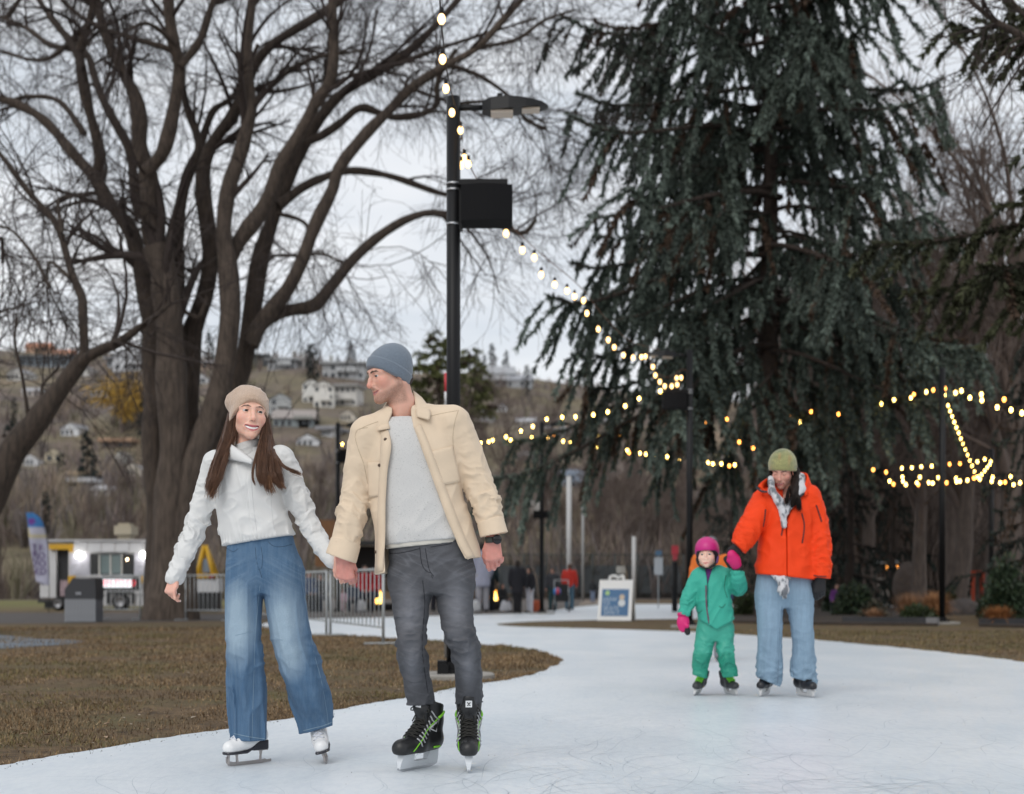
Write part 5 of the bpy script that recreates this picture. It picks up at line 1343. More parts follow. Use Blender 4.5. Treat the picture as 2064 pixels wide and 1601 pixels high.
def post_sign(px, pyt, pyb, Y, parts, label, r=.04, name='sign_post', m_=None):
 s = Y / F; base = P3(px, 0, Y); base[2] = 0
 root = empty(name, base, label, 'sign post' if 'sign' in name else 'post')
 mb = MB(); mb.tube([(0, 0, -.05), (0, 0, CH - (pyt - HOR) * s)], r, 8); obj('post', mb.mesh('post', True), m_ or BLK, root)
 for nm, dx, y0, y1, w, c in parts:
  mb = MB(); z0, z1 = CH - (y1 - HOR) * s, CH - (y0 - HOR) * s
  mb.box((dx * s, -.06, (z0 + z1) / 2), (w * s, .05, z1 - z0)); obj(nm, mb.mesh(nm), mat('plate_%d_%d' % (px, y0), c, .6), root)
 return root
post_sign(1360, 1132, 1215, 44, [('red_box', 0, 1100, 1118, 14, (.55, .05, .07)), ('red_plate', 0, 1119, 1129, 9, (.50, .06, .08))], 'black bollard post with a red box on top left of the child', .09)
post_sign(1327, 1112, 1212, 50, [('blue_plate', 0, 1110, 1120, 13, (.08, .16, .26)), ('white_plate', 0, 1124, 1159, 17, (.42, .45, .48))], 'white notice on a post by the court fence', .02, m_=GALV)
post_sign(899, 812, 880, 16, [], 'thin red and white marker pole hidden behind the nearest lamp post', .012) if False else None
wp = mat('post_white', (.50, .50, .50), .6)
post_sign(1147, 960, 1210, 66, [], 'tall white goal post in front of the court fence', .12, 'goal_post', wp)
post_sign(1175, 1015, 1210, 70, [], 'shorter grey post right of the tall white post', .07, 'goal_post', mat('post_grey', (.30, .30, .30), .7))
post_sign(1278, 1082, 1210, 66, [], 'short white post in front of the court fence', .10, 'goal_post', wp)
def marker():
 base = P3(898, 0, 16.5); base[2] = 0
 root = empty('marker_pole', base, 'thin pole with a red and white top just left of the nearest lamp post', 'marker pole')
 s = 16.5 / F; z = lambda py: CH - (py - HOR) * s
 for nm, a, b, m_ in (('shaft', 1325, 812, MATS['post_grey']), ('white_band', 812, 790, mat('marker_white', (.62, .62, .62), .5)), ('red_band', 790, 752, mat('marker_red', (.48, .04, .05), .5))):
  mb = MB(); mb.tube([(0, 0, max(z(a), -.02)), (0, 0, z(b))], .016, 8); obj(nm, mb.mesh(nm, True), m_, root)
marker()
def court_fence():
 Y = 78.0; s = Y / F; base = P3(1180, 0, Y); base[2] = 0
 root = empty('court_fence', base, 'tall dark chain-link fence around the court behind the fire pits', 'fence')
 z = lambda py: CH - (py - HOR) * s; H = z(1118)
 fm = mat('fence_green_black', (.040, .048, .048), .6)
 for px in range(1010, 1380, 46):
  mb = MB(); mb.tube([((px - 1180) * s, 0, -.1), ((px - 1180) * s, 0, H)], .05, 6); obj('post', mb.mesh('post', True), fm, root)
 for zz in (H, .1):
  mb = MB(); mb.tube([((1010 - 1180) * s, 0, zz), ((1378 - 1180) * s, 0, zz)], .035, 6); obj('rail', mb.mesh('rail', True), fm, root)
 mb = MB()
 for px in np.arange(1004, 1384, 6.0):
  for d in (-1, 1): mb.tube([((px - 1180) * s, .01 * d, 0), ((px + d * 60 - 1180) * s if 1010 < px + d * 60 < 1378 else (np.clip(px + d * 60, 1010, 1378) - 1180) * s, .01 * d, H if 1010 < px + d * 60 < 1378 else H * abs(np.clip(px + d * 60, 1010, 1378) - px) / 60)], .010, 3, cap=False)
 tag(obj('chain_link', mb.mesh('chain_link'), fm, root), kind='stuff')
 sl = MB(); sl.box(((1190 - 1180) * s, .03, z(1168)), ((1378 - 1010) * s, .02, z(1140) - z(1196))); obj('windscreen', sl.mesh('windscreen'), mat('windscreen_grey', (.085, .095, .105), .9, noise=.3, nscale=.7), root)
 sg = MB(); sg.box(((1251 - 1180) * s, -.08, z(1149)), (18 * s, .03, 15 * s)); obj('notice', sg.mesh('notice'), mat('notice_grey', (.38, .38, .36), .7), root)
court_fence()
FLAME = mat('flame', (1, .5, .1), .5, emit=(1.0, .38, .04), estr=2.6)
FLAMEC = mat('flame_core', (1, .8, .3), .5, emit=(1.0, .70, .16), estr=4.0)
def fire(px, py0, py1, w, Y, label):
 s = Y / F; base = P3(px, 0, Y); base[2] = 0
 root = empty('fire_pit', base, label, 'fire pit', 'fire pits with open flames')
 z0 = CH - (py1 - HOR) * s; h = (py1 - py0) * s
 mb = MB(); mb.lathe([(.0001, 0), (.42, 0), (.45, z0 * .6), (.50, z0 - .02), (.46, z0), (.38, z0 - .06), (.0001, z0 - .10)], sides=20); obj('bowl', mb.mesh('bowl', True), mat('fire_bowl', (.030, .028, .028), .7), root)
 rng = np.random.default_rng(px)
 def fl(P):
  d = None
  for k in range(6):
   x = rng2.uniform(-.5, .5) * w * s * .6; hh = h * rng2.uniform(.5, 1.0); ph = rng2.uniform(0, 6)
   pts = [np.array([x + .03 * math.sin(ph), rng2.uniform(-.08, .08), z0 - .05]), np.array([x * .8 + .06 * math.sin(ph + 1), 0, z0 + hh * .45]), np.array([x * .5 + .09 * math.sin(ph + 2.2), 0, z0 + hh])]
   e = chain(P, pts, [w * s * .24, w * s * .20, .012], .03)
   d = e if d is None else smin(d, e, .04)
  return d
 class _R: pass
 def ev(P):
  global rng2
  rng2 = np.random.default_rng(px); return fl(P)
 lo = np.array([-.6, -.4, z0 - .2]); hi = np.array([.6, .4, z0 + h + .1])
 V, Q = surface(ev, lo, hi, .03); f = obj('flame', mesh('flame', V, [Q]), FLAME, root)
 V, Q = surface(lambda P: ev(P * np.array([1.5, 1.0, 1.0], np.float32) + np.array([0, .06, 0], np.float32)), lo, hi, .03)
 obj('flame_core', mesh('flame_core', V + np.array([.02, -.14, -.04]), [Q]), FLAMEC, f)
fire(765, 1186, 1216, 17, 46, 'fire pit with a bright flame seen through the barrier by the man')
fire(995, 1188, 1210, 14, 47, 'fire pit with a flame between the man\'s hand and the dark-coated people')
def stall():
 Y = 50; s = Y / F; base = P3(735, 0, Y); base[2] = 0
 root = empty('market_stall', base, 'dark low stall with a timber panel behind the couple\'s joined hands', 'stall')
 X = lambda px: (px - 735) * s; Z = lambda py: CH - (py - HOR) * s
 br = mat('stall_timber', (.22, .105, .045), .8, noise=.3, nscale=6); dk = MATS['truck_dark']
 mb = MB(); mb.box((X(668), .1, Z(1095)), (X(688) - X(622), .08, Z(1048) - Z(1142))); obj('timber_panel', mb.mesh('timber_panel'), br, root)
 mb = MB(); mb.box((X(775), .4, Z(1094)), (X(850) - X(690), 1.4, .12)); obj('roof', mb.mesh('roof'), dk, root)
 mb = MB(); mb.box((X(765), .9, Z(1132)), (X(830) - X(700), .1, Z(1100) - Z(1165))); obj('back_wall', mb.mesh('back_wall'), mat('stall_back', (.030, .027, .026), .9), root)
 for px in (696, 845):
  mb = MB(); mb.tube([(X(px), 0, 0), (X(px), 0, Z(1092))], .05, 6); obj('post', mb.mesh('post', True), dk, root)
 mb = MB(); mb.box((X(790), .2, Z(1200)), (X(850) - X(735), .5, Z(1193) - Z(1208))); obj('table', mb.mesh('table'), mat('table_wood', (.20, .14, .09), .8), root)
stall()
def bed_edge():
 tm = mat('timber_edge', (.040, .040, .044), .8, noise=.3, nscale=5); gm = mat('kerb_grey', (.20, .195, .20), .85)
 for a, b, m_, lab in (((1700, 1258), (1868, 1260.5), tm, 'dark timber edging along the planting bed under the spruce'), ((1869, 1260.6), (1891, 1261), gm, 'short grey kerb stone at the end of the timber edging'), ((1974, 1262), (2110, 1264), tm, 'dark timber edging at the right edge below the russet grass')):
  p, q = G3(*a), G3(*b); d = q - p; L = np.linalg.norm(d)
  root = empty('bed_edging', p, lab, 'edging')
  ang = math.atan2(d[1], d[0]); mb = MB(); mb.box((L / 2, 0, .07), (L, .14, .18)); o = obj('beam', mb.mesh('beam'), m_, root); o.rotation_euler = (0, 0, ang)
bed_edge()
def leaf_cloud(n, rx, ry, rz_, L, w, cols, rng, shell=.5):
 d = rng.normal(0, 1, (n, 3)); d /= np.linalg.norm(d, axis=1, keepdims=True); d[:, 2] = np.abs(d[:, 2]) * 1.0 - .15
 r = (shell + (1 - shell) * rng.random(n))[:, None] * (.8 + .4 * vnoise(d * 2.5 + 7))[:, None]
 p = d * r * np.array([rx, ry, rz_]); a = rng.normal(0, 1, (n, 3)) + d; a /= np.linalg.norm(a, axis=1, keepdims=True)
 sd = np.cross(a, rng.normal(0, 1, (n, 3))); sd /= np.linalg.norm(sd, axis=1, keepdims=True)
 l = L * rng.uniform(.6, 1.3, (n, 1)); ww = w * rng.uniform(.7, 1.3, (n, 1))
 V = np.stack([p, p + a * l * .5 + sd * ww, p + a * l, p + a * l * .5 - sd * ww], 1).reshape(-1, 3)
 V[:, 2] = np.maximum(V[:, 2], -rz_ * .15)
 c = np.array(cols)[rng.integers(0, len(cols), n)] * rng.uniform(.7, 1.3, (n, 1))
 return V, np.arange(4 * n).reshape(n, 4), np.repeat(c, 4, 0)
SHR = mat('shrub_leaves', attr=True, rough=.6)
def shrub(px, pyb, w, h, label, cols, L=.13, wd=.035, n=1500, seed=0, name='evergreen_shrub'):
 base = G3(px, pyb); s = base[1] / F; rng = np.random.default_rng(seed + int(px))
 root = empty(name, base, label, 'shrub')
 V, Q, C = leaf_cloud(n, w * s / 2, w * s / 2 * .8, h * s, L, wd, cols, rng)
 V[:, 2] += h * s * .15
 obj('foliage', mesh('foliage', V, [Q], False, C), SHR, root)
 st = MB()
 for k in range(6):
  a = rng.uniform(0, 6.28); st.tube([(0, 0, 0), (math.cos(a) * w * s * .15, math.sin(a) * w * s * .12, h * s * .4), (math.cos(a) * w * s * .3, math.sin(a) * w * s * .25, h * s * .8)], .012, 4)
 obj('stem', st.mesh('stem'), BARKB, root)
def tuft(px, pyb, w, h, label, cols, n=900, seed=0):
 base = G3(px, pyb); s = base[1] / F; rng = np.random.default_rng(seed + int(px))
 root = empty('ornamental_grass', base, label, 'ornamental grass')
 a = rng.uniform(0, 6.28, n); lean = np.abs(rng.normal(0, .5, n)); Ls = h * s * rng.uniform(.6, 1.15, n)
 r0 = rng.random(n) ** .5 * w * s * .22
 d = np.stack([np.cos(a), np.sin(a)], 1); b = np.column_stack([d * r0[:, None], 0 * a])
 m1 = b + np.column_stack([d * (Ls * .5 * np.sin(lean))[:, None], Ls * .6 * np.cos(lean * .6)])
 t = m1 + np.column_stack([d * (Ls * .55 * np.sin(lean * 1.6))[:, None], Ls * .40 * np.cos(lean * 1.9)])
 sd = np.column_stack([-d[:, 1], d[:, 0], 0 * a]) * (.006 * rng.uniform(.7, 1.4, n))[:, None]
 V = np.stack([b - sd, b + sd, m1 + sd, t, m1 - sd], 1).reshape(-1, 3); o = np.arange(n)[:, None] * 5
 c = np.array(cols)[rng.integers(0, len(cols), n)] * rng.uniform(.75, 1.25, (n, 1))
 obj('blades', mesh('blades', V, [o + [0, 1, 2, 4], o + [4, 2, 3]], False, np.repeat(c, 5, 0)), mat('dry_grass', attr=True, rough=.9), root)
DG = [(.022, .042, .018), (.030, .055, .024), (.018, .032, .016), (.040, .060, .030)]
shrub(1722, 1243, 92, 62, 'dark green rhododendron bush right of the orange jacket', DG, n=2200)
shrub(1685, 1236, 56, 42, 'dark shrub in front of the person in purple', DG)
shrub(1762, 1252, 60, 34, 'low dark shrub beside the small tan grass tuft', [(.030, .034, .020), (.050, .040, .025)], n=900)
shrub(1850, 1258, 78, 32, 'clipped low green shrub below the russet grasses', [(.030, .046, .014), (.042, .058, .020), (.024, .036, .012)], n=1600)
shrub(1918, 1236, 24, 52, 'slim green shrub at the foot of the tall lamp post', [(.050, .062, .020), (.035, .050, .018)], n=500)
shrub(2030, 1256, 90, 120, 'tall dark evergreen shrub at the right edge', DG, n=2600, L=.16)
shrub(1505, 1243, 60, 42, 'dark green shrub between the child and the woman in orange', [(.035, .050, .016), (.026, .040, .014)], n=1300)
shrub(1992, 1248, 44, 46, 'dark shrub between the kerb and the right edge', DG, n=700)
TG = [(.30, .165, .085), (.36, .21, .12), (.24, .125, .065)]
tuft(1835, 1248, 70, 52, 'fluffy tan ornamental grass left of its taller neighbour', TG, seed=1)
tuft(1884, 1250, 72, 56, 'taller russet ornamental grass beside the lamp post foot', [(.34, .17, .075), (.28, .14, .06), (.40, .22, .11)], n=1200, seed=2)
tuft(1762, 1256, 44, 30, 'small pale tan grass tuft by the timber edging', TG, n=600, seed=3)
tuft(2012, 1262, 74, 40, 'russet grass mound at the right edge', [(.30, .12, .035), (.24, .095, .03), (.34, .15, .05)], n=1100, seed=4)
poly_sheet('ice', [G3(1928, 1229)[:2], G3(2010, 1229)[:2], G3(2010, 1226)[:2], G3(1928, 1226)[:2]], .02, MATS.get('ice2') or ice.data.materials[0])
def stump():
 base = P3(1828, 0, 44); base[2] = 0; s = 44 / F
 root = empty('tree_stump', base, 'rounded grey-brown stump behind the ornamental grasses', 'stump')
 f = lambda P: ell(P, (0, 0, .75), (.42, .38, .80)) - .12 * (fbm(P * 3, 3) - .5)
 V, Q = surface(f, np.array([-.7, -.6, -.1]), np.array([.7, .6, 1.8]), .05); obj('body', mesh('body', V, [Q]), mat('stump_wood', (.13, .10, .085), .95, noise=.4, nscale=5), root)
 base = P3(1790, 0, 58); base[2] = 0
 root = empty('kiosk', base, 'small pale kiosk with warm lights behind the planting bed', 'kiosk'); s = 58 / F
 mb = MB(); mb.box((0, 0, .55), (34 * s, 1.0, 1.1)); obj('counter', mb.mesh('counter'), mat('kiosk_pale', (.30, .26, .22), .8), root)
 mb = MB(); mb.box((0, 0, 1.75), (40 * s, 1.2, .08)); obj('roof', mb.mesh('roof'), wp, root)
 for x in (-15, 15):
  mb = MB(); mb.tube([(x * s, -.4, 1.1), (x * s, -.4, 1.72)], .04, 6); obj('post', mb.mesh('post'), BLK, root)
 for x in (-9, 3, 11):
  o = obj('lamp', BM[GLOWO.name], None, root, (x * s, -.55, 1.58)); o.scale = (1.6,) * 3
 base = P3(1970, 0, 60); base[2] = 0; s = 60 / F
 root = empty('orange_frame', base, 'orange square frame standing in the park at right', 'frame')
 om = mat('frame_orange', (.50, .07, .025), .6)
 for x in (-10, 10):
  mb = MB(); mb.box((x * s, 0, .65), (6 * s, .25, 1.3)); obj('upright', mb.mesh('upright'), om, root)
 mb = MB(); mb.box((0, 0, 1.36), (26 * s, .25, .12)); obj('crossbar', mb.mesh('crossbar'), om, root)
 mb = MB(); mb.box((-14 * s, .1, .2), (18 * s, .4, .4)); obj('foot_block', mb.mesh('foot_block'), mat('frame_foot', (.20, .17, .14), .9), root)
 base = G3(1940, 1240)
 root = empty('stone_block', base, 'long low grey stone in front of the second ice lane', 'stone')
 f2 = lambda P: ell(P, (0, 0, .10), (.62, .30, .34)) - .10 * (fbm(P * 4, 3) - .5)
 V, Q = surface(f2, np.array([-.9, -.6, -.1]), np.array([.9, .6, .7]), .05); obj('stone', mesh('stone', V, [Q]), mat('stone_brown', (.10, .085, .08), .95, noise=.4, nscale=6), root)
stump()
class Fig:
 def __init__(s, Y): s.Y = Y; s.s = Y / F
 def m(s, px, py, dy=0.0): return P3(px, py, s.Y + dy)
 def x(s, px): return (px - 1032.0) * s.s
 def z(s, py): return CH - (py - HOR) * s.s
 def px(s, P): return 1032 + P[:, 0] / s.s, HOR - (P[:, 2] - CH) / s.s
 def loft(s, rows, n=48, grow=0.0, gy=None, cy=0.0, rot=0.0, sq=2.3):
  rows = sorted(rows, key=lambda r: -r[0])
  zz = [s.z(r[0]) for r in rows]
  z, cx = hsmooth(zz, [s.x(r[1]) for r in rows], n)
  _, rx = hsmooth(zz, [r[2] * s.s for r in rows], n)
  _, ry = hsmooth(zz, [r[3] for r in rows], n)
  _, oy = hsmooth(zz, [(r[4] if len(r) > 4 else 0.0) for r in rows], n)
  g2 = grow if gy is None else gy
  return lambda P: loft(P, z, cx, s.Y + cy + oy, rx + grow, ry + g2, rot, sq)
 def line(s, P, a, b):
  ax, az, bx, bz = s.x(a[0]), s.z(a[1]), s.x(b[0]), s.z(b[1])
  nx, nz = (bz - az), -(bx - ax); L = math.hypot(nx, nz)
  return ((P[:, 0] - ax) * nx + (P[:, 2] - az) * nz) / L
def face_sdf(L, male=0.0, smile=0.0, opn=0.0, child=0.0, lid=.0036, crown=.083):
 d = ell(L, (0, .018, .048), (.073 + .003 * child, .093, crown))
 d = smin(d, ell(L, (0, -.020, -.028), (.0585 + .0035 * male + .007 * child, .066, .084 - .010 * child)), .03)
 d = smin(d, ell(L, (0, -.046, -.046), (.043, .044, .050 - .006 * child)), .022)
 jr = .021 if male else .018
 jz = -.098 + .012 * child
 for s in (-1, 1):
  d = smin(d, cap(L, (s * (.0445 + .0075 * male + .004 * child), .004, -.052), (s * (.009 + .003 * male), -.068, jz), jr, jr * (.84 + .08 * male)), .026)
  d = smin(d, sph(L, (s * .036, -.056, -.030 + .004 * smile), .0245 + .0025 * smile + .003 * child), .020)
 d = smin(d, sph(L, (0, -.078 - .005 * male, jz - .004), .0160 + .003 * male), .018)
 br = .0085 + .003 * male - .003 * child
 d = smin(d, chain(L, [(-.050, -.058, .016), (-.026, -.080, .021), (0, -.084, .018), (.026, -.080, .021), (.050, -.058, .016)], [br] * 5, .01), .016)
 for s in (-1, 1):
  d = smax(d, -ell(L, (s * .031, -.100, .001), (.019, .0205, .0125)), .012)
 nl = 1 - .25 * child
 nw = 1.0 if male else .9
 d = smin(d, chain(L, [(0, -.083, .012), (0, -.0965 - .003 * male, -.012), (0, -.1055 * nl - .027 * (1 - nl) - .003 * male, -.032)], [.0080 * nw, .0095 * nw, .0112 * nw], .006), .013)
 d = smin(d, sph(L, (0, -.106 * nl - .024 * (1 - nl) - .003 * male, -.036), .0115 * nw), .008)
 for s in (-1, 1):
  d = smin(d, sph(L, (s * .0120 * nw, -.0955, -.0405), .0085 * nw), .009)
  d = smax(d, -sph(L, (s * .0062, -.105, -.0488), .0036), .003)
 d = smin(d, ell(L, (0, -.078, -.066), (.034, .0185, .022)), .014)
 if smile > .3:
  for s in (-1, 1):
   d = smax(d, -chain(L, [(s * .0175, -.0975, -.040), (s * .029, -.0885, -.050), (s * .037, -.0790, -.064)], [.0022, .0030, .0018], .004), .0055)
 up, lo = face_lips(L, smile, opn)
 cx = L[:, 0]
 zc = L[:, 2] - smile * 9 * cx * cx
 Q = np.stack([cx, L[:, 1], zc], 1)
 if opn > 0:
  d = smax(d, -mouth_open(Q, smile, opn), .002)
 else:
  d = smax(d, -ell(Q, (0, -.1025, -.0705), (.025, .008, .0014)), .002)
 d = smin(d, np.minimum(up, lo), .0045)
 for s in (-1, 1):
  e = ell(L, (s * .0725, .014, -.014), (.0065, .0165, .028), rotm(-14, 0, s * 14))
  e = smax(e, -ell(L, (s * .0795, .010, -.012), (.0055, .009, .018), rotm(-14, 0, s * 14)), .004)
  d = smin(d, e, .006)
  ex = (s * .031, -.0740, .0005)
  lidd = sph(L, ex, .0137)
  zz = L[:, 2] - ex[2] - .05 * np.abs(L[:, 0] - ex[0])
  d = smin(d, smax(lidd, lid - zz, .002), .0035)
  d = smin(d, smax(lidd, zz + .0052 - .0012 * smile, .002), .004)
 return d
def mouth_open(Q, smile, opn):
 return ell(Q, (0, -.0875, -.0712 - .001 * opn), (.0225 + .0090 * smile, .022, .0012 + .0040 * opn))
def face_lips(L, smile, opn):
 w = .0245 + .0105 * smile; cz = -.0695 + .0095 * smile; cy = -.0815 + .0105 * smile; th = 1 - .18 * smile
 u, lo_ = -.0665, -.0765 - .0050 * opn
 up = chain(L, [(-w, cy, cz), (-.012, -.0905, u + .0005), (0, -.0920, u - .0012), (.012, -.0905, u + .0005), (w, cy, cz)], [.0016, .0040 * th, .0042 * th, .0040 * th, .0016], .004)
 lo = chain(L, [(-w, cy, cz), (-.012, -.0905, lo_), (0, -.0920, lo_ - .0012), (.012, -.0905, lo_), (w, cy, cz)], [.0016, .0046 * th, .0054 * th, .0046 * th, .0016], .004)
 return up, lo
BROW = [(-.051, -.066, .0150), (-.040, -.080, .0215), (-.026, -.091, .0225), (-.013, -.095, .0190)]
def face_color(L, base, lip, brow, smile=0, opn=0, stubble=None, blush=.5, liner=0.0, browr=.0036, blushc=None, lid=.0036, noseb=1.0):
 n = len(L); c = np.repeat(np.asarray(base, np.float32)[None], n, 0)
 def blend(w, col):
  nonlocal c
  w = np.clip(w, 0, 1)[:, None]; c = c * (1 - w) + np.asarray(col, np.float32) * w
 c = c * (0.93 + 0.14 * fbm(L * 60, 2))[:, None]
 bc = blushc if blushc is not None else (base[0] * 1.02, base[1] * .60, base[2] * .58)
 for s in (-1, 1):
  blend(blush * .8 * (1 - ln(L - np.array([s * .043, -.062, -.030], np.float32)) / .036), bc)
  blend(blush * .8 * (1 - ln(L - np.array([s * .078, .012, -.010], np.float32)) / .035), bc)
 blend(blush * noseb * (1 - ln(L - np.array([0, -.115, -.036], np.float32)) / .024), bc)
 if stubble is not None:
  x, y, z = L[:, 0], L[:, 1], L[:, 2]
  jaw = np.clip((-.048 - z + .35 * (y + .02) * (y < .02)) / .02, 0, 1) * np.clip((.035 - y) / .02, 0, 1) * np.clip((z + .150) / .02, 0, 1)
  side = np.clip(1 - np.abs(y - .000) / .022, 0, 1) * np.clip((.03 - z) / .02, 0, 1) * np.clip((z + .09) / .02, 0, 1) * (np.abs(x) > .05)
  mou = np.clip(1 - np.abs(z + .058) / .010, 0, 1) * (y < -.06) * np.clip((.034 - np.abs(x)) / .008, 0, 1)
  chin = np.clip(1 - ln((L - np.array([0, -.083, -.098], np.float32)) * np.array([.8, 1, .9], np.float32)) / .034, 0, 1)
  w = np.maximum(np.maximum(jaw * .75, side * .8), np.maximum(mou * .7, chin * 1.1)) * (0.55 + 0.7 * vnoise(L * 420))
  blend(w * .72, stubble)
 h_ = .0012 + .0040 * opn; zl = L[:, 2] - smile * 9 * L[:, 0] ** 2
 dz = zl + .0712 + .001 * opn
 hh = np.where(dz > 0, h_ + .0058 - .0012 * smile - .8 * np.abs(L[:, 0]) * .05, h_ + .0072)
 e_ = np.hypot(L[:, 0] / (.0255 + .0105 * smile), dz / hh)
 blend((1.0 - e_) / .16 * (L[:, 1] < -.055), lip)
 for s in (-1, 1):
  B = [(s * -1 * p[0], p[1], p[2]) for p in BROW]
  db = chain(L * np.array([1, .55, 1], np.float32), [(q[0], q[1] * .55, q[2]) for q in B], [browr * .55, browr, browr * 1.15, browr * .9], .002)
  blend((.0016 - db) / .0020 * (0.75 + .4 * vnoise(L * np.array([500, 200, 300], np.float32))), brow)
  if liner:
   ex = np.array([s * .031, -.0740, .0005], np.float32)
   q = L - ex; zz = q[:, 2] - .05 * np.abs(q[:, 0])
   near = (ln(q) < .0162) & (q[:, 1] < -.003)
   blend(liner * near * np.clip(1 - np.abs(zz - lid) / .0020, 0, 1), (.012, .008, .007))
   blend(liner * .35 * near * np.clip(1 - np.abs(zz + .0052 - .0012 * smile) / .0016, 0, 1), (.03, .02, .017))
  q = L - np.array([s * .0062, -.107, -.0478], np.float32)
  blend((.0052 - ln(q)) / .0015, (.05, .015, .012))
 if opn > 0:
  Q = np.stack([L[:, 0], L[:, 1], L[:, 2] - smile * 9 * L[:, 0] ** 2], 1)
  yf = -.0935 + 9.0 * L[:, 0] ** 2
  blend((mouth_open(Q, smile, opn) < .0012) * np.clip((L[:, 1] - yf) / .003, 0, 1), (.10, .02, .02))
 return c
class Head:
 def __init__(s, pos, scale, yaw, pitch, roll, male=0, smile=0, opn=0, child=0, lid=.0036, crown=.083):
  s.c = np.asarray(pos, float); s.k = scale
  s.M = (Matrix.Rotation(R(yaw), 3, 'Z') @ Matrix.Rotation(R(roll), 3, 'Y') @ Matrix.Rotation(R(-pitch), 3, 'X'))
  s.M = np.array(s.M); s.par = dict(male=male, smile=smile, opn=opn, child=child, lid=lid, crown=crown)
 def L(s, P): return (((P - s.c.astype(np.float32)) @ s.M.astype(np.float32)) / s.k).astype(np.float32)
 def w(s, l): return s.c + s.k * (s.M @ np.asarray(l, float))
 def f(s, P): return face_sdf(s.L(P), **s.par) * s.k
 def eyes(s, parent, gaze, iris):
  g = np.asarray(gaze, float); g /= np.linalg.norm(g)
  for sd in (-1, 1):
   mb = MB(); n = 22; mseg = 20
   th = np.linspace(0, math.pi, n)
   pr = np.stack([np.sin(th), np.cos(th)], 1); pr[0, 0] = pr[-1, 0] = 1e-4
   q = Vector((0, 0, 1)).rotation_difference(Vector(g)).to_matrix()
   mb.lathe(pr * .0124, (0, 0, 0), mseg, q)
   v = np.concatenate(mb.v); a = (v / np.linalg.norm(v, axis=1, keepdims=True)) @ g
   ang = np.degrees(np.arccos(np.clip(a, -1, 1)))
   col = np.where(ang[:, None] < 15, (.006, .005, .005), np.where(ang[:, None] < 35, iris, (.55, .53, .51)))
   wv = np.stack([s.w(p + np.array([sd * .031, -.0742, .0005])) for p in v])
   me = mesh('eye', wv, [np.concatenate(mb.q)], True, col)
   wobj('eye', me, mat('eye_gloss', attr=True, rough=.12, spec=.6), parent)
 def teeth(s, parent, smile):
  def f(P):
   L = s.L(P); zc = L[:, 2] - smile * 9 * L[:, 0] ** 2
   Q = np.stack([L[:, 0], L[:, 1] - 9 * L[:, 0] ** 2, zc], 1)
   d = ell(Q, (0, -.0880, -.0752), (.032, .0055, .0068))
   return (d + .0006 * (np.abs(np.sin(L[:, 0] * 420)) < .18)) * s.k
  c = s.w((0, -.086, -.070)); h = .045
  sdf_obj('teeth', f, c - h, c + h, .0016, mat('teeth_white', (.92, .90, .86), .25), parent)
def hand_sdf(org, M, k=1.0, side=1, curls=((20, 30, 20),) * 4, thumb=None, spread=1.0, palm_t=.0125):
 org = np.asarray(org, np.float32); Mt = np.asarray(M, np.float32)
 xs = [(.030 - .0195 * i) * spread * side for i in range(4)]           # index .. little
 ln_ = [.95, 1.05, .98, .80]; r0 = [.0086, .0088, .0083, .0074]
 kz = [-.092, -.095, -.090, -.082]
 parts = []
 for i in range(4):
  p = np.array([xs[i], -.002, kz[i]]); pts = [p]; a = 0
  for j, l in enumerate((.043, .027, .022)):
   a += R(curls[i][j]); p = p + np.array([0, math.sin(a), -math.cos(a)]) * l * ln_[i]; pts.append(p)
  parts.append((pts, [r0[i] * 1.12, r0[i], r0[i] * .92, r0[i] * .80]))
 th = thumb or [(.026, .006, -.022), (.045, .014, -.052), (.050, .022, -.082), (.046, .028, -.104)]
 th = [(side * a, b, c) for a, b, c in th]
 def f(P):
  L = ((P - org) @ Mt) / k
  d = None
  for i in range(4):
   e = cap(L, (xs[i] * .62, 0, -.002), (xs[i], -.001, kz[i]), .0135, palm_t)
   d = e if d is None else smin(d, e, .016)
  d = smin(d, cap(L, (side * .016, .010, -.02), (side * .030, .010, -.055), .015, .010), .014)
  d = smin(d, cap(L, (0, 0, .035), (0, 0, 0), .022, .022), .02)
  for pts, rs in parts:
   d = smin(d, chain(L, pts, rs, .004), .006)
  d = smin(d, chain(L, th, [.0125, .0108, .0095, .0075], .005), .010)
  return d * k
 tips = [org + k * (np.asarray(M) @ np.asarray(p[0][3])) for p in parts] + [org + k * (np.asarray(M) @ np.asarray(th[3]))]
 return f, tips
def frame(down, palm):
 z = -np.asarray(down, float); z /= np.linalg.norm(z)
 y = np.asarray(palm, float); y = y - z * (y @ z); y /= np.linalg.norm(y)
 return np.stack([np.cross(y, z), y, z], 1)
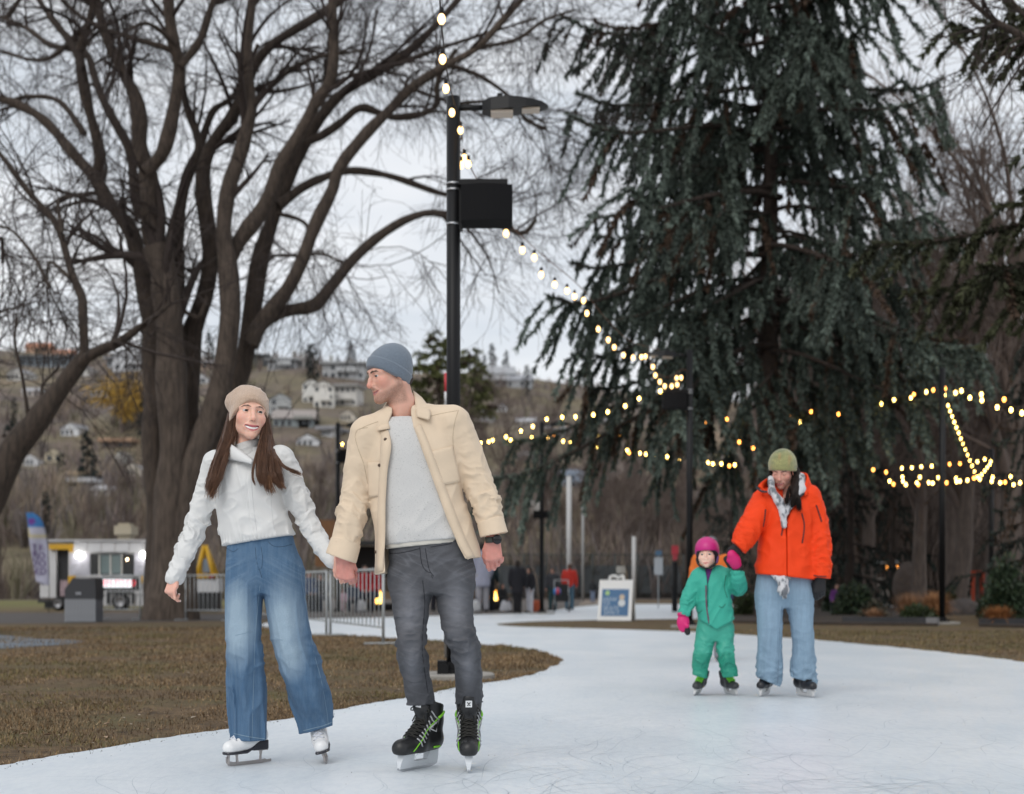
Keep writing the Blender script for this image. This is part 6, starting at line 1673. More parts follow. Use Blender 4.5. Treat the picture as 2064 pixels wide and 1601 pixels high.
def hockey_skate(parent, M, org, k=1.0, accents=True, mats=None, lace_col=None, top=.24):
 org = np.asarray(org, float); M = np.asarray(M, float)
 T = lambda P: (((P - org.astype(np.float32)) @ M.astype(np.float32)) / k).astype(np.float32)
 Wp = lambda v: org + k * (np.asarray(v, float) @ M.T)
 blackm, greym, greenm, whitem, steelm, lacem = mats
 def boot(P):
  L = T(P)
  d = chain(L, [(0, .100, .105), (0, -.02, .098), (0, -.118, .094)], [.038, .040, .036], .02)       # foot
  d = smin(d, chain(L, [(0, .085, .13), (0, .078, .19), (0, .070, top)], [.044, .045, .052], .02), .03)   # ankle
  d = smin(d, cap(L, (0, -.02, .125), (0, .05, .19), .034, .038), .03)
  d = smax(d, .070 - L[:, 2], .006)
  d = smax(d, L[:, 2] - top - .25 * (.07 - L[:, 1]), .006)
  d = smax(d, -cap(L, (0, .068, top + .08), (0, .075, top - .05), .042), .006)
  return d * k
 c = Wp((0, 0, .16)); h = .24 * k
 b = sdf_obj('boot', boot, c - h, c + h, .0052 * max(k, .7), blackm, parent)
 def pr(l):   # push a local point to just outside the boot along its local normal direction from the axis
  return l
 def on(pts, dirs, off):
  p = np.asarray(pts, float); d = np.asarray(dirs, float); d = d / np.linalg.norm(d, axis=1, keepdims=True)
  q = p.copy()
  for _ in range(40):
   e = boot(Wp(q).astype(np.float32)) / k
   q = q - d * ((e - off) * .8)[:, None] * -1 * -1
  return q
 def march(pts, dirs, off):
  p = np.asarray(pts, float); d = np.asarray(dirs, float); d = d / np.linalg.norm(d, axis=1, keepdims=True)
  q = p.copy()
  for _ in range(50):
   e = boot(Wp(q).astype(np.float32)) / k
   q = q + d * ((e - off) * .8)[:, None]
  return q
 mb = MB()
 n = 9
 for sx in (0,):
  prof = [(-.112, .072), (-.085, .072), (-.055, .072), (.055, .072), (.085, .072), (.118, .072)]
 ys = np.linspace(-.125, .128, 24)
 zt = np.where(np.abs(ys + .078) < .040, .074, np.where(np.abs(ys - .088) < .034, .074, .038))
 w = np.where(zt > .05, .017, .010)
 vt = []
 for y, t, ww in zip(ys, zt, w):
  vt += [(-ww, y, t), (ww, y, t), (.0055, y, .014), (-.0055, y, .014)]
 q = []
 for i in range(len(ys) - 1):
  for j in range(4):
   q.append([i * 4 + j, i * 4 + (j + 1) % 4, (i + 1) * 4 + (j + 1) % 4, (i + 1) * 4 + j])
 q += [[0, 3, 2, 1], [4 * (len(ys) - 1) + j for j in (0, 1, 2, 3)]]
 mb.add(Wp(vt), q)
 ho = wobj('blade_holder', mb.mesh('blade_holder'), whitem, parent)
 mb = MB()
 ys = np.linspace(-.135, .135, 17); zb = .012 * (np.abs(ys) / .135) ** 4
 vt = []
 for y, z0 in zip(ys, zb): vt += [(-.0018, y, .018), (.0018, y, .018), (.0018, y, z0), (-.0018, y, z0)]
 q = []
 for i in range(len(ys) - 1):
  for j in range(4): q.append([i * 4 + j, i * 4 + (j + 1) % 4, (i + 1) * 4 + (j + 1) % 4, (i + 1) * 4 + j])
 q += [[0, 3, 2, 1], [4 * (len(ys) - 1) + j for j in (0, 1, 2, 3)]]
 mb.add(Wp(vt), q)
 wobj('blade', mb.mesh('blade'), steelm, parent)
 def front(u, x):
  a = np.array([0, -.105, .20]) * (1 - u) + np.array([0, -.10, .30]) * u
  tgt = np.array([0, -.045, .10]) * (1 - u) + np.array([0, .065, .215]) * u
  return a, tgt
 mb = MB(); ml = MB()
 nl = 8
 us = np.linspace(0.02, .98, nl)
 P0, D0 = [], []
 for u in us:
  for x in np.linspace(-.030, .030, 7):
   a, t = front(u, x); P0.append(a + np.array([x, 0, 0])); D0.append(t - a)
 q = march(P0, D0, .004).reshape(nl, 7, 3)
 rr = .0026 if lace_col is None else .0075
 for i in range(nl):
  mb.tube(Wp(q[i]), rr * k, 5)
  if i < nl - 1:
   mix = np.stack([q[i][j] * (1 - j / 6) + q[i + 1][j] * (j / 6) for j in range(7)])
   mb.tube(Wp(mix + np.array([0, -.002, .002])), rr * k, 5)
   mix = np.stack([q[i + 1][j] * (1 - j / 6) + q[i][j] * (j / 6) for j in range(7)])
   mb.tube(Wp(mix + np.array([0, -.003, .003])), rr * k, 5)
 t = q[-1][3]
 for sgn in (-1, 1):
  loop = spline([t, t + (sgn * .025, -.018, .012), t + (sgn * .045, -.022, -.006), t + (sgn * .022, -.018, -.006), t + (0, -.004, 0)], 14)
  mb.tube(Wp(loop), rr * k, 5)
  mb.tube(Wp(spline([t, t + (sgn * .018, -.02, -.02), t + (sgn * .03, -.026, -.05)], 8)), rr * k, 5)
 wobj('laces', mb.mesh('laces', True), lacem, parent)
 if accents:
  for sgn in (-1, 1):
   mg = MB(); mn = MB()
   for i in range(nl):
    u = us[i]
    p = np.array([[sgn * .12, -.058 * (1 - u) + .03 * u, .118 * (1 - u) + .215 * u + .004], [sgn * .12, -.052 * (1 - u) + .05 * u, .105 * (1 - u) + .205 * u]])
    o = march(p, np.array([[-sgn, 0.15, -.1]] * 2), .0015)
    mg.tube(Wp(np.stack([q[i][0 if sgn < 0 else 6] + np.array([sgn * .003, 0, 0]), (q[i][0 if sgn < 0 else 6] + o[0]) / 2 + np.array([sgn * .003, -.001, .001]), o[0], o[1]])), .0030 * k, 5)
   ln1 = np.array([[sgn * .12, y, z] for y, z in zip(np.linspace(-.085, .055, 14), np.linspace(.083, .205, 14))])
   o = march(ln1, np.array([[-sgn, 0, 0]] * 14), .001)
   mn.tube(Wp(o), .0022 * k, 5)
   ln2 = np.array([[sgn * .12, y, z] for y, z in zip(np.linspace(.055, .10, 6), np.linspace(.205, .225, 6))])
   o = march(ln2, np.array([[-sgn, 0, 0]] * 6), .001)
   mn.tube(Wp(o), .0055 * k, 6)
   ln3 = np.array([[sgn * .12, y, .088] for y in np.linspace(.09, .05, 6)])
   mn.tube(Wp(march(ln3, np.array([[-sgn, 0, 0]] * 6), .001)), .005 * k, 5)
   tri = [(.015, .165), (.055, .150), (.055, .195), (.015, .165)]
   mg.tube(Wp(march(np.array([[sgn * .12, a_, b_] for a_, b_ in tri]), np.array([[-sgn, 0, 0]] * 4), .001)), .004 * k, 5)
   wobj('eyelet_strip', mg.mesh('eyelet_strip', True), greym, parent)
   wobj('trim', mn.mesh('trim', True), greenm, parent)
 def tongue(P):
  L = T(P)
  d = chain(L, [(0, .005, .20), (0, -.008, .245), (0, -.022, .285)], [.020, .022, .016], .02)
  q_ = L.copy(); q_[:, 0] *= .55
  d = chain(q_, [(0, .012, .19), (0, .004, .240), (0, -.012, .283)], [.016, .016, .012], .02)
  return d * k * .8
 c = Wp((0, 0, .24)); h = .09 * k
 tg = sdf_obj('tongue', tongue, c - h, c + h, .004, blackm, parent)
 if accents:
  mb = MB(); n0 = 6
  g = []
  for a in np.linspace(0, 1, 5):
   rowp = []
   for x in np.linspace(-.0125, .0125, 5):
    p = np.array([x, -.12, .272 - .026 * a]); dd = np.array([0, 1, 0.0])
    for _ in range(40):
     e = float(tongue(Wp(p[None]).astype(np.float32))[0]) / k
     p = p + dd * (e - .001) * .9
    rowp.append(Wp(p[None])[0])
   g.append(rowp)
  g = np.array(g)
  mb.sheet(g, .0012)
  bd = wobj('badge', mb.mesh('badge'), mat('badge_white', (.75, .76, .77), .4), tg)
  mk = MB()
  off = M @ np.array([0, -.0018, 0]) * k
  for (r0, c0, r1, c1) in ((1, 1, 2, 2), (1, 3, 2, 2), (3, 1, 2.4, 2), (3, 3, 2.4, 2)):
   ip = lambda r, c_: (g[int(r), int(c_)] * (1 - (r % 1)) + g[min(int(r) + 1, 4), int(c_)] * (r % 1))
   mk.tube(np.stack([ip(r0, c0) + off, ip(r1, c1) + off]), .0016 * k, 4)
  wobj('mark', mk.mesh('mark'), mat('mark_black', (.02, .02, .02), .5), tg)
 return b
def figure_skate(parent, M, org, k=1.0, mats=None):
 org = np.asarray(org, float); M = np.asarray(M, float)
 T = lambda P: (((P - org.astype(np.float32)) @ M.astype(np.float32)) / k).astype(np.float32)
 Wp = lambda v: org + k * (np.asarray(v, float) @ M.T)
 wm, sm, bm, lm = mats
 def boot(P):
  L = T(P)
  d = chain(L, [(0, .088, .128), (0, .01, .108), (0, -.090, .086)], [.034, .036, .034], .02)
  d = smin(d, chain(L, [(0, .074, .15), (0, .066, .20), (0, .056, .25)], [.036, .031, .030], .02), .03)
  d = smin(d, cap(L, (0, -.03, .118), (0, .05, .19), .030, .032), .03)
  d = smax(d, (.066 + .042 * np.clip((L[:, 1] + .01) / .07, 0, 1)) - L[:, 2], .005)
  return d * k
 c = Wp((0, 0, .16)); h = .22 * k
 sdf_obj('boot', boot, c - h, c + h, .0052, wm, parent)
 def sole(P):
  L = T(P)
  Q = L.copy()
  zb = .066 + .042 * np.clip((L[:, 1] + .01) / .07, 0, 1)
  d = chain(Q * np.array([1, 1, 0], np.float32), [(0, .094, 0), (0, .02, 0), (0, -.088, 0)], [.033, .030, .036], .03)
  bot = np.where(L[:, 1] > .022, .066, zb - .010)
  d = smax(d, L[:, 2] - zb - .002, .003); d = smax(d, bot - L[:, 2], .003)
  return d * k * .8
 sdf_obj('sole', sole, c - h, c + h, .0045, sm, parent)
 mb = MB()
 def bar(pts, w0, th=.0035):
  pts = np.array(pts)
  mb.tube(Wp(pts), np.asarray(w0) * k, 6)
 ys = np.linspace(-.112, .150, 22)
 zb = .004 * ((ys - .02) / .13) ** 2 + .018 * np.clip((-ys - .098) / .014, 0, 1)
 zt = zb + .017 + .008 * np.clip((-ys - .07) / .04, 0, 1); zt[-3:] = zb[-3:] + .012
 vt = []
 for y, a, b_ in zip(ys, zb, zt): vt += [(-.0022, y, b_), (.0022, y, b_), (.0022, y, a), (-.0022, y, a)]
 q = []
 for i in range(len(ys) - 1):
  for j in range(4): q.append([i * 4 + j, i * 4 + (j + 1) % 4, (i + 1) * 4 + (j + 1) % 4, (i + 1) * 4 + j])
 q += [[0, 3, 2, 1], [4 * (len(ys) - 1) + j for j in (0, 1, 2, 3)]]
 mb.add(Wp(vt), q)
 for y0, y1, r0, r1 in ((-.100, -.098, .009, .011), (-.048, -.052, .0075, .011), (.086, .090, .0075, .010)):
  mb.tube(Wp([(0, y0, .014), (0, (y0 + y1) / 2, .04), (0, y1, .066)]), np.array([r0, r0 * .8, r1]) * k, 6)
 mb.box(Wp([(0, -.075, .064)])[0], (.046 * k, .085 * k, .004 * k), M)
 mb.box(Wp([(0, .09, .064)])[0], (.040 * k, .055 * k, .004 * k), M)
 wobj('blade', mb.mesh('blade'), bm, parent)
 ml = MB(); nl = 6; us = np.linspace(0, 1, nl)
 P0, D0 = [], []
 for u in us:
  for x in np.linspace(-.022, .022, 7):
   a = np.array([x, -.13 * (1 - u) - .09 * u, .20 * (1 - u) + .27 * u])
   t = np.array([x, -.045 * (1 - u) + .055 * u, .09 * (1 - u) + .20 * u]); P0.append(a); D0.append(t - a)
 p = np.array(P0); d = np.array(D0); d /= np.linalg.norm(d, axis=1, keepdims=True)
 for _ in range(50):
  e = boot(Wp(p).astype(np.float32)) / k; p = p + d * ((e - .002) * .8)[:, None]
 q = p.reshape(nl, 7, 3)
 for i in range(nl):
  ml.tube(Wp(q[i]), .0023 * k, 5)
  if i < nl - 1:
   for A, B in ((q[i], q[i + 1]), (q[i + 1], q[i])):
    ml.tube(Wp(np.stack([A[j] * (1 - j / 6) + B[j] * (j / 6) for j in range(7)]) + (0, -.002, .002)), .0023 * k, 5)
 wobj('laces', ml.mesh('laces', True), lm, parent)
 me = MB()
 for i in range(nl):
  for j in (0, 6): me.box(Wp([q[i][j] + np.array([(-1 if j == 0 else 1) * .003, 0, 0])])[0], (.004 * k,) * 3, M)
 wobj('eyelets', me.mesh('eyelets'), mat('eyelet_steel', (.25, .26, .28), .35, metal=.8), parent)
def build_man():
 g = Fig(6.38); m = g.m; s = g.s
 root = empty('person', (g.x(868), g.Y, 0), 'man in cream overshirt, grey beanie and charcoal jeans skating hand in hand with a woman', 'person')
 skin = mat('skin', attr=True, rough=.52, sss=.25, bump=.0004, bscale=260)
 H = Head(m(785, 753, -.0), 1.0, -61, -15, 0, male=1, smile=1.0, opn=.45, lid=.0018, crown=.078)
 armR = [m(741, 876), m(726, 933), m(716, 985), m(708, 1040, -.03), m(698, 1085, -.05), m(692, 1112, -.06)]
 armRr = [37 * s, 31 * s, 28 * s, 29.5 * s, 28 * s, 27 * s]
 armL = [m(913, 858), m(938, 900), m(957, 950), m(973, 992, -.01), m(985, 1034, -.03), m(992, 1066, -.04)]
 armLr = [39 * s, 31 * s, 29.5 * s, 29 * s, 25.5 * s, 25 * s]
 hR, tipsR = hand_sdf(m(691, 1122, -.07), frame((.12, .10, -1), (.15, 1, 0)), 1.02, -1 * -1,
       ((48, 70, 40), (55, 75, 45), (62, 80, 45), (70, 80, 45)),
       [(.024, .004, -.018), (.038, .014, -.042), (.040, .030, -.064), (.034, .040, -.080)])
 MR = frame((.10, .05, -1), (.0, 1, 0))
 hL, tipsL = hand_sdf(m(994, 1085, -.05), frame((.02, .12, -1), (.25, 1, 0)), 1.0, -1,
       ((18, 38, 28), (28, 45, 30), (36, 52, 35), (42, 55, 35)),
       [(.027, .002, -.020), (.041, .004, -.052), (.046, .008, -.084), (.042, .014, -.112)])
 def skinf(P):
  d = H.f(P)
  neck = chain(P, [H.w((0, .022, -.075)), m(812, 822, .02), m(815, 858, .03)], [.058, .057, .066], .03)
  d = smin(d, neck, .02)
  d = smin(d, cap(P, H.w((.052, .03, -.06)), m(806, 858, -.020), .014, .014), .02)
  return d
 def skincol(P):
  L = H.L(P)
  c = face_color(L, (.70, .390, .295), (.50, .19, .17), (.085, .050, .032), smile=1.0, opn=.45, lid=.0018, stubble=(.135, .078, .050), blush=.85)
  return c
 lo = m(735, 880, -.2); hi = m(840, 690, .25)
 lo_, hi_ = np.minimum(lo, hi), np.maximum(lo, hi)
 V, Q = surface(skinf, lo_ - .02, hi_ + .02, .0030)
 C = skincol(V.astype(np.float32))
 def handmesh(f, a, b):
  a, b = np.asarray(a), np.asarray(b)
  return surface(f, np.minimum(a, b), np.maximum(a, b), .0030)
 parts = [(V, Q, C)]
 for f, org in ((hR, m(691, 1122, -.07)), (hL, m(994, 1085, -.05))):
  v, q = handmesh(f, org - np.array([.09, .08, .19]), org + np.array([.09, .13, .05]))
  n = fbm(v * 70, 2)
  c = np.array([.64, .300, .250]) * (0.9 + .2 * n)[:, None]
  kn = vnoise(v * 45)
  c = c * (1 - .18 * kn[:, None] * np.array([.1, .7, .7]))
  parts.append((v, q, c))
 def inner(P):
  d = limb(P, [m(815, 850, .03), m(838, 960, .02), m(860, 1090, .02), m(868, 1140, .02)], [.07, .12, .12, .11], n=8)
  for a in (armR, armL): d = smin(d, limb(P, [m(826, 872, .02)] + a[1:], [.05, .042, .04, .036, .032, .026], n=10), .03)
  for pts in ([m(835, 1140), m(828, 1290), m(846, 1400, .13)], [m(905, 1140), m(930, 1280), m(944, 1400, .17)]):
   d = smin(d, limb(P, pts, [.08, .055, .04], n=8), .03)
  return d
 v, q = surface(inner, m(640, 1440, -.3), m(1050, 840, .35), .016, 3)
 parts.append((v, q, np.repeat(np.array([[.48, .255, .185]]), len(v), 0)))
 off = 0; VV, QQ, CC = [], [], []
 for v, q, c in parts: VV.append(v); QQ.append(q + off); CC.append(c); off += len(v)
 body = wobj('body', mesh('body', np.concatenate(VV), [np.concatenate(QQ)], True, np.concatenate(CC)), skin, root)
 H.eyes(root, (.30, -1, -.05), (.05, .07, .08))
 H.teeth(root, 1.0)
 def hair(P):
  L = H.L(P)
  d = ell(L, (0, .020, .046), (.0765, .0965, .086))
  d = smin(d, ell(L, (0, .055, -.035), (.058, .050, .045)), .02)
  d = smax(d, -(L[:, 1] - .020 - .25 * np.abs(L[:, 2])), .004)
  return smax(d + .002 * vnoise(L * np.array([400, 400, 60], np.float32)), -.085 - L[:, 2], .004) * H.k
 c = H.c; sdf_obj('hair', hair, c - .15, c + .15, .0045, mat('man_hair', (.035, .020, .012), .6, noise=.5, nscale=120), root)
 def hat(P):
  L = H.L(P)
  d = ell(np.stack([L[:, 0], L[:, 1], np.where(L[:, 2] < .036, .036 + (L[:, 2] - .036) * .7, L[:, 2])], 1), (0, .012, .036), (.0880, .1050, .088))
  d = smin(d, ell(L, (0, .036, .062), (.062, .070, .064)), .03)
  edge = L[:, 2] - (.042 - .80 * (L[:, 1] + .085))        # brim line, low at the back
  edge = edge / 1.28
  band = np.clip((.048 - edge) / .004, 0, 1)
  d = d - .0048 * band
  a = np.arctan2(L[:, 0], L[:, 1])
  d = d - .0006 * np.sin(a * 70) - .0022 * (fbm(L * 22, 2) - .5)
  return smax(d, -edge, .006) * H.k
 sdf_obj('beanie', hat, c - .17, c + .18, .0036, mat('beanie_wool', (.190, .235, .290), .9, col2=(.115, .140, .175), nscale=240, stretch=(1, 1, 2.2), bump=.0012, bscale=420, sheen=.3), root)
 rows = [(832, 820, 34, .072, .02), (850, 824, 62, .092, .015), (872, 828, 84, .108, .01), (905, 833, 92, .128), (950, 836, 93, .136), (1000, 842, 95, .136), (1050, 851, 99, .140), (1100, 860, 106, .146), (1175, 868, 110, .150)]
 tor = g.loft(rows); torin = g.loft(rows, grow=-.012)
 def outer(P):
  d = tor(P)
  d = smin(d, cap(P, m(798, 846, .02), m(745, 872, .01), .066, .070), .05)
  d = smin(d, cap(P, m(846, 842, .02), m(908, 850, .01), .062, .072), .05)
  pxx, pyy = g.px(P)
  n = fbm(np.stack([pxx * .035 + pyy * .012, P[:, 1] * 9, pyy * .014 - pxx * .01], 1), 2)
  r1 = 1 - np.abs(2 * vnoise(np.stack([pxx * .03 + pyy * .018, P[:, 1] * 5, pyy * .012], 1)) - 1)
  return d - .008 * (n - .5) - .006 * (r1 * r1 - .4)
 foldR = lambda t: .0035 + .0095 * np.exp(-((t - .62) / .24) ** 2)
 foldL = lambda t: .0035 + .0105 * np.exp(-((t - .66) / .22) ** 2)
 def armsf(P):
  aR = limb(P, armR, armRr, foldR, seed=1.0)
  aR = smax(aR, -(g.line(P, (640, 1113), (720, 1132))) * -1, .004)
  aL = limb(P, armL, armLr, foldL, seed=4.0)
  aL = smax(aL, (g.line(P, (960, 1084), (1022, 1072))), .004)
  return aR, aL
 cuffs = (([m(697, 1092, -.05), m(687, 1127, -.065)], [30.5 * s, 33 * s], (656, 1114), (718, 1136)), ([m(988, 1049, -.035), m(996, 1078, -.045)], [27.5 * s, 29 * s], (966, 1085), (1024, 1074)))
 def cuff(P, which):
  d = None
  for pts, rs, a, b in cuffs[which:which + 1]:
   e = cap(P, pts[0], pts[1] + (pts[1] - pts[0]) * .6, rs[0], rs[1])
   ax = (pts[1] - pts[0]); ax = ax / np.linalg.norm(ax)
   e = smax(e, -((P - pts[0].astype(np.float32)) @ ax.astype(np.float32)), .004)
   e = smax(e, g.line(P, a, b), .003)
   e = e - .003 * (fbm(P * 28, 2) - .5)
   inner_ = cap(P, pts[0], pts[1] + (pts[1] - pts[0]) * .9, rs[0] - .008, rs[1] - .008)
   e = smax(e, -smax(inner_, -(g.line(P, a, b) + .022), .002), .003)
   d = e if d is None else np.minimum(d, e)
  return d
 yL = [835, 850, 870, 893, 912, 950, 1000, 1050, 1100, 1165]; xL = [792, 787, 783, 789, 786, 781, 778, 777, 778, 781]
 yR = [835, 850, 865, 900, 950, 1000, 1050, 1100, 1140]; xR = [830, 833, 836, 850, 868, 886, 904, 925, 946]
 hemz = lambda P: g.line(P, (752, 1160), (965, 1124))
 def jacket(P):
  o = outer(P)
  aR, aL = armsf(P)
  pxx, pyy = g.px(P)
  opening = np.maximum(np.interp(pyy, yL, xL) - pxx, pxx - np.interp(pyy, yR, xR)) * s
  opening = np.maximum(opening, P[:, 1] - (g.Y - .02))
  shell = smax(o, -(torin(P) + .003), .003)
  shell = smax(shell, -opening, .003)
  shell = smax(shell, hemz(P), .003)
  shell = smax(shell, -cap(P, m(815, 850, .02), m(808, 780, .02), .067, .064), .004)
  wr = smin(shell, aR, .022); wr = smin(wr, aL, .022)
  return wr
 cream = mat('cream_cotton', (.73, .585, .432), .88, noise=.10, nscale=9, bump=.0005, bscale=700, sheen=.15)
 sdf_obj('overshirt', jacket, m(645, 1180, -.30), m(1040, 815, .30), .0050, cream, root)
 js = [o for o in root.children if o.name.startswith('overshirt')][0]
 sdf_obj('cuff', lambda P: cuff(P, 0), m(640, 1150, -.25), m(740, 1060, .15), .0045, cream, js)
 sdf_obj('cuff', lambda P: cuff(P, 1), m(950, 1100, -.25), m(1040, 1020, .15), .0045, cream, js)
 jf = lambda P: jacket(P)
 def collar_leaf(pts_top, pts_bot, name='collar', nu=12, nv=6, bulge=.010):
  a = spline(pts_top, nu); b = spline(pts_bot, nu)
  t = np.linspace(0, 1, nv)[:, None, None]
  gr = a[None] * (1 - t) + b[None] * t
  gr[:, :, 1] -= bulge * np.sin(np.pi * np.linspace(0, 1, nv))[:, None]
  mb = MB(); mb.sheet(gr, .0045); return mb
 mb = collar_leaf([m(833, 788, .07), m(836, 806, .0), m(838, 824, -.05), m(840, 840, -.085)],
      [m(850, 802, .06), m(863, 819, -.01), m(868, 834, -.07), m(865, 847, -.100)], bulge=.004)
 mbr = MB()
 wobj('collar', mb.mesh('collar', True), cream, js)
 mb = collar_leaf([m(790, 800, .09), m(780, 815, .03), m(781, 838, -.03), m(786, 864, -.090)],
      [m(783, 806, .10), m(768, 830, .04), m(757, 855, -.03), m(761, 868, -.095)], bulge=.004)
 wobj('collar', mb.mesh('collar', True), cream, js)
 mb = collar_leaf([m(790, 803, .10), m(812, 790, .112), m(838, 794, .075)], [m(786, 826, .105), m(812, 826, .125), m(846, 822, .085)], bulge=-.004)
 wobj('collar', mb.mesh('collar', True), cream, js)
 fo = lambda P: smin(smin(outer(P), armsf(P)[1], .022), armsf(P)[0], .022)
 def strip(px0, px1, th=.005):
  n = len(px0); A = spline(px0, 26); B = spline(px1, 26)
  gpx = np.stack([A, (A + B) / 2, B], 1)
  w = project(fo, gpx.reshape(-1, 2), g.Y - .5, g.Y + .1, .0025).reshape(26, 3, 3)
  mbb = MB(); mbb.sheet(w, th); return mbb
 pl = strip([(783, 868), (787, 885), (788, 905), (781, 950), (777, 1010), (776, 1080), (772, 1150)], [(768, 868), (768, 885), (767, 905), (765, 950), (762, 1010), (760, 1080), (757, 1155)])
 wobj('placket', pl.mesh('placket', True), cream, js)
 pl = strip([(835, 862), (850, 898), (868, 948), (886, 998), (904, 1048), (925, 1098), (943, 1128)], [(848, 855), (864, 893), (883, 943), (902, 993), (921, 1043), (941, 1092), (957, 1122)])
 wobj('placket', pl.mesh('placket', True), cream, js)
 for poly in (((870, 910), (912, 899), (928, 972), (893, 978)), ((741, 932), (766, 932), (764, 1000), (744, 1004))):
  mb = MB(); patch(mb, fo, poly, g.Y - .5, g.Y + .1, .005, 10, 12)
  po = wobj('pocket', mb.mesh('pocket', True), cream, js)
 st = MB()
 seamm = mat('cream_seam', (.50, .40, .28), .9)
 for pts in ([(741, 862), (722, 866), (716, 880), (722, 905), (733, 935), (741, 975)], [(924, 827), (917, 850), (913, 880), (915, 910), (921, 945)],
    [(872, 913), (911, 903)], [(895, 972), (926, 966)], [(742, 938), (766, 938)], [(745, 998), (764, 994)],
    [(857, 842), (888, 834), (922, 828)], [(762, 850), (740, 858), (724, 866)],
    [(756, 1148), (772, 1144)], [(900, 1010), (926, 1080), (945, 1122)]):
  seam(st, jf, pts, g.Y - .55, g.Y + .1, .0013)
 wobj('seams', st.mesh('seams'), seamm, js)
 bt = mat('button_horn', (.10, .055, .030), .35, noise=.5, nscale=200)
 for p in ((777, 886), (765, 942 - 4), (758, 1113)):
  w = project(fo, [p], g.Y - .5, g.Y + .1, .004)[0]
  mb = MB(); mb.lathe([(.0001, .0035), (.0060, .0035), (.0078, .0025), (.0078, 0), (.0001, 0)], w, 14, rotm(90, 0, 0))
  mb.lathe([(.0001, .0042), (.0018, .0042), (.0018, .003)], w, 8, rotm(90, 0, 0))
  wobj('button', mb.mesh('button', True), bt, js)
 rows2 = [(842, 818, 40, .078, .02), (858, 822, 66, .094, .012), (880, 828, 80, .108, .005), (950, 836, 84, .120), (1000, 842, 86, .121), (1050, 850, 89, .124), (1085, 856, 90, .128), (1098, 858, 86, .124), (1112, 860, 83, .118)]
 sw = g.loft(rows2)
 def sweater(P):
  pxx, pyy = g.px(P)
  d = sw(P)
  r1 = 1 - np.abs(2 * vnoise(np.stack([pxx * .022 + pyy * .022, P[:, 1] * 4, pyy * .016 - pxx * .02], 1)) - 1)
  amp = np.clip((pyy - 960) / 140, 0.15, 1)
  d = d - .010 * amp * (r1 * r1 - .4) - .004 * (fbm(P * 16, 2) - .5)
  d = smax(d, g.line(P, (776, 1100), (914, 1087)), .004)
  hole = cap(P, m(814, 858, .025), m(806, 790, .0), .069, .062)
  d = smax(d, -hole, .005)
  rib = np.abs(hole - .012)
  return d + .0016 * np.clip(1 - rib / .0025, 0, 1)
 swm = mat('marled_knit', (.60, .59, .575), .95, col2=(.20, .20, .20), nscale=150, stretch=(1, 1, 3.2), bump=.0009, bscale=500, ncontrast=(.30, .42), sheen=.2)
 swo = sdf_obj('sweater', sweater, m(730, 1115, -.25), m(945, 825, .25), .0055, swm, root)
 sh = g.loft([(1070, 855, 84, .118), (1112, 860, 82, .116)])
 sdf_obj('undershirt', lambda P: smax(smax(sh(P), g.line(P, (776, 1108), (914, 1095)), .003), -g.line(P, (776, 1085), (914, 1075)), .003), m(740, 1125, -.2), m(950, 1060, .2), .006, mat('undershirt_cotton', (.60, .57, .51), .9), root)
 tn = MB(); a = np.linspace(0, 2 * math.pi, 40)
 nk = np.stack([g.x(808) + .066 * np.cos(a), g.Y + .020 + .064 * np.sin(a), g.z(843) - .010 * np.sin(a) * -1], 1)
 tn.tube(nk, .004, 6, cap=False)
 wobj('neckband', tn.mesh('neckband', True), mat('neckband_dark', (.03, .032, .035), .9), swo)
 pel = g.loft([(1085, 866, 80, .118, .01), (1110, 867, 84, .120, .01), (1140, 869, 85, .124, .012), (1170, 870, 82, .122, .012), (1195, 872, 74, .10, .01)])
 legs = (([m(826, 1165), m(829, 1202, -.02), m(828, 1252, -.04), m(829, 1300, -.05), m(836, 1347, .06), m(845, 1395, .13), m(850, 1430, .17)],
    [43 * s, 40 * s, 32.5 * s, 28.5 * s, 28 * s, 28 * s, 26 * s], (810, 1428), (880, 1424)),
   ([m(914, 1165), m(917, 1202, -.01), m(920, 1239, -.02), m(927, 1275, -.03), m(938, 1312, .03), m(944, 1355, .09), m(946, 1395, .16), m(946, 1430, .21)],
    [42 * s, 37 * s, 34 * s, 32 * s, 29.5 * s, 27 * s, 27.5 * s, 26 * s], (910, 1427), (980, 1424)))
 foldJ = lambda t: .0030 + .0110 * np.exp(-((t - .52) / .16) ** 2) + .0120 * np.clip((t - .84) / .1, 0, 1)
 def jeans(P):
  d = pel(P)
  dl = None
  for i, (pts, rs, a, b) in enumerate(legs):
   e = limb(P, pts, rs, foldJ, n=18, seed=2.0 + 3 * i)
   e = smax(e, g.line(P, a, b), .004)
   dl = e if dl is None else smin(dl, e, .008)
  d = smin(d, dl, .030)
  pxx, pyy = g.px(P)
  w = np.exp(-((pyy - 1165) / 45) ** 2)
  ang = np.arctan2(pyy - 1120, np.abs(pxx - 872) + 8)
  r1 = 1 - np.abs(2 * vnoise(np.stack([ang * 7 + (pxx > 872) * 5, P[:, 1] * 4, pxx * .004], 1)) - 1)
  d = d - .006 * w * (r1 * r1 - .4)
  return d
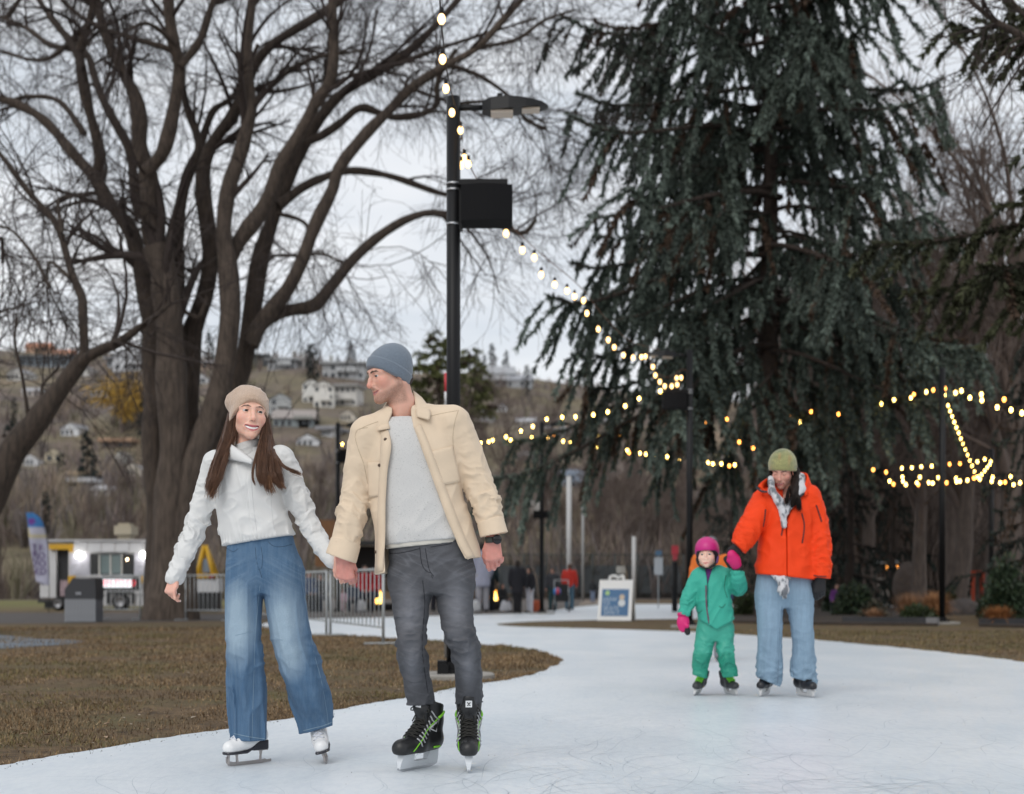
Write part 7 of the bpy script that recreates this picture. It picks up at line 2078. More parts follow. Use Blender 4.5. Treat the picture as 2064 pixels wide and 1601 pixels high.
 def jcol(P):
  pxx, pyy = g.px(P)
  c = np.repeat(np.array([[.082, .084, .094]], np.float32), len(P), 0)
  fade = np.zeros(len(P), np.float32)
  for cx, cy, rx, ry in ((828, 1230, 26, 75), (922, 1225, 26, 75), (832, 1335, 20, 60), (944, 1340, 18, 60)):
   fade = np.maximum(fade, np.clip(1.15 - np.hypot((pxx - cx) / rx, (pyy - cy) / ry), 0, 1))
  fade *= .5 + .8 * fbm(np.stack([pxx * .05, P[:, 1] * 20, pyy * .10], 1), 3)
  wh = 1 - np.abs(2 * vnoise(np.stack([pxx * .02, P[:, 1] * 3, pyy * .13 + np.abs(pxx - 872) * .06], 1)) - 1)
  fade += .55 * np.clip(wh - .72, 0, 1) * 3 * np.exp(-((pyy - 1140) / 40) ** 2)
  wk = 1 - np.abs(2 * vnoise(np.stack([pxx * .012 + pyy * .02, P[:, 1] * 3, pyy * .09 - pxx * .03], 1)) - 1)
  fade += .22 * np.clip(wk - .80, 0, 1) * 4
  return c * (1 + 1.25 * fade[:, None])
 jm = mat('charcoal_denim', attr=True, noise=.30, rough=.85, nscale=420, bump=.0005, bscale=900)
 jo = sdf_obj('jeans', jeans, m(770, 1440, -.26), m(985, 1080, .26), .0050, jm, root, jcol)
 st = MB()
 for pts in ([(857, 1105), (862, 1135), (866, 1150), (874, 1162)], [(846, 1103), (850, 1135), (858, 1150), (868, 1155)], [(852, 1170), (856, 1215), (853, 1260), (851, 1310), (857, 1360), (864, 1405)],
    [(785, 1116), (812, 1114), (846, 1106)], [(868, 1103), (910, 1096)], [(870, 1160), (872, 1166)]):
  seam(st, jeans, pts, g.Y - .5, g.Y + .1, .0016)
 wobj('seams', st.mesh('seams'), mat('charcoal_seam', (.018, .019, .024), .9), jo)
 bk = mat('skate_black', (.012, .012, .013), .42, bump=.0005, bscale=160, spec=.5)
 gr = mat('skate_grey', (.42, .43, .44), .45)
 gn = mat('skate_green', (.22, .62, .03), .45)
 wh = mat('holder_white', (.66, .69, .72), .35)
 stl = mat('skate_steel', (.55, .56, .58), .25, metal=.9)
 la = mat('lace_black', (.018, .017, .014), .8)
 ms = (bk, gr, gn, wh, stl, la)
 for (px, py, yaw, roll, pitch, tt) in ((841, 1552, -31, 4, 0, .262), (945, 1553, 1.5, 0, 0, .262)):
  Y = GY(py)
  org = P3(px, py, Y); org[2] = 0.002
  M = rotm(0, 0, yaw) @ rotm(pitch, roll, 0)
  sk = empty('skate', org); sk.parent = root; sk.matrix_parent_inverse = root.matrix_basis.inverted()
  sk.location = Vector(org)
  hockey_skate(sk, M, org, 1.17, True, ms, top=tt)
 wr = m(993, 1088, -.055)
 mb = MB(); a = np.linspace(0, 2 * math.pi, 26)[:-1]
 ring = [(.031, -.013), (.0335, -.010), (.0335, .010), (.031, .013)]
 ax = frame((.06, .05, -1), (0, 1, 0))
 mb.lathe(ring, wr, 24, ax @ np.diag([1, .82, 1]))
 wt = wobj('watch', mb.mesh('watch', True), mat('watch_strap', (.035, .040, .034), .6), root)
 mb = MB(); mb.lathe([(.0001, .012), (.019, .012), (.0215, .009), (.0215, 0), (.0001, 0)], wr + np.array([.018, -.026, 0]), 20, rotm(90, 0, 28))
 wobj('watch_face', mb.mesh('watch_face', True), mat('watch_glass', (.008, .008, .01), .12), wt)
 return root
MAN = build_man()
def strands(guides, n, rng, r=.0011, spread=.012, K=16, wave=.004, tipspread=1.6):
 W_ = np.array([g[1] for g in guides], float); W_ /= W_.sum()
 pk = rng.choice(len(guides), n, p=W_)
 G = np.stack([spline(g[0], K) for g in guides])
 SP = np.array([g[2] if len(g) > 2 else spread for g in guides])
 P = G[pk].copy()
 off = rng.normal(0, 1, (n, 1, 3)) * SP[pk][:, None, None]
 t = np.linspace(0, 1, K)[None, :, None]
 P += off * (0.65 + (tipspread - .65) * t * (1 - .45 * t))
 ph = rng.random((n, 1, 1)) * 6.3; fr = rng.uniform(4, 9, (n, 1, 1))
 P += wave * t * np.sin(fr * t + ph + np.array([0, 1.5, 3])[None, None])
 ltr = rng.uniform(.82, 1.0, (n, 1))
 ts = np.linspace(0, 1, K)[None] * ltr * (K - 1)
 i = np.minimum(ts.astype(int), K - 2); f = (ts - i)[..., None]
 ar = np.arange(n)[:, None]
 P = P[ar, i] * (1 - f) + P[ar, i + 1] * f
 rr = r * rng.uniform(.7, 1.3, (n, 1)) * np.concatenate([np.linspace(.7, 1, 3), np.ones(K - 6), np.linspace(1, .25, 3)])[None]
 return tube_arrays(P, rr, 3)
def build_woman():
 rng = np.random.default_rng(11)
 g = Fig(6.70); m = g.m; s = g.s
 root = empty('person', (g.x(528), g.Y, 0), 'woman in white cropped jacket, beige knit hat and wide blue jeans smiling at the man', 'person')
 skin = mat('skin', attr=True, rough=.52, sss=.25, bump=.0004, bscale=260)
 H = Head(m(502, 835, 0), 1.07, 22, 2, 5, male=0, smile=1.0, opn=1.8, lid=.0040, crown=.070)
 armR = [m(437, 937), m(425, 975), m(412, 1010), m(398, 1055, -.02), m(380, 1096, -.05), m(363, 1135, -.08), m(352, 1166, -.10)]
 armRr = [29 * s, 25 * s, 22.5 * s, 22.5 * s, 20.5 * s, 18 * s, 17 * s]
 armL = [m(566, 927), m(584, 962), m(600, 1003), m(621, 1050, -.0), m(645, 1096, -.05), m(672, 1130, -.19)]
 armLr = [29 * s, 25 * s, 23.5 * s, 21 * s, 18 * s, 15.5 * s]
 Mh = frame((-.12, -.55, -1), (.45, .8, -.3))
 hR, tipsR = hand_sdf(m(350, 1166, -.100), Mh, .80, 1, ((30, 55, 30), (62, 70, 40), (70, 72, 40), (76, 72, 40)),
       [(.024, .002, -.016), (.034, -.002, -.040), (.034, .000, -.062), (.028, .006, -.082)])
 hL, tipsL = hand_sdf(m(684, 1128, -.225), frame((.30, .05, -1), (-.1, 1, 0)), .78, -1, ((30, 45, 25), (34, 50, 25), (38, 50, 30), (40, 50, 30)))
 def skinf(P):
  d = H.f(P)
  return smin(d, chain(P, [H.w((0, .022, -.075)), m(497, 905, .02), m(500, 945, .03)], [.050, .050, .06], .03), .02)
 base = (.80, .480, .370)
 V, Q = surface(skinf, np.minimum(m(430, 950, -.2), m(570, 780, .2)), np.maximum(m(430, 950, -.2), m(570, 780, .2)), .0027)
 parts = [(V, Q, face_color(H.L(V.astype(np.float32)), base, (.52, .135, .150), (.060, .033, .022), 1.0, 1.8, None, .80, .9, .0021, None, .0040, .35))]
 for f, org in ((hR, m(350, 1166, -.100)), (hL, m(684, 1128, -.225))):
  v, q = surface(f, org - np.array([.12, .11, .19]), org + np.array([.12, .13, .05]), .0028)
  c = np.array([.76, .42, .330]) * (0.92 + .16 * fbm(v * 70, 2))[:, None]
  tips = tipsR if f is hR else tipsL
  for tp in tips:
   w = np.clip((.0085 - ln(v - tp)) / .003, 0, 1)[:, None]
   c = c * (1 - w * .8) + np.array([.80, .72, .72]) * w * .8
  parts.append((v, q, c))
 def inner(P):
  d = limb(P, [m(500, 930, .03), m(505, 1000, .02), m(522, 1090, .02), m(526, 1140, .02)], [.06, .10, .10, .12], n=8)
  for a in (armR, armL): d = smin(d, limb(P, [m(503, 945, .02)] + a[1:], [.04, .036, .034, .032, .028, .024, .022][:len(a)], n=10), .03)
  for pts in ([m(492, 1150), m(492, 1300), m(505, 1480)], [m(565, 1150), m(600, 1320, .02), m(634, 1440, .07)]):
   d = smin(d, limb(P, pts, [.085, .055, .020], n=8), .03)
  return d
 v, q = surface(inner, np.minimum(m(330, 1490, -.35), m(700, 925, .3)), np.maximum(m(330, 1490, -.35), m(700, 925, .3)), .016, 3)
 parts.append((v, q, np.repeat(np.array([base]), len(v), 0)))
 off = 0; VV, QQ, CC = [], [], []
 for v, q, c in parts: VV.append(v); QQ.append(q + off); CC.append(c); off += len(v)
 wobj('body', mesh('body', np.concatenate(VV), [np.concatenate(QQ)], True, np.concatenate(CC)), skin, root)
 H.eyes(root, (.12, -1, .05), (.030, .018, .012))
 H.teeth(root, 1.0)
 c0 = H.c
 def hat(P):
  L = H.L(P)
  d = ell(np.stack([L[:, 0], L[:, 1], np.where(L[:, 2] < .036, .036 + (L[:, 2] - .036) * .35, L[:, 2])], 1), (0, .014, .036), (.0850, .1020, .0900))
  d = smin(d, ell(L, (-.020, .050, .056), (.064, .066, .050)), .035)
  d = smin(d, ell(L, (-.070, .052, .050), (.028, .036, .032)), .020)
  edge = (L[:, 2] - (.046 - .66 * (L[:, 1] + .085) - 5.2 * L[:, 0] ** 2)) / 1.19
  a = np.arctan2(L[:, 0], L[:, 1])
  rib = np.sin(a * 66)
  d = d - .0012 * rib - .006 * (fbm(L * np.array([24, 24, 15], np.float32), 2) - .5) - .003 * np.clip((.05 - edge) / .03, 0, 1)
  w = 1 - np.abs(2 * vnoise(np.stack([L[:, 0] * 16 - L[:, 2] * 26, L[:, 1] * 9, L[:, 2] * 10], 1)) - 1)
  d = d - .005 * np.clip((L[:, 2] - .03) / .04, 0, 1) * w * w
  return smax(d, -edge, .006) * H.k
 hatm = mat('oat_knit', (.60, .440, .330), .95, col2=(.42, .300, .220), nscale=150, stretch=(1.6, 1.6, .5), bump=.0016, bscale=300, sheen=.6)
 ho = sdf_obj('knit_hat', hat, c0 - .20, c0 + .20, .0034, hatm, root)
 fz = []
 B = lambda px, py, dy: m(px, py, dy)
 hmb = mat('brown_hair', (.130, .060, .031), .45, col2=(.045, .020, .012), nscale=30, stretch=(3, 3, .6), spec=.5, bump=.002, bscale=60, bstretch=(6, 6, .5))
 hull = [([B(468, 838, .005), B(462, 880, -.01), B(445, 932, -.085), B(433, 972, -.135), B(427, 992, -.14)], [10, 12.5, 13, 10, 4]),
   ([B(535, 838, .01), B(538, 880, .0), B(534, 920, -.075), B(534, 958, -.125), B(541, 982, -.13)], [8, 11.5, 14, 13, 5]),
   ([B(536, 850, .03), B(543, 890, .02), B(552, 920, -.055), B(562, 955, -.105), B(568, 977, -.11)], [8, 9, 10, 7, 3])]
 def hairf(P):
  d = None
  for pts, rr in hull:
   e = limb(P, pts, [r_ * s for r_ in rr], n=14, flat=((0, 1, 0), 1.5))
   d = e if d is None else smin(d, e, .012)
  pxx, pyy = g.px(P)
  w = 1 - np.abs(2 * vnoise(np.stack([pxx * .16 + pyy * .035 * np.sign(500 - pxx), P[:, 1] * 24, pyy * .008], 1)) - 1)
  return d - .005 * (w * w - .4)
 hb_ = sdf_obj('hair', hairf, np.minimum(m(400, 1010, -.22), m(585, 815, .12)), np.maximum(m(400, 1010, -.22), m(585, 815, .12)), .0042, hmb, root)
 gd = [
  ([B(476, 840, -.045), B(471, 878, -.045), B(457, 912, -.10), B(444, 955, -.155), B(428, 996, -.165)], 1.2, .006),
  ([B(466, 842, -.015), B(457, 882, -.03), B(441, 930, -.105), B(429, 968, -.155), B(420, 998, -.16)], 1.4, .008),
  ([B(460, 848, .01), B(449, 888, .0), B(434, 930, -.07), B(424, 962, -.12), B(416, 990, -.13)], 1.2, .006),
  ([B(470, 842, -.03), B(464, 882, -.045), B(449, 925, -.11), B(436, 965, -.16), B(426, 1004, -.165)], 1.2, .006),
  ([B(530, 846, -.035), B(528, 878, -.04), B(522, 915, -.115), B(521, 955, -.148), B(528, 980, -.15)], 1.2, .005),
  ([B(534, 842, -.02), B(535, 882, -.03), B(531, 920, -.115), B(531, 960, -.15), B(543, 992, -.15)], 1.4, .007),
  ([B(536, 846, .0), B(543, 885, -.01), B(545, 925, -.095), B(550, 960, -.14), B(569, 987, -.14)], 1.3, .006),
  ([B(537, 850, .02), B(547, 888, .015), B(558, 920, -.06), B(574, 942, -.10), B(610, 955, -.085)], .45, .003),
  ([B(537, 850, .02), B(546, 888, .01), B(553, 922, -.07), B(562, 950, -.12), B(572, 978, -.125)], .7, .005),
  ([B(529, 870, -.05), B(519, 905, -.105), B(512, 935, -.145), B(509, 962, -.150), B(515, 980, -.15)], .30, .0022),
 ]
 v1, q1 = strands(gd, 2600, rng, r=.0008, K=14, wave=.003, tipspread=1.3)
 hm = mat('hair_strands', (.210, .098, .050), .45, col2=(.070, .032, .018), nscale=30, stretch=(5, 5, .6), spec=.5)
 ho_ = wobj('hair_strands', mesh('hair_strands', v1, [q1]), hm, hb_)
 gd2 = [([B(541, 960, -.142), B(543, 978, -.148), B(548, 994, -.147)], 1, .010), ([B(566, 972, -.125), B(570, 985, -.132)], .7, .006), ([B(432, 980, -.158), B(424, 1003, -.158)], 1, .010),
   ([B(585, 950, -.085), B(610, 958, -.078)], .4, .004)]
 v2, q2 = strands(gd2, 260, rng, r=.0008, K=8)
 wobj('hair_tips', mesh('hair_tips', v2, [q2]), mat('hair_light_ends', (.22, .105, .048), .45), hb_)
 fly = [(spline([B(548 + rng.normal(0, 4), 900 + rng.normal(0, 8), -.02), B(560 + rng.normal(0, 5), 915 + rng.normal(0, 8), -.03), B(575 + rng.normal(0, 6), 905 + rng.normal(0, 8), -.02), B(582 + rng.normal(0, 8), 890 + rng.normal(0, 6), -.01)], 10)) for _ in range(9)]
 v3, q3 = tube_arrays(np.stack(fly), np.full((9, 10), .00014), 3)
 wobj('stray_hair', mesh('stray_hair', v3, [q3]), MATS['hair_light_ends'], hb_)
 rows = [(908, 503, 30, .062, .025), (925, 503, 52, .084, .012), (945, 503, 64, .104, .004), (970, 503, 66, .118, -.004), (1000, 504, 66.5, .120, -.004), (1031, 508, 69, .116), (1060, 514, 71, .118), (1080, 520, 73.5, .122), (1092, 522, 72, .118), (1106, 523, 67, .108)]
 tor = g.loft(rows, sq=2.2)
 fA = lambda t: .0045 + .0075 * np.exp(-((t - .55) / .3) ** 2)
 def jacket(P):
  pxx, pyy = g.px(P)
  d = tor(P)
  d = smin(d, cap(P, m(485, 924, .02), m(440, 940, .01), .054, .058), .04)
  d = smin(d, cap(P, m(521, 920, .02), m(562, 930, .01), .054, .058), .04)
  r1 = 1 - np.abs(2 * vnoise(np.stack([pxx * .045 - pyy * .012, P[:, 1] * 5, pyy * .012], 1)) - 1)
  r2 = 1 - np.abs(2 * vnoise(np.stack([pxx * .03 + pyy * .04, P[:, 1] * 4 + 9, pyy * .02 - pxx * .02], 1)) - 1)
  d = d - .0075 * (r1 ** 3 - .3) - .0065 * (r2 ** 3 - .3)
  gather = np.sin(pxx * .8 + 5 * vnoise(np.stack([pxx * .06, pyy * 0, pyy * 0], 1)))
  d = d - .0022 * gather * np.clip((pyy - 1072) / 16, 0, 1)
  d = smax(d, g.line(P, (450, 1103), (594, 1079)), .010)
  aR = smax(limb(P, armR, armRr, fA, n=16, seed=7.0), g.line(P, (333, 1168), (364, 1182)), .004)
  aL = limb(P, armL, armLr, fA, n=16, seed=9.0)
  rip = np.sin(g.line(P, (400, 1000), (440, 1012)) / s * .52 + 3 * vnoise(P * 22)) * (P[:, 0] < g.x(440)) + np.sin(g.line(P, (590, 1012), (630, 995)) / s * .50 + 3 * vnoise(P * 22)) * (P[:, 0] > g.x(575))
  rp = .0008 * rip * vnoise(P * 14)
  d = smin(d, np.minimum(aR, aL) - rp, .022)
  front = np.abs(pxx - np.interp(pyy, [925, 970, 1045, 1085, 1100], [509, 507, 513.5, 517.5, 511])) * s
  d = d + .0035 * np.clip(1 - front / .0035, 0, 1) * (P[:, 1] < g.Y) * np.clip((pyy - 925) / 8, 0, 1)
  return d
 white = mat('white_padded_cloth', (.70, .70, .69), .62, noise=.05, nscale=8, bump=.0006, bscale=240, sheen=.1)
 jo = sdf_obj('jacket', jacket, np.minimum(m(295, 1190, -.36), m(695, 895, .26)), np.maximum(m(295, 1190, -.36), m(695, 895, .26)), .0048, white, root)
 def collar(P):
  pxx, pyy = g.px(P)
  a, b = m(498, 936, .012), m(491, 884, .03)
  ax = (b - a) / np.linalg.norm(b - a)
  q = P - a.astype(np.float32); t = q @ ax.astype(np.float32)
  rad = q - np.outer(t, ax).astype(np.float32)
  R0 = .078 + .02 * t - .010 * np.clip(t / .1, 0, 1)
  d = np.abs(ln(rad * np.array([.92, 1.0, 1], np.float32)) - R0) - .0065
  w = 1 - np.abs(2 * vnoise(np.stack([pxx * .05, P[:, 1] * 6, pyy * .09], 1)) - 1)
  d = d - .003 * w
  d = smax(d, -.022 - t, .004); d = smax(d, t - .102, .006)
  cut = -g.line(P, (455, 889), (512, 931))
  cut = np.where(P[:, 1] < g.Y + .0, cut, cut - (P[:, 1] - g.Y) * 1.0)
  d = smax(d, cut, .005)
  cut2 = g.line(P, (516, 926), (560, 884)) * -1
  return d
 sdf_obj('collar', collar, np.minimum(m(440, 950, -.13), m(550, 880, .15)), np.maximum(m(440, 950, -.13), m(550, 880, .15)), .0042, white, jo)
 gr = []
 for t in np.linspace(0, 1, 14):
  top = np.array([459 + 50 * t, 893 + 36 * t ** 1.1]); bot = np.array([461 + 47 * t, 926 + 8 * t])
  gr.append([top * (1 - u) + bot * u for u in np.linspace(0, 1, 7)])
 gp = np.array(gr)
 dep = np.array([[-.062 - .055 * math.sin(t * 1.45) - .012 * math.sin(u * 3.1) - .018 * u for u in np.linspace(0, 1, 7)] for t in np.linspace(0, 1, 14)])
 W3 = np.array([[m(gp[i, j, 0], gp[i, j, 1], dep[i, j]) for j in range(7)] for i in range(14)])
 mb = MB(); mb.sheet(W3, .015)
 fl = wobj('collar', mb.mesh('collar', True), white, jo)
 def turt(P):
  pxx, pyy = g.px(P)
  d = chain(P, [m(500, 938, .0), m(499, 915, .012), m(500, 893, .012)], [.070, .0625, .0585], .02)
  w = 1 - np.abs(2 * vnoise(np.stack([pxx * .02, P[:, 1] * 5, pyy * .10 + pxx * .04], 1)) - 1)
  d = d - .005 * w * w
  return smax(d, -g.line(P, (470, 899), (524, 884)), .006)
 sdf_obj('turtleneck', turt, np.minimum(m(455, 945, -.12), m(545, 878, .12)), np.maximum(m(455, 945, -.12), m(545, 878, .12)), .0042, mat('turtleneck_knit', (.64, .635, .62), .95, noise=.15, nscale=60, bump=.001, bscale=350), root)
 st = MB(); sg = mat('white_seam', (.60, .60, .60), .8)
 for pts in ([(509, 932), (507, 970), (510, 1010), (514, 1045), (518, 1080), (512, 1099)], [(546, 1006), (549, 1040), (553, 1070)], [(464, 930), (452, 960), (447, 1000)], [(566, 940), (569, 965), (566, 990)], [(430, 935), (440, 970), (442, 1000)]):
  seam(st, jacket, pts, g.Y - .5, g.Y + .1, .0012)
 wobj('seams', st.mesh('seams'), sg, jo)
 pel = g.loft([(1078, 523, 66, .104, .01), (1095, 524, 69, .110, .01), (1115, 525, 74, .118, .012), (1140, 527, 79, .124, .014), (1170, 530, 82, .118, .012), (1195, 531, 76, .09, .01)])
 legs = (([m(490, 1150), m(488, 1196, -.02), m(489, 1251, -.04), m(490, 1296, -.06), m(495, 1345, -.04), m(499, 1391, -.01), m(500, 1440, .0), m(502, 1505, -.02)],
    [42 * s, 41 * s, 37 * s, 35 * s, 39 * s, 41 * s, 38 * s, 33 * s], (471, 1487), (536, 1499)),
   ([m(568, 1150), m(572, 1196), m(581, 1251, -.01), m(590, 1296, -.02), m(605, 1345, 0), m(620, 1391, .02), m(632, 1435, .08), m(643, 1490, .10)],
    [42 * s, 41 * s, 40 * s, 40 * s, 41.5 * s, 40 * s, 36 * s, 31 * s], (610, 1481), (672, 1464)))
 fW = lambda t: .0030 + .0055 * np.clip((t - .45) / .3, 0, 1)
 def jeans(P):
  pxx, pyy = g.px(P)
  d = pel(P); dl = None
  for i, (pts, rs, a, b) in enumerate(legs):
   e = limb(P, pts, rs, None, n=18, seed=2.0 + 3 * i)
   cx = np.interp(pyy, [1196, 1296, 1391, 1480], [[488, 490, 499, 503], [572, 590, 620, 642]][i])
   u = (pxx - cx)
   w = 1 - np.abs(2 * vnoise(np.stack([u * .075 + i * 7.7, P[:, 1] * 10, pyy * .010 + u * .01], 1)) - 1)
   e = e - (.006 + .017 * np.clip((pyy - 1290) / 110, 0, 1)) * (w * w - .4)
   w2 = 1 - np.abs(2 * vnoise(np.stack([u * .03 + pyy * .03, P[:, 1] * 6, pyy * .045 - u * .02], 1)) - 1)
   e = e - .011 * np.exp(-((pyy - 1320) / 55) ** 2) * (w2 * w2 - .4)
   e = smax(e, g.line(P, a, b), .003)
   dl = e if dl is None else smin(dl, e, .008)
  d = smin(d, dl, .028)
  w = np.exp(-((pyy - 1165) / 40) ** 2)
  ang = np.arctan2(pyy - 1125, np.abs(pxx - 526) + 8)
  r1 = 1 - np.abs(2 * vnoise(np.stack([ang * 8 + (pxx > 526) * 5, P[:, 1] * 4, pxx * .004], 1)) - 1)
  return d - .008 * w * (r1 * r1 - .4)
 def jcol(P):
  pxx, pyy = g.px(P)
  c = np.repeat(np.array([[.075, .155, .270]], np.float32), len(P), 0)
  f = np.zeros(len(P), np.float32)
  for cx, cy, rx, ry in ((488, 1262, 34, 78), (577, 1262, 38, 90), (592, 1318, 30, 50), (486, 1225, 28, 50)):
   f = np.maximum(f, np.clip(1.25 - np.hypot((pxx - cx) / rx, (pyy - cy) / ry), 0, 1))
  f *= .75 + .5 * fbm(np.stack([pxx * .05, P[:, 1] * 20, pyy * .03], 1), 3)
  wh = 1 - np.abs(2 * vnoise(np.stack([pxx * .015, P[:, 1] * 3, pyy * .14 - np.abs(pxx - 526) * .08], 1)) - 1)
  f += .22 * np.clip(wh - .70, 0, 1) * 3 * np.exp(-((pyy - 1155) / 32) ** 2)
  v = fbm(np.stack([pxx * .5, P[:, 1] * 90, pyy * .02], 1), 2) - .5
  f = np.clip(f + .25 * v + .06, 0, 1)
  light = np.array([.330, .440, .540], np.float32)
  return c * (1 - f[:, None]) + light * f[:, None]
 jm = mat('blue_denim', attr=True, noise=.28, rough=.88, nscale=380, bump=.0005, bscale=900)
 je = sdf_obj('jeans', jeans, np.minimum(m(435, 1505, -.28), m(690, 1072, .28)), np.maximum(m(435, 1505, -.28), m(690, 1072, .28)), .0052, jm, root, jcol)
 st = MB(); st2 = MB()
 for pts in ([(515, 1104), (517, 1130), (524, 1152), (528, 1165)], [(526, 1102), (529, 1125), (527, 1145), (520, 1148)], [(540, 1092), (552, 1101), (570, 1102), (589, 1097)], [(456, 1105), (470, 1112), (480, 1106)]):
  seam(st, jeans, pts, g.Y - .5, g.Y + .12, .0010)
 for pts in ([(524, 1180), (519, 1230), (514, 1290), (512, 1350), (510, 1420), (508, 1487)], [(603, 1140), (616, 1215), (624, 1265), (634, 1320), (647, 1370), (658, 1430), (662, 1462)],
    [(474, 1281), (492, 1277), (512, 1272)], [(548, 1282), (558, 1288), (570, 1291)]):
  seam(st2, jeans, pts, g.Y - .5, g.Y + .12, .0011)
 wobj('seams', st.mesh('seams'), mat('denim_seam_dark', (.030, .060, .110), .9), je)
 wobj('seams', st2.mesh('seams'), mat('denim_seam', (.20, .29, .38), .9), je)
 for pts in ([(472, 1479), (490, 1483), (512, 1487), (534, 1490)], [(612, 1473), (632, 1468), (652, 1463), (670, 1456)]):
  hb = MB(); seam(hb, jeans, pts, g.Y - .5, g.Y + .12, .0022)
  wobj('hem_stitch', hb.mesh('hem_stitch'), MATS['denim_seam'], je)
 mb = MB()
 for poly in (((556, 1084), (562, 1083), (563, 1100), (557, 1101)), ((478, 1096), (484, 1096), (484, 1110), (478, 1110))):
  patch(mb, jeans, poly, g.Y - .5, g.Y + .12, .004, 3, 5)
 wobj('belt_loops', mb.mesh('belt_loops'), jm, je) if False else None
 ms = (mat('skate_white', (.78, .78, .78), .32), mat('sole_dark', (.022, .022, .030), .5), mat('figure_blade', (.40, .37, .36), .30, metal=.85), mat('lace_white', (.72, .74, .80), .8))
 for (px, py, yaw, roll) in ((495, 1543, -42, 0), (659, 1537, 6, 17)):
  Y = GY(py); org = P3(px, py, Y); org[2] = .003
  M = rotm(0, 0, yaw) @ rotm(0, roll * -1, 0)
  sk = empty('skate', org); sk.parent = root; sk.matrix_parent_inverse = root.matrix_basis.inverted()
  figure_skate(sk, M, org, 1.0, ms)
 return root
WOMAN = build_woman()
def torso_limbs_body(g, root, parts, inner, lo, hi, skin, base):
 v, q = surface(inner, np.minimum(lo, hi), np.maximum(lo, hi), .02, 3)
 parts.append((v, q, np.repeat(np.array([base]), len(v), 0)))
 off = 0; VV, QQ, CC = [], [], []
 for v, q, c in parts: VV.append(v); QQ.append(q + off); CC.append(c); off += len(v)
 return wobj('body', mesh('body', np.concatenate(VV), [np.concatenate(QQ)], True, np.concatenate(CC)), skin, root)
def mm(*ps):
 a = np.array(ps); return a.min(0), a.max(0)
def build_orange():
 rng = np.random.default_rng(5)
 g = Fig(10.7); m = g.m; s = g.s
 root = empty('person', (g.x(1585), g.Y, 0), 'woman in bright orange jacket and olive knit hat holding a small child by the hand', 'person')
 skin = MATS['skin']
 H = Head(m(1577, 948, -.02), 1.04, -24, -24, 3, smile=.8, opn=.6, lid=-.0045, crown=.078)
 base = (.66, .34, .26)
 lo, hi = mm(m(1530, 1010, -.2), m(1630, 890, .2))
 def skinf(P):
  d = H.f(P)
  return smin(d, chain(P, [H.w((0, .022, -.075)), m(1588, 985, .03), m(1590, 1010, .03)], [.05, .05, .06], .03), .02)
 V, Q = surface(skinf, lo, hi, .0040)
 parts = [(V, Q, face_color(H.L(V.astype(np.float32)), base, (.45, .09, .09), (.03, .018, .014), .8, .6, None, .8, 1.0, .0030, None, -.0045, .6))]
 armR = [m(1541, 1010), m(1522, 1045, -.06), m(1505, 1075, -.12), m(1494, 1096, -.16), m(1486, 1106, -.18)]
 armL = [m(1628, 1002), m(1645, 1050), m(1652, 1100, -.03), m(1655, 1140, -.06), m(1655, 1162, -.07)]
 def inner(P):
  d = limb(P, [m(1590, 1000, .03), m(1588, 1080, .03), m(1583, 1180, .03)], [.06, .12, .13], n=6)
  for a in (armR[:-1], armL[:-1]): d = smin(d, limb(P, [m(1590, 1005, .03)] + a[1:], [.05, .04, .035, .028], n=8), .03)
  for pts in ([m(1552, 1190), m(1552, 1270), m(1548, 1370)], [m(1612, 1190), m(1616, 1270), m(1622, 1370)]):
   d = smin(d, limb(P, pts, [.085, .055, .018], n=6), .03)
  return d
 torso_limbs_body(g, root, parts, inner, m(1460, 1400, -.4), m(1700, 980, .35), skin, base)
 H.eyes(root, (-.1, -1, -.3), (.03, .02, .015)); H.teeth(root, .8)
 c = H.c
 def hat(P):
  L = H.L(P)
  Q = np.stack([L[:, 0], L[:, 1], np.where(L[:, 2] < .03, .03 + (L[:, 2] - .03) * .5, L[:, 2])], 1)
  d = ell(Q, (0, .018, .030), (.1010, .1160, .1220))
  edge = (L[:, 2] - (.028 - .40 * (L[:, 1] + .085))) / 1.08
  a = np.arctan2(L[:, 0], L[:, 1])
  kn = np.sin(a * 34) * .6 + np.sin(L[:, 2] * 620 + 2.2 * np.sign(np.sin(a * 34))) * .4
  d = d - .0022 * kn - .005 * (fbm(L * 18, 2) - .5)
  return smax(d, -edge, .008) * H.k
 def hcol(P):
  L = H.L(P); n1 = fbm(L * np.array([14, 14, 40], np.float32), 3)[:, None]; n2 = vnoise(L * np.array([30, 30, 16], np.float32) + 9)[:, None]
  c_ = np.array([.40, .37, .15]) * n1 * 1.3 + np.array([.16, .20, .10]) * (1 - n1)
  w = np.clip((n2 - .62) * 5, 0, 1) * .5
  return c_ * (1 - w) + np.array([.45, .27, .11]) * w
 sdf_obj('knit_hat', hat, c - .2, c + .22, .0055, mat('olive_knit', attr=True, noise=.45, rough=.95, nscale=150, bump=.002, bscale=220, sheen=.4), root, hcol)
 B = m
 hm = mat('dark_hair', (.020, .012, .009), .6, spec=.2, col2=(.008, .006, .005), nscale=26, stretch=(3, 3, .7))
 hull = [([B(1600, 945, .0), B(1606, 968, -.02), B(1602, 995, -.12), B(1598, 1018, -.17)], [9, 12, 10, 5]),
   ([B(1554, 950, .03), B(1553, 972, .0), B(1557, 990, -.08)], [5, 7, 4]),
   ([B(1596, 985, -.08), B(1608, 1005, -.14), B(1612, 1026, -.17)], [8, 7, 3])]
 def hairf(P):
  d = None
  for pts, rr in hull:
   e = limb(P, pts, [r_ * s for r_ in rr], n=10)
   d = e if d is None else smin(d, e, .012)
  return d - .010 * (vnoise(P * np.array([70, 40, 14], np.float32)) - .5)
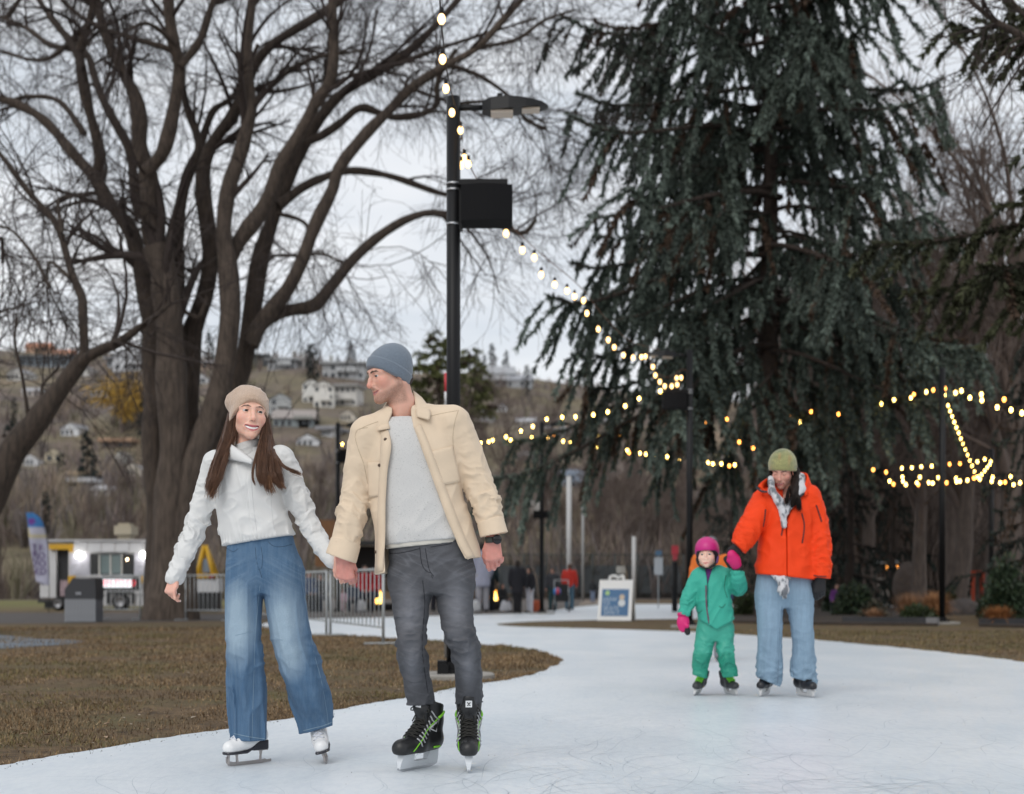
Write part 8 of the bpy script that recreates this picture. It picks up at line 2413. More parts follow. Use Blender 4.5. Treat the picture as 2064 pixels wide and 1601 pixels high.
 lo, hi = mm(m(1535, 1045, -.28), m(1640, 925, .1))
 hb = sdf_obj('hair', hairf, lo, hi, .006, hm, root)
 gd = [([B(1602, 948, -.03), B(1606, 972, -.04), B(1600, 1000, -.15), B(1594, 1022, -.19)], 1, .010), ([B(1604, 960, -.03), B(1610, 990, -.1), B(1608, 1012, -.17), B(1612, 1030, -.19)], 1, .008), ([B(1590, 985, -.1), B(1586, 1003, -.17), B(1584, 1018, -.19)], .6, .006)]
 v, q = strands(gd, 500, rng, r=.0012, K=12, wave=.008)
 wobj('hair_strands', mesh('hair_strands', v, [q]), hm, hb)
 rows = [(985, 1590, 32, .075, .03), (1000, 1588, 52, .115, .02), (1030, 1588, 55, .140), (1070, 1586, 52, .145), (1110, 1583, 54, .150), (1150, 1581, 58, .160), (1185, 1580, 59, .160)]
 tor = g.loft(rows, sq=2.3)
 rL = [26 * s, 25 * s, 23 * s, 19 * s, 17 * s]; rR = [26 * s, 23.5 * s, 22 * s, 19.5 * s, 18 * s]
 fo = lambda t: .006 + .010 * np.exp(-((t - .6) / .25) ** 2)
 def jacket(P):
  pxx, pyy = g.px(P)
  d = tor(P)
  d = smin(d, cap(P, m(1570, 997, .02), m(1543, 1010, 0), .06, .066), .05)
  d = smin(d, cap(P, m(1606, 992, .02), m(1626, 1002, 0), .06, .066), .05)
  r1 = 1 - np.abs(2 * vnoise(np.stack([pxx * .05, P[:, 1] * 4, pyy * .018], 1)) - 1)
  r2 = 1 - np.abs(2 * vnoise(np.stack([pxx * .04 + pyy * .04, P[:, 1] * 4, pyy * .03 - pxx * .03], 1)) - 1)
  d = d - .012 * (r1 * r1 - .4) - .009 * (r2 * r2 - .4)
  d = smax(d, g.line(P, (1522, 1157), (1640, 1169)), .006)
  aR = smax(limb(P, armR, rL, fo, seed=3.0), -g.line(P, (1476, 1100), (1500, 1118)) * -1 if False else g.line(P, (1474, 1098), (1499, 1122)), .004)
  aL = smax(limb(P, armL, rR, fo, seed=6.0), g.line(P, (1637, 1164), (1667, 1167)), .004)
  d = smin(d, smin(aR, aL, .01), .025)
  op = np.maximum(np.interp(pyy, [960, 985, 1002, 1030, 1052], [1548, 1550, 1558, 1573, 1578]) - pxx, pxx - np.interp(pyy, [960, 985, 1002, 1030, 1052], [1612, 1612, 1604, 1588, 1579])) * s
  op = np.maximum(op, P[:, 1] - (g.Y - .03))
  d = smax(d, -op, .006)
  d = smax(d, -cap(P, m(1588, 1005, .03), m(1588, 950, .03), .068, .075), .005)
  zp = np.abs(pxx - np.interp(pyy, [1052, 1100, 1165], [1578, 1575, 1571])) * s
  return d + .004 * np.clip(1 - zp / .006, 0, 1) * (P[:, 1] < g.Y)
 orange = mat('orange_shell', (.86, .062, .012), .60, spec=.15, noise=.10, nscale=6, bump=.001, bscale=120)
 lo, hi = mm(m(1462, 1180, -.45), m(1690, 965, .32))
 jo = sdf_obj('jacket', jacket, lo, hi, .0075, orange, root)
 def ring(pts, th, wd, name, mt, par):
  a = spline(pts, 18); mb = MB()
  gr = np.stack([a, a + np.array(wd)], 1)
  mb.sheet(gr, th); return wobj(name, mb.mesh(name, True), mt, par)
 def sheet2(top, bot, th, mt, name='collar'):
  a = spline(top, 14); b = spline(bot, 14); t = np.linspace(0, 1, 5)[:, None, None]
  mb = MB(); mb.sheet(a[None] * (1 - t) + b[None] * t, th); return wobj(name, mb.mesh(name, True), mt, jo)
 sheet2([m(1602, 952, .10), m(1618, 953, .06), m(1627, 958, -.01), m(1624, 975, -.09)], [m(1602, 985, .12), m(1625, 988, .08), m(1640, 992, -.02), m(1622, 1000, -.13)], .012, orange)
 sheet2([m(1553, 962, .06), m(1545, 966, .0), m(1534, 973, -.08), m(1528, 980, -.12)], [m(1548, 1000, .06), m(1535, 1002, -.02), m(1540, 997, -.13), m(1548, 992, -.15)], .012, orange)
 sheet2([m(1550, 965, .09), m(1575, 958, .13), m(1604, 954, .10)], [m(1545, 995, .10), m(1575, 992, .15), m(1610, 988, .13)], .012, orange)
 charc = mat('collar_lining', (.030, .032, .040), .8)
 sheet2([m(1614, 968, -.02), m(1620, 982, -.09), m(1612, 998, -.14)], [m(1618, 968, .0), m(1626, 988, -.09), m(1614, 1003, -.145)], .006, charc, 'collar_lining')
 mb = MB(); mb.tube(spline([m(1524, 982, -.13), m(1534, 990, -.145), m(1546, 992, -.15)], 10), .008, 6)
 wobj('collar_lining', mb.mesh('collar_lining', True), charc, jo)
 zm = MB()
 for pts in ([(1543, 1027), (1541, 1046), (1538, 1062)], [(1616, 1035), (1621, 1060), (1617, 1095)], [(1645, 1018), (1651, 1036), (1656, 1052)]):
  seam(zm, jacket, pts, g.Y - .5, g.Y + .2, .0062, 12, .0, 6)
 seam(zm, jacket, [(1578, 1052), (1577, 1068), (1575, 1080)], g.Y - .5, g.Y + .2, .006, 10, .0, 6)
 wobj('zips', zm.mesh('zips', True), mat('zip_dark', (.10, .012, .010), .6), jo)
 cf = MB(); seam(cf, jacket, [(1640, 1160), (1652, 1162), (1665, 1162)], g.Y - .5, g.Y + .2, .006, 8, 0, 6)
 wobj('cuff', cf.mesh('cuff', True), mat('cuff_dark', (.16, .02, .012), .7), jo)
 def scarf(P):
  pxx, pyy = g.px(P)
  d = chain(P, [m(1553, 965, -.06), m(1556, 990, -.115), m(1570, 1010, -.155), m(1579, 1035, -.158), m(1580, 1060, -.158)], [.022, .027, .030, .028, .020], .02)
  d = smin(d, chain(P, [m(1613, 962, -.02), m(1614, 985, -.09), m(1598, 1010, -.14), m(1584, 1030, -.155)], [.034, .036, .030, .026], .02), .02)
  d = smin(d, chain(P, [m(1606, 960, .07), m(1580, 966, .09), m(1556, 966, .03)], [.03, .03, .03], .02), .02)
  return d - .010 * (fbm(P * 26, 2) - .5)
 def sccol(P):
  n = fbm(P * np.array([34, 34, 20], np.float32), 3)
  w = np.clip((n - .42) * 9, 0, 1)[:, None]
  return np.array([.62, .62, .64]) * w + np.array([.17, .18, .20]) * (1 - w)
 scm = mat('patterned_scarf', attr=True, rough=.95, noise=.2, nscale=90, sheen=.4)
 lo, hi = mm(m(1535, 1075, -.25), m(1635, 940, .16)); sc = sdf_obj('scarf', scarf, lo, hi, .006, scm, root, sccol)
 def tail(P):
  d = chain(P, [m(1578, 1155, -.11), m(1578, 1172, -.150), m(1579, 1190, -.165), m(1581, 1202, -.16)], [.022, .036, .038, .020], .02)
  d = smin(d, chain(P, [m(1556, 1158, -.13), m(1566, 1166, -.15), m(1592, 1166, -.15)], [.012, .016, .012], .02), .01)
  return d - .008 * np.sin((P[:, 0] / s) * 1.1) * np.clip((1190 - g.px(P)[1]) * -.05 + .4, 0, 1)
 lo, hi = mm(m(1545, 1212, -.25), m(1605, 1145, 0)); sdf_obj('scarf_end', tail, lo, hi, .006, scm, sc, sccol)
 pel = g.loft([(1150, 1581, 52, .125, .02), (1180, 1581, 57, .13, .02), (1205, 1581, 57, .12, .02), (1225, 1581, 50, .09, .02)])
 legs = (([m(1552, 1200), m(1551, 1223), m(1552, 1268, -.02), m(1552, 1310), m(1551, 1350, .02), m(1549, 1385, .03)], [28 * s, 27 * s, 25 * s, 25 * s, 25 * s, 21 * s], (1527, 1366), (1570, 1384)),
   ([m(1611, 1200), m(1613, 1223), m(1617, 1268, -.02), m(1619, 1310), m(1620, 1350, .02), m(1623, 1388, .03)], [27 * s, 27 * s, 22 * s, 22.5 * s, 25 * s, 24 * s], (1597, 1366), (1648, 1380)))
 def jeans(P):
  pxx, pyy = g.px(P); d = pel(P); dl = None
  for i, (pts, rs, a, b) in enumerate(legs):
   e = limb(P, pts, rs, lambda t: .004 + .012 * np.clip((t - .6) / .3, 0, 1), n=14, seed=i * 4.0 + 1)
   w = 1 - np.abs(2 * vnoise(np.stack([pxx * .09 + i * 7, P[:, 1] * 9, pyy * .02], 1)) - 1)
   e = smax(e - .012 * (w * w - .4) * np.clip((pyy - 1210) / 80, .2, 1), g.line(P, a, b), .004)
   dl = e if dl is None else smin(dl, e, .01)
  return smin(d, dl, .03)
 def jcol(P):
  pxx, pyy = g.px(P)
  n = fbm(np.stack([pxx * .06, P[:, 1] * 9, pyy * .02], 1), 3)[:, None]
  v = fbm(np.stack([pxx * .4, P[:, 1] * 60, pyy * .03], 1), 2)[:, None]
  return np.array([.235, .345, .455]) * (.72 + .36 * n + .20 * v)
 lo, hi = mm(m(1510, 1395, -.3), m(1665, 1145, .3))
 jn = sdf_obj('jeans', jeans, lo, hi, .0075, mat('pale_denim', attr=True, noise=.2, rough=.9, nscale=200), root, jcol)
 st = MB()
 for pts in ([(1576, 1222), (1572, 1270), (1570, 1320), (1567, 1378)], [(1590, 1222), (1597, 1280), (1597, 1330), (1600, 1366)]):
  seam(st, jeans, pts, g.Y - .5, g.Y + .2, .002)
 wobj('seams', st.mesh('seams'), mat('pale_denim_seam', (.14, .20, .27), .9), jn)
 glove = mat('black_glove', (.010, .010, .012), .7, bump=.001, bscale=120)
 fL, _ = hand_sdf(m(1653, 1166, -.08), frame((-.05, .1, -1), (.3, 1, 0)), 1.05, -1, ((20, 30, 20), (28, 35, 22), (34, 36, 25), (38, 38, 25)))
 fR, _ = hand_sdf(m(1491, 1097, -.15), frame((-.65, .05, -.75), (-.1, .9, -.3)), .92, 1, ((40, 55, 30),) * 4)
 for nm, f, o in (('glove', lambda P: fL(P) - .006, m(1653, 1166, -.08)), ('glove', lambda P: fR(P) - .006, m(1491, 1097, -.15))):
  sdf_obj(nm, f, o - .22, o + .22, .0055, glove, root)
 ms = (mat('boot_black', (.014, .014, .018), .4), MATS['skate_grey'], MATS['skate_green'], mat('holder_grey', (.55, .55, .55), .35), MATS['skate_steel'], MATS['lace_black'])
 for (px, py, yaw, roll) in ((1541, 1404, -26, 3), (1624, 1406, 18, -4)):
  Y = GY(py); org = P3(px, py, Y); org[2] = .002
  M = rotm(0, 0, yaw) @ rotm(0, roll, 0)
  sk = empty('skate', org); sk.parent = root; sk.matrix_parent_inverse = root.matrix_basis.inverted()
  hockey_skate(sk, M, org, .95, False, ms, top=.215)
 return root
ORANGE = build_orange()
def build_child():
 g = Fig(10.75); m = g.m; s = g.s
 root = empty('person', (g.x(1438), g.Y, 0), 'small child in green snowsuit, magenta helmet and pink mittens held by the hand', 'person')
 skin = MATS['skin']
 H = Head(m(1425, 1118, -.03), .90, -14, 0, -2, smile=.35, opn=0, child=1, lid=.0042)
 base = (.80, .53, .42)
 lo, hi = mm(m(1385, 1165, -.2), m(1475, 1065, .2))
 def skinf(P):
  d = H.f(P)
  return smin(d, chain(P, [H.w((0, .022, -.07)), m(1430, 1152, .03), m(1432, 1170, .03)], [.042, .042, .05], .03), .02)
 V, Q = surface(skinf, lo, hi, .0040)
 parts = [(V, Q, face_color(H.L(V.astype(np.float32)), base, (.52, .15, .14), (.22, .13, .08), .35, 0, None, .55, .8, .0026, None, .0042, .5))]
 armR = [m(1408, 1163), m(1396, 1187, -.0), m(1387, 1210, -.02), m(1380, 1230, -.04), m(1376, 1242, -.05)]
 armL = [m(1466, 1160), m(1480, 1175, .0), m(1487, 1182, -.03), m(1487, 1166, -.11), m(1485, 1152, -.14)]
 def inner(P):
  d = limb(P, [m(1432, 1160, .03), m(1436, 1200, .03), m(1440, 1258, .03)], [.045, .085, .09], n=6)
  for a in (armR, armL): d = smin(d, limb(P, [m(1434, 1165, .03)] + a[1:], [.035, .03, .027, .024, .02], n=8), .02)
  for pts in ([m(1422, 1262), m(1416, 1310), m(1408, 1360)], [m(1460, 1262), m(1462, 1310), m(1470, 1360)]):
   d = smin(d, limb(P, pts, [.06, .045, .016], n=6), .02)
  return d
 torso_limbs_body(g, root, parts, inner, m(1360, 1375, -.3), m(1505, 1150, .25), skin, base)
 H.eyes(root, (-.1, -1, -.05), (.020, .014, .010))
 c = H.c
 def shellf(P):
  L = H.L(P)
  o = ell(L, (0, .020, .050), (.100, .122, .100))
  o = smin(o, ell(L, (0, .030, .010), (.098, .112, .085)), .02)
  i = ell(L, (0, .016, .030), (.088, .108, .092))
  e1 = (L[:, 2] - (.030 - .45 * np.clip(L[:, 1] + .05, 0, 1) )) 
  d = smax(o, -smax(i, .0 * L[:, 0], .001), .004)
  d = smax(o, -ell(L, (0, -.02, -.03), (.080, .13, .075)), .006)
  return smax(d, -e1, .008) * H.k
 pinkm = mat('helmet_magenta', (.55, .020, .20), .42, noise=.05, nscale=10)
 hs = sdf_obj('helmet', shellf, c - .2, c + .2, .0050, pinkm, root)
 def lining(P):
  L = H.L(P)
  o = ell(L, (0, .018, .034), (.094, .112, .088))
  o = smin(o, ell(L, (0, .02, -.020), (.092, .075, .075)), .02)
  d = smax(o, -ell(L, (0, -.05, -.035), (.066, .12, .085)), .006)
  return smax(d, -.085 - L[:, 2], .01) * H.k
 sdf_obj('lining', lining, c - .2, c + .2, .0055, mat('helmet_lining', (.014, .010, .018), .85), hs)
 st = MB(); 
 for sg in (-1, 1):
  st.tube(np.array([H.w(p) for p in spline([(sg * .088, .00, -.03), (sg * .078, -.022, -.068), (sg * .050, -.050, -.098), (0, -.072, -.116)], 12)]), .0085, 6)
 wobj('strap', st.mesh('strap', True), mat('strap_black', (.012, .012, .014), .7), hs)
 mb = MB(); mb.tube(np.array([H.w(p) for p in spline([(.094, -.012, -.02), (.088, -.022, -.05), (.080, -.026, -.075)], 8)]), .009, 6)
 wobj('strap_adjuster', mb.mesh('strap_adjuster', True), mat('strap_purple', (.10, .035, .16), .5), hs)
 for (x, z, y) in ((.035, .144, -.01), (.05, .138, .02), (-.02, .150, .0), (.062, .128, -.005)):
  mb = MB(); mb.lathe([(.0001, .004), (.010, .003), (.012, 0)], H.w((x, y, z)), 8, H.M)
  wobj('vent', mb.mesh('vent', True), mat('vent_grey', (.30, .30, .32), .5), hs)
 rows = [(1146, 1431, 22, .060, .02), (1158, 1433, 30, .085, .01), (1180, 1436, 34, .105), (1205, 1438, 35, .110), (1235, 1441, 36, .115), (1258, 1443, 37, .118), (1285, 1444, 36, .11)]
 tor = g.loft(rows)
 fo = lambda t: .006 + .010 * np.exp(-((t - .6) / .3) ** 2)
 def jacket(P):
  pxx, pyy = g.px(P); d = tor(P)
  d = smin(d, cap(P, m(1424, 1155, .02), m(1411, 1164, 0), .05, .06), .04)
  d = smin(d, cap(P, m(1444, 1153, .02), m(1464, 1161, 0), .05, .062), .04)
  r1 = 1 - np.abs(2 * vnoise(np.stack([pxx * .06 + pyy * .03, P[:, 1] * 5, pyy * .05], 1)) - 1)
  d = d - .012 * (r1 * r1 - .4)
  hem = np.maximum(g.line(P, (1404, 1247), (1440, 1268)), -10); hem2 = g.line(P, (1440, 1268), (1482, 1247))
  d = smax(d, np.maximum(hem, hem2), .01)
  aR = smax(limb(P, armR, [16.5 * s, 15.5 * s, 14 * s, 12 * s, 11 * s], fo, seed=2.0), g.line(P, (1366, 1236), (1390, 1245)), .004)
  aL = smax(limb(P, armL, [17 * s, 17 * s, 17 * s, 15 * s, 13 * s], fo, seed=8.0), -g.line(P, (1470, 1149), (1498, 1152)), .004)
  d = smin(d, smin(aR, aL, .01), .022)
  d = smax(d, -cap(P, m(1430, 1158, .02), m(1428, 1120, .0), .050, .055), .005)
  vn = np.maximum(np.interp(pyy, [1140, 1178], [1419, 1423]) - pxx, pxx - np.interp(pyy, [1140, 1178], [1436, 1423])) * s
  d = smax(d, -np.maximum(vn, P[:, 1] - (g.Y - .02)), .004)
  zp = np.abs(pxx - np.interp(pyy, [1178, 1220, 1262], [1423, 1424, 1430])) * s
  return d + .003 * np.clip(1 - zp / .008, 0, 1) * (P[:, 1] < g.Y)
 green = mat('green_snowsuit', (.050, .400, .300), .6, spec=.25, noise=.12, nscale=8, bump=.001, bscale=100)
 lo, hi = mm(m(1358, 1278, -.32), m(1512, 1132, .26))
 jo = sdf_obj('jacket', jacket, lo, hi, .0065, green, root)
 def collar(P):
  pxx, pyy = g.px(P)
  a, b = m(1433, 1166, .02), m(1431, 1138, .02)
  d = np.abs(cap(P, a, b, .078, .072)) - .008
  d = smax(d, -g.line(P, (1400, 1143), (1470, 1140)), .004); d = smax(d, g.line(P, (1400, 1168), (1470, 1164)), .004)
  vn = np.maximum(1414 - pxx, pxx - 1440) * s
  return smax(d, -np.maximum(vn, P[:, 1] - (g.Y - .02)), .006)
 lo, hi = mm(m(1395, 1175, -.15), m(1475, 1130, .16)); sdf_obj('collar', collar, lo, hi, .0055, green, jo)
 def under(P): return smax(chain(P, [m(1429, 1190, -.040), m(1428, 1150, -.0)], [.052, .055], .02), -g.line(P, (1400, 1147), (1470, 1147)), .01)
 lo, hi = mm(m(1405, 1200, -.15), m(1455, 1140, .1)); sdf_obj('undershirt', under, lo, hi, .006, mat('purple_fleece', (.11, .025, .15), .9), root)
 zm = MB(); seam(zm, jacket, [(1423, 1180), (1424, 1220), (1430, 1262)], g.Y - .5, g.Y + .2, .0060, 16, -.001, 6)
 wobj('zip', zm.mesh('zip', True), mat('zip_mauve', (.14, .055, .10), .6), jo)
 zs = MB()
 for pts in ([(1449, 1222), (1456, 1225), (1462, 1218)], [(1404, 1232), (1409, 1236), (1415, 1230)], [(1463, 1160), (1460, 1185), (1466, 1205)]):
  seam(zs, jacket, pts, g.Y - .5, g.Y + .2, .003, 8)
 wobj('pocket_seams', zs.mesh('pocket_seams'), mat('green_seam', (.015, .14, .10), .7), jo)
 pel = g.loft([(1225, 1441, 31, .10, .02), (1255, 1442, 35, .108, .02), (1275, 1443, 36, .10, .02), (1292, 1443, 33, .08, .02)])
 legs = (([m(1424, 1268), m(1420, 1295, -.01), m(1415, 1320, -.03), m(1411, 1345), m(1409, 1374)], [18 * s, 17.5 * s, 16.5 * s, 15 * s, 14.5 * s], (1394, 1360), (1424, 1368)),
   ([m(1460, 1268), m(1461, 1295, -.01), m(1463, 1320, -.03), m(1468, 1345), m(1473, 1374)], [18 * s, 17.5 * s, 16.5 * s, 15.5 * s, 15 * s], (1455, 1366), (1487, 1363)))
 def trs(P):
  d = pel(P); dl = None
  for i, (pts, rs, a, b) in enumerate(legs):
   e = smax(limb(P, pts, rs, lambda t: .008 + .006 * np.exp(-((t - .55) / .2) ** 2), n=12, seed=i * 3.0), g.line(P, a, b), .004)
   dl = e if dl is None else smin(dl, e, .01)
  return smin(d, dl, .025)
 def tcol(P):
  pyy = g.px(P)[1]; w = np.clip((pyy - 1312) / 8 + .8 * (vnoise(P * 30) - .5), 0, 1)[:, None]
  return np.array([.045, .370, .270]) * (1 - w) + np.array([.018, .280, .190]) * w
 lo, hi = mm(m(1385, 1382, -.25), m(1500, 1218, .25)); sdf_obj('snow_trousers', trs, lo, hi, .0065, mat('green_trousers', attr=True, rough=.55, noise=.1, nscale=30), root, tcol)
 pm = mat('pink_mitten', (.62, .012, .155), .55); bm = mat('mitten_palm', (.012, .010, .012), .7)
 def mit(P, a, b, th):
  d = limb(P, [a, a * .5 + b * .5, b], [.040, .048, .034], n=8, flat=((0, 1, 0), 1.35))
  return smin(d, cap(P, a * .6 + b * .4, th, .020, .017), .012)
 for a, b, th, pa, pb in ((m(1377, 1245, -.05), m(1377, 1266, -.06), m(1385, 1262, -.09), m(1382, 1262, -.06), m(1386, 1275, -.07)),
        (m(1484, 1139, -.17), m(1475, 1118, -.22), m(1469, 1130, -.20), m(1465, 1127, -.15), m(1472, 1141, -.15))):
  o = (a + b) / 2
  f = lambda P: mit(P, a, b, th)
  mo = sdf_obj('mitten', f, o - .17, o + .17, .006, pm, root)
  sdf_obj('palm', lambda P: cap(P, pa, pb, .026, .022), o - .17, o + .17, .007, bm, mo)
  cf = MB(); cf.tube(np.stack([a + (a - b) * .15, a + (a - b) * .45]), [.044, .043], 10)
  wobj('cuff', cf.mesh('cuff', True), bm if a[0] > g.x(1430) else pm, mo)
 lg = mat('lace_green', (.16, .60, .03), .6)
 ms = (mat('skate_charcoal', (.035, .036, .040), .5), MATS['skate_grey'], MATS['skate_green'], MATS['holder_grey'], MATS['skate_steel'], lg)
 for (px, py, yaw, roll) in ((1404, 1402, -20, 14), (1474, 1402, 16, -10)):
  Y = GY(py); org = P3(px, py, Y); org[2] = .002
  M = rotm(0, 0, yaw) @ rotm(0, roll, 0)
  sk = empty('skate', org); sk.parent = root; sk.matrix_parent_inverse = root.matrix_basis.inverted()
  hockey_skate(sk, M, org, .84, False, ms, lace_col=1, top=.235)
 return root
CHILD = build_child()
def bystander(px, py_head, py_feet, Y, label, top, legs_c, hair=(.03, .02, .015), pose='stand', hat=None, yaw=0.0, skinc=(.50, .28, .21), long_coat=False, group=None, stance=.10, arms=((.08, .03), (-.05, .03)), hivis=False, feet_c=(.02, .02, .022)):
 base = P3(px, 0, Y); base[2] = 0
 H = (py_feet - py_head) / F * Y
 root = empty('person', base, label, 'person', group, R(yaw))
 k = H / 1.75 if pose == 'stand' else H / 1.30
 P_ = lambda x, y, z: np.array([x, y, z]) * k
 if pose == 'stand':
  hip, sh, hd = .92, 1.43, 1.62
  kn = [P_(-stance * .9, -.03, .48), P_(stance * .9, .02, .48)]; an = [P_(-stance, 0, .08), P_(stance, .03, .08)]; toe = [P_(-stance, -.14, .04), P_(stance, -.11, .04)]
  hp = [P_(-.09, 0, hip), P_(.09, 0, hip)]
 else:       # seated or crouching
  hip, sh, hd = .48, 1.00, 1.18
  kn = [P_(-.13, -.38, .50), P_(.13, -.38, .50)]; an = [P_(-.13, -.36, .08), P_(.13, -.36, .08)]; toe = [P_(-.13, -.50, .04), P_(.13, -.50, .04)]
  hp = [P_(-.10, 0, hip), P_(.10, 0, hip)]
 shp = [P_(-.19, 0, sh), P_(.19, 0, sh)]
 el = [P_(-.25, -arms[0][0] * .5, sh - .28), P_(.25, -arms[1][0] * .5, sh - .28)]
 hn = [P_(-.25 + arms[0][1], -.10 - arms[0][0], sh - .52), P_(.25 - arms[1][1], -.10 - arms[1][0], sh - .52)]
 if pose != 'stand': hn = [P_(-.10, -.32, .60), P_(.10, -.32, .60)]
 hc = P_(0, -.02, hd)
 def body(P):
  d = ell(P, hc, (.075 * k, .095 * k, .115 * k))
  d = smin(d, cap(P, hc + P_(0, -.075, -.01), hc + P_(0, -.098, -.025), .012 * k, .015 * k), .015)
  d = smin(d, cap(P, hc + P_(0, .01, -.08), P_(0, .02, sh), .055 * k, .06 * k), .02)
  d = smin(d, cap(P, P_(0, .01, sh - .05), P_(0, .01, hip), .10 * k, .11 * k), .03)
  for i in (0, 1):
   d = smin(d, chain(P, [shp[i], el[i], hn[i]], [.05 * k, .042 * k, .03 * k], .02), .03)
   dr = hn[i] - el[i]; dr /= np.linalg.norm(dr)
   d = smin(d, cap(P, hn[i], hn[i] + dr * .09 * k, .034 * k, .026 * k), .015)
   d = smin(d, cap(P, hn[i] + dr * .02 * k, hn[i] + dr * .06 * k + P_(.035 * (1 if i == 0 else -1), -.01, 0), .014 * k, .011 * k), .008)
   d = smin(d, chain(P, [hp[i], kn[i], an[i]], [.07 * k, .05 * k, .04 * k], .02), .03)
  return d
 lo = np.array([-.5, -.75, -.05]) * k; hi = np.array([.5, .40, 1.85]) * k
 V, Q = surface(body, lo, hi, .020, 3)
 c = np.repeat(np.array([skinc]), len(V), 0)
 L = (V - hc) / k
 for sx in (-1, 1):
  c[(np.hypot(L[:, 0] - sx * .030, L[:, 2] - .012) < .013) & (L[:, 1] < 0)] = (.05, .03, .03)
 c[(np.abs(L[:, 0]) < .026) & (np.abs(L[:, 2] + .055) < .010) & (L[:, 1] < -.04)] = (.32, .10, .09)
 obj('body', mesh('body', V, [Q], True, c), MATS['skin'], root)
 def mt(nm, cc): return mat('cloth_%s_%d_%d_%d' % (nm, int(cc[0] * 255), int(cc[1] * 255), int(cc[2] * 255)), cc, .85, noise=.2, nscale=12)
 hemz = hip - (.30 if long_coat else .06)
 def coat(P):
  d = None
  tor = cap(P * np.array([.74, 1.05, 1], np.float32), P_(0, .01, sh - .06), P_(0, .01, hemz + .08), .135 * k, .150 * k)
  d = tor
  for i in (0, 1):
   d = smin(d, limb(P, [shp[i], el[i], hn[i]], [.082 * k, .070 * k, .055 * k], lambda t: .010 + 0 * t, n=7, seed=px + i), .04)
  d = smax(d, hemz * k - P[:, 2], .015)
  d = smin(d, cap(P, P_(0, .02, sh + .02), P_(0, .015, sh + .09), .085 * k, .075 * k), .03)
  return d - .012 * (fbm(P * 7, 2) - .5)
 V, Q = surface(coat, lo, hi, .022, 3); co = obj('coat', mesh('coat', V, [Q]), mt('coat', top), root)
 if hivis:
  mb = MB(); mb.lathe([(.205 * k, -.03), (.212 * k, 0), (.205 * k, .03)], P_(0, .01, hip + .14), 18, np.diag([1, .75, 1])); obj('reflective_band', mb.mesh('reflective_band', True), mat('reflective', (.60, .60, .60), .4), co)
  V2, Q2 = surface(lambda P: smax(coat(P) - .006, P[:, 2] - (hip + .10) * k, .01), lo, hi, .022, 3); obj('navy_panel', mesh('navy_panel', V2, [Q2]), mt('navy', (.015, .030, .075)), co)
 def trs(P):
  d = None
  for i in (0, 1):
   e = chain(P, [hp[i], kn[i], an[i]], [.105 * k, .080 * k, .070 * k], .03); d = e if d is None else smin(d, e, .02)
  d = smin(d, cap(P, hp[0], hp[1], .12 * k), .03)
  return d - .012 * (fbm(P * 8, 2) - .5)
 V, Q = surface(trs, lo, hi, .022, 3); obj('trousers', mesh('trousers', V, [Q]), mt('trousers', legs_c), root)
 def shoes(P):
  d = None
  for i in (0, 1):
   e = cap(P, an[i] + P_(0, .03, -.03), toe[i], .048 * k, .040 * k); d = e if d is None else np.minimum(d, e)
  return smax(d, -P[:, 2] + .0, .005)
 V, Q = surface(shoes, lo, hi, .018, 3); obj('shoes', mesh('shoes', V, [Q]), mt('shoes', feet_c), root)
 def hr(P):
  d = ell(P, hc + P_(0, .012, .020), (.088 * k, .108 * k, .112 * k))
  d = smin(d, cap(P, hc + P_(0, .07, 0), hc + P_(0, .07, -.12), .05 * k, .04 * k), .03)
  return smax(d, -(P[:, 1] - hc[1] + .045 * k) - np.clip((P[:, 2] - hc[2] - .05 * k) * 1.6, 0, .2), .01)
 V, Q = surface(hr, lo, hi, .018, 3); obj('hair', mesh('hair', V, [Q]), mt('hair', hair), root)
 if hat:
  def ht(P): return smax(ell(P, hc + P_(0, .008, .035), (.098 * k, .116 * k, .110 * k)), (hc[2] + .030 * k) - P[:, 2], .01)
  V, Q = surface(ht, lo, hi, .018, 3); obj('hat', mesh('hat', V, [Q]), mt('hat', hat), root)
 return root
BG = 'visitors standing around the fire pits'
bystander(1433, 1082, 1334, 15.6, 'child in orange and navy jacket and grey leggings half hidden behind the child in green', (.72, .16, .02), (.26, .27, .30), hat=(.10, .10, .11), hivis=True, feet_c=(.05, .05, .055), stance=.12, arms=((.05, .0), (.03, .02)))
bystander(1043, 1128, 1236, 41.5, 'tall person in a long black coat with back to the ice', (.012, .012, .018), (.010, .010, .013), yaw=175, long_coat=True, group=BG, stance=.07)
bystander(1068, 1142, 1234, 42, 'person in black jacket and white trousers beside the long black coat', (.014, .014, .016), (.55, .55, .60), yaw=-60, group=BG, stance=.06)
bystander(1114, 1140, 1226, 46, 'person in dark grey top with hands forward next to the man in red', (.040, .042, .050), (.02, .06, .07), yaw=-25, group=BG)
bystander(1148, 1131, 1224, 47.5, 'man in a red jacket and blue jeans standing at the edge of the ice', (.52, .030, .018), (.06, .12, .17), hair=(.12, .07, .05), yaw=165, group=BG)
bystander(1195, 1160, 1206, 66, 'far walker in black top and light blue jeans on the gravel path', (.015, .018, .022), (.17, .22, .32), yaw=170, group='walkers on the path')
bystander(1214, 1162, 1205, 68, 'far walker all in black with fair hair on the gravel path', (.010, .012, .012), (.010, .010, .011), hair=(.30, .17, .10), yaw=180, group='walkers on the path')
bystander(1012, 1172, 1230, 43, 'person in black crouching beside the right-hand fire', (.012, .012, .014), (.014, .014, .018), pose='sit', yaw=50, group=BG)
bystander(972, 1096, 1236, 44, 'person in a long pale lilac coat partly hidden by the man\'s jacket', (.50, .52, .66), (.45, .45, .50), yaw=190, long_coat=True, group=BG)
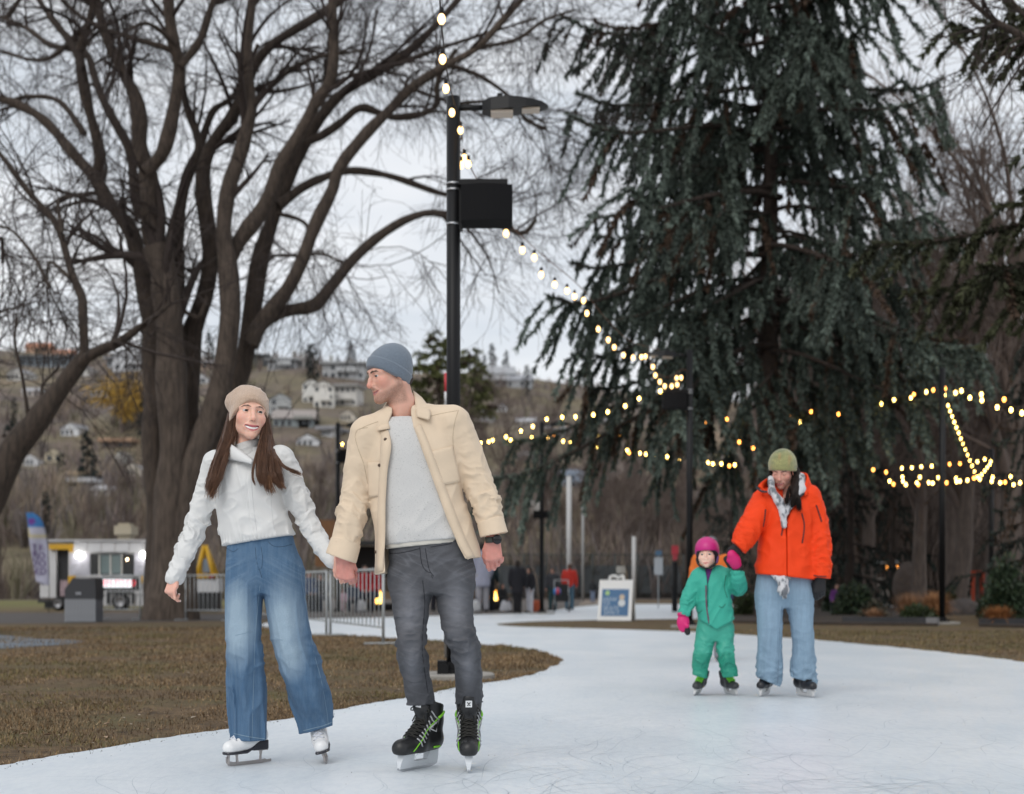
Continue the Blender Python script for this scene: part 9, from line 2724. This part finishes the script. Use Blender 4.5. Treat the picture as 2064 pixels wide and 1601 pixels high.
bystander(985, 1120, 1236, 45, 'person in dark green coat right behind the pale lilac coat', (.02, .04, .045), (.012, .014, .02), yaw=150, group=BG)
bystander(880, 1110, 1236, 45, 'person in navy seen between the man\'s legs', (.03, .045, .08), (.02, .02, .03), yaw=20, group=BG)
bystander(735, 1146, 1240, 44, 'person in a bright red coat seated behind the barrier', (.45, .010, .018), (.03, .03, .05), pose='sit', yaw=15, group=BG)
bystander(752, 1152, 1240, 45.5, 'second person in red beside the flame', (.42, .012, .020), (.02, .02, .03), pose='sit', yaw=-20, group=BG)
bystander(622, 1160, 1242, 44, 'person in blue seated behind the barrier right of the woman\'s jeans', (.02, .05, .13), (.015, .015, .02), pose='sit', yaw=30, group=BG)
bystander(646, 1166, 1242, 44.5, 'person in black seated between the blue coat and the lamp post', (.02, .02, .024), (.03, .04, .07), pose='sit', yaw=-10, group=BG)
bystander(692, 1196, 1242, 42, 'toddler in a pink and white suit behind the barrier', (.62, .42, .50), (.55, .42, .46), hat=(.50, .12, .15), yaw=20, group=BG)
bystander(712, 1180, 1243, 43, 'person in dark blue sitting low near the toddler', (.02, .035, .07), (.01, .02, .04), pose='sit', group=BG)
bystander(1687, 1172, 1232, 40, 'person in a purple jacket sitting among the shrubs at right', (.16, .04, .22), (.03, .03, .04), pose='sit', hair=(.35, .20, .15), yaw=-30)
def small_things():
 base = P3(1123, 1206, 44.5); rt = empty('beach_ball', P3(1123, 1193, 44.5), 'blue and red ball in front of the man in red', 'ball')
 th = np.linspace(0, math.pi, 13); mb = MB(); mb.lathe(np.stack([np.sin(th) * .13 + 1e-4, np.cos(th) * .13], 1), sides=18)
 v = np.concatenate(mb.v); a = np.arctan2(v[:, 1], v[:, 0]); c = np.where((np.floor((a + math.pi) / (math.pi / 3)).astype(int) % 2 == 0)[:, None], (.03, .20, .50), (.50, .05, .08))
 obj('ball', mesh('ball', v, [np.concatenate(mb.q)], True, c), mat('ball_paint', attr=True, rough=.4), rt)
 Y = 44.6; b = P3(1132, 0, Y); b[2] = 0; rt = empty('pushchair', b, 'black pushchair between the grey top and the man in red', 'pushchair')
 mb = MB(); mb.box((0, 0, .42), (.42, .5, .22)); mb.box((0, .2, .66), (.42, .10, .40), rotm(-18, 0, 0)); obj('seat', mb.mesh('seat'), mat('pushchair_black', (.012, .014, .016), .8), rt)
 f = MB()
 for x in (-.22, .22): f.tube([(x, -.3, .12), (x, .05, .55), (x, .35, .98)], .015, 6); f.tube([(x, .3, .12), (x, -.1, .5)], .015, 6)
 f.tube([(-.22, .35, .98), (.22, .35, .98)], .018, 6); obj('frame', f.mesh('frame', True), GALV, rt)
 w = MB(); w.lathe([(.03, -.02), (.11, -.02), (.12, 0), (.11, .02), (.03, .02)], sides=14, rot=rotm(0, 90, 0)); wm = w.mesh('wheel', True)
 for x in (-.24, .24):
  for y in (-.3, .3): obj('wheel', wm, mat('pushchair_tyre', (.015, .015, .016), .8), rt, (x, y, .12))
 for px, py, c, lab in ((1020, 1228, (.45, .46, .50), 'pale bag on the paving left of the long black coat'), (958, 1232, (.55, .56, .58), 'white bag on the ground behind the man\'s knee'), (1082, 1220, (.40, .08, .03), 'orange-red bag beside the white trousers'), (728, 1238, (.45, .45, .47), 'pale skate bag under the barrier bench')):
  b = P3(px, 0, 42.8); b[2] = 0; rt = empty('bag', b, lab, 'bag')
  f_ = lambda P: smin(ell(P, (0, 0, .19), (.16, .11, .20)), ell(P, (0, 0, .10), (.19, .13, .11)), .04) - .03 * (fbm(P * 9, 2) - .5)
  V, Q = surface(f_, np.array([-.3, -.25, 0]), np.array([.3, .25, .5]), .022); obj('sack', mesh('sack', V, [Q]), mat('bag_%d' % px, c, .8), rt)
  h = MB(); h.tube(spline([(-.06, 0, .36), (-.04, 0, .46), (.04, 0, .46), (.06, 0, .36)], 8), .012, 5); obj('handle', h.mesh('handle', True), BLK, rt)
 for px, Y, w, lab in ((955, 44.5, .9, 'low dark wooden bench beside the right-hand fire'), (700, 46, 1.6, 'long wooden bench behind the barrier')):
  b = P3(px, 0, Y); b[2] = 0; rt = empty('bench', b, lab, 'bench')
  sl = MB(); sl.box((0, 0, 0), (w, .11, .04)); sl = sl.mesh('slat')
  for i in range(3): obj('slat', sl, mat('bench_wood', (.075, .055, .045), .85), rt, (0, -.13 + .13 * i, .44))
  for x in (-w * .4, w * .4):
   l = MB(); l.box((x, 0, .21), (.08, .34, .42)); obj('leg', l.mesh('leg'), MATS['truck_dark'], rt)
small_things()
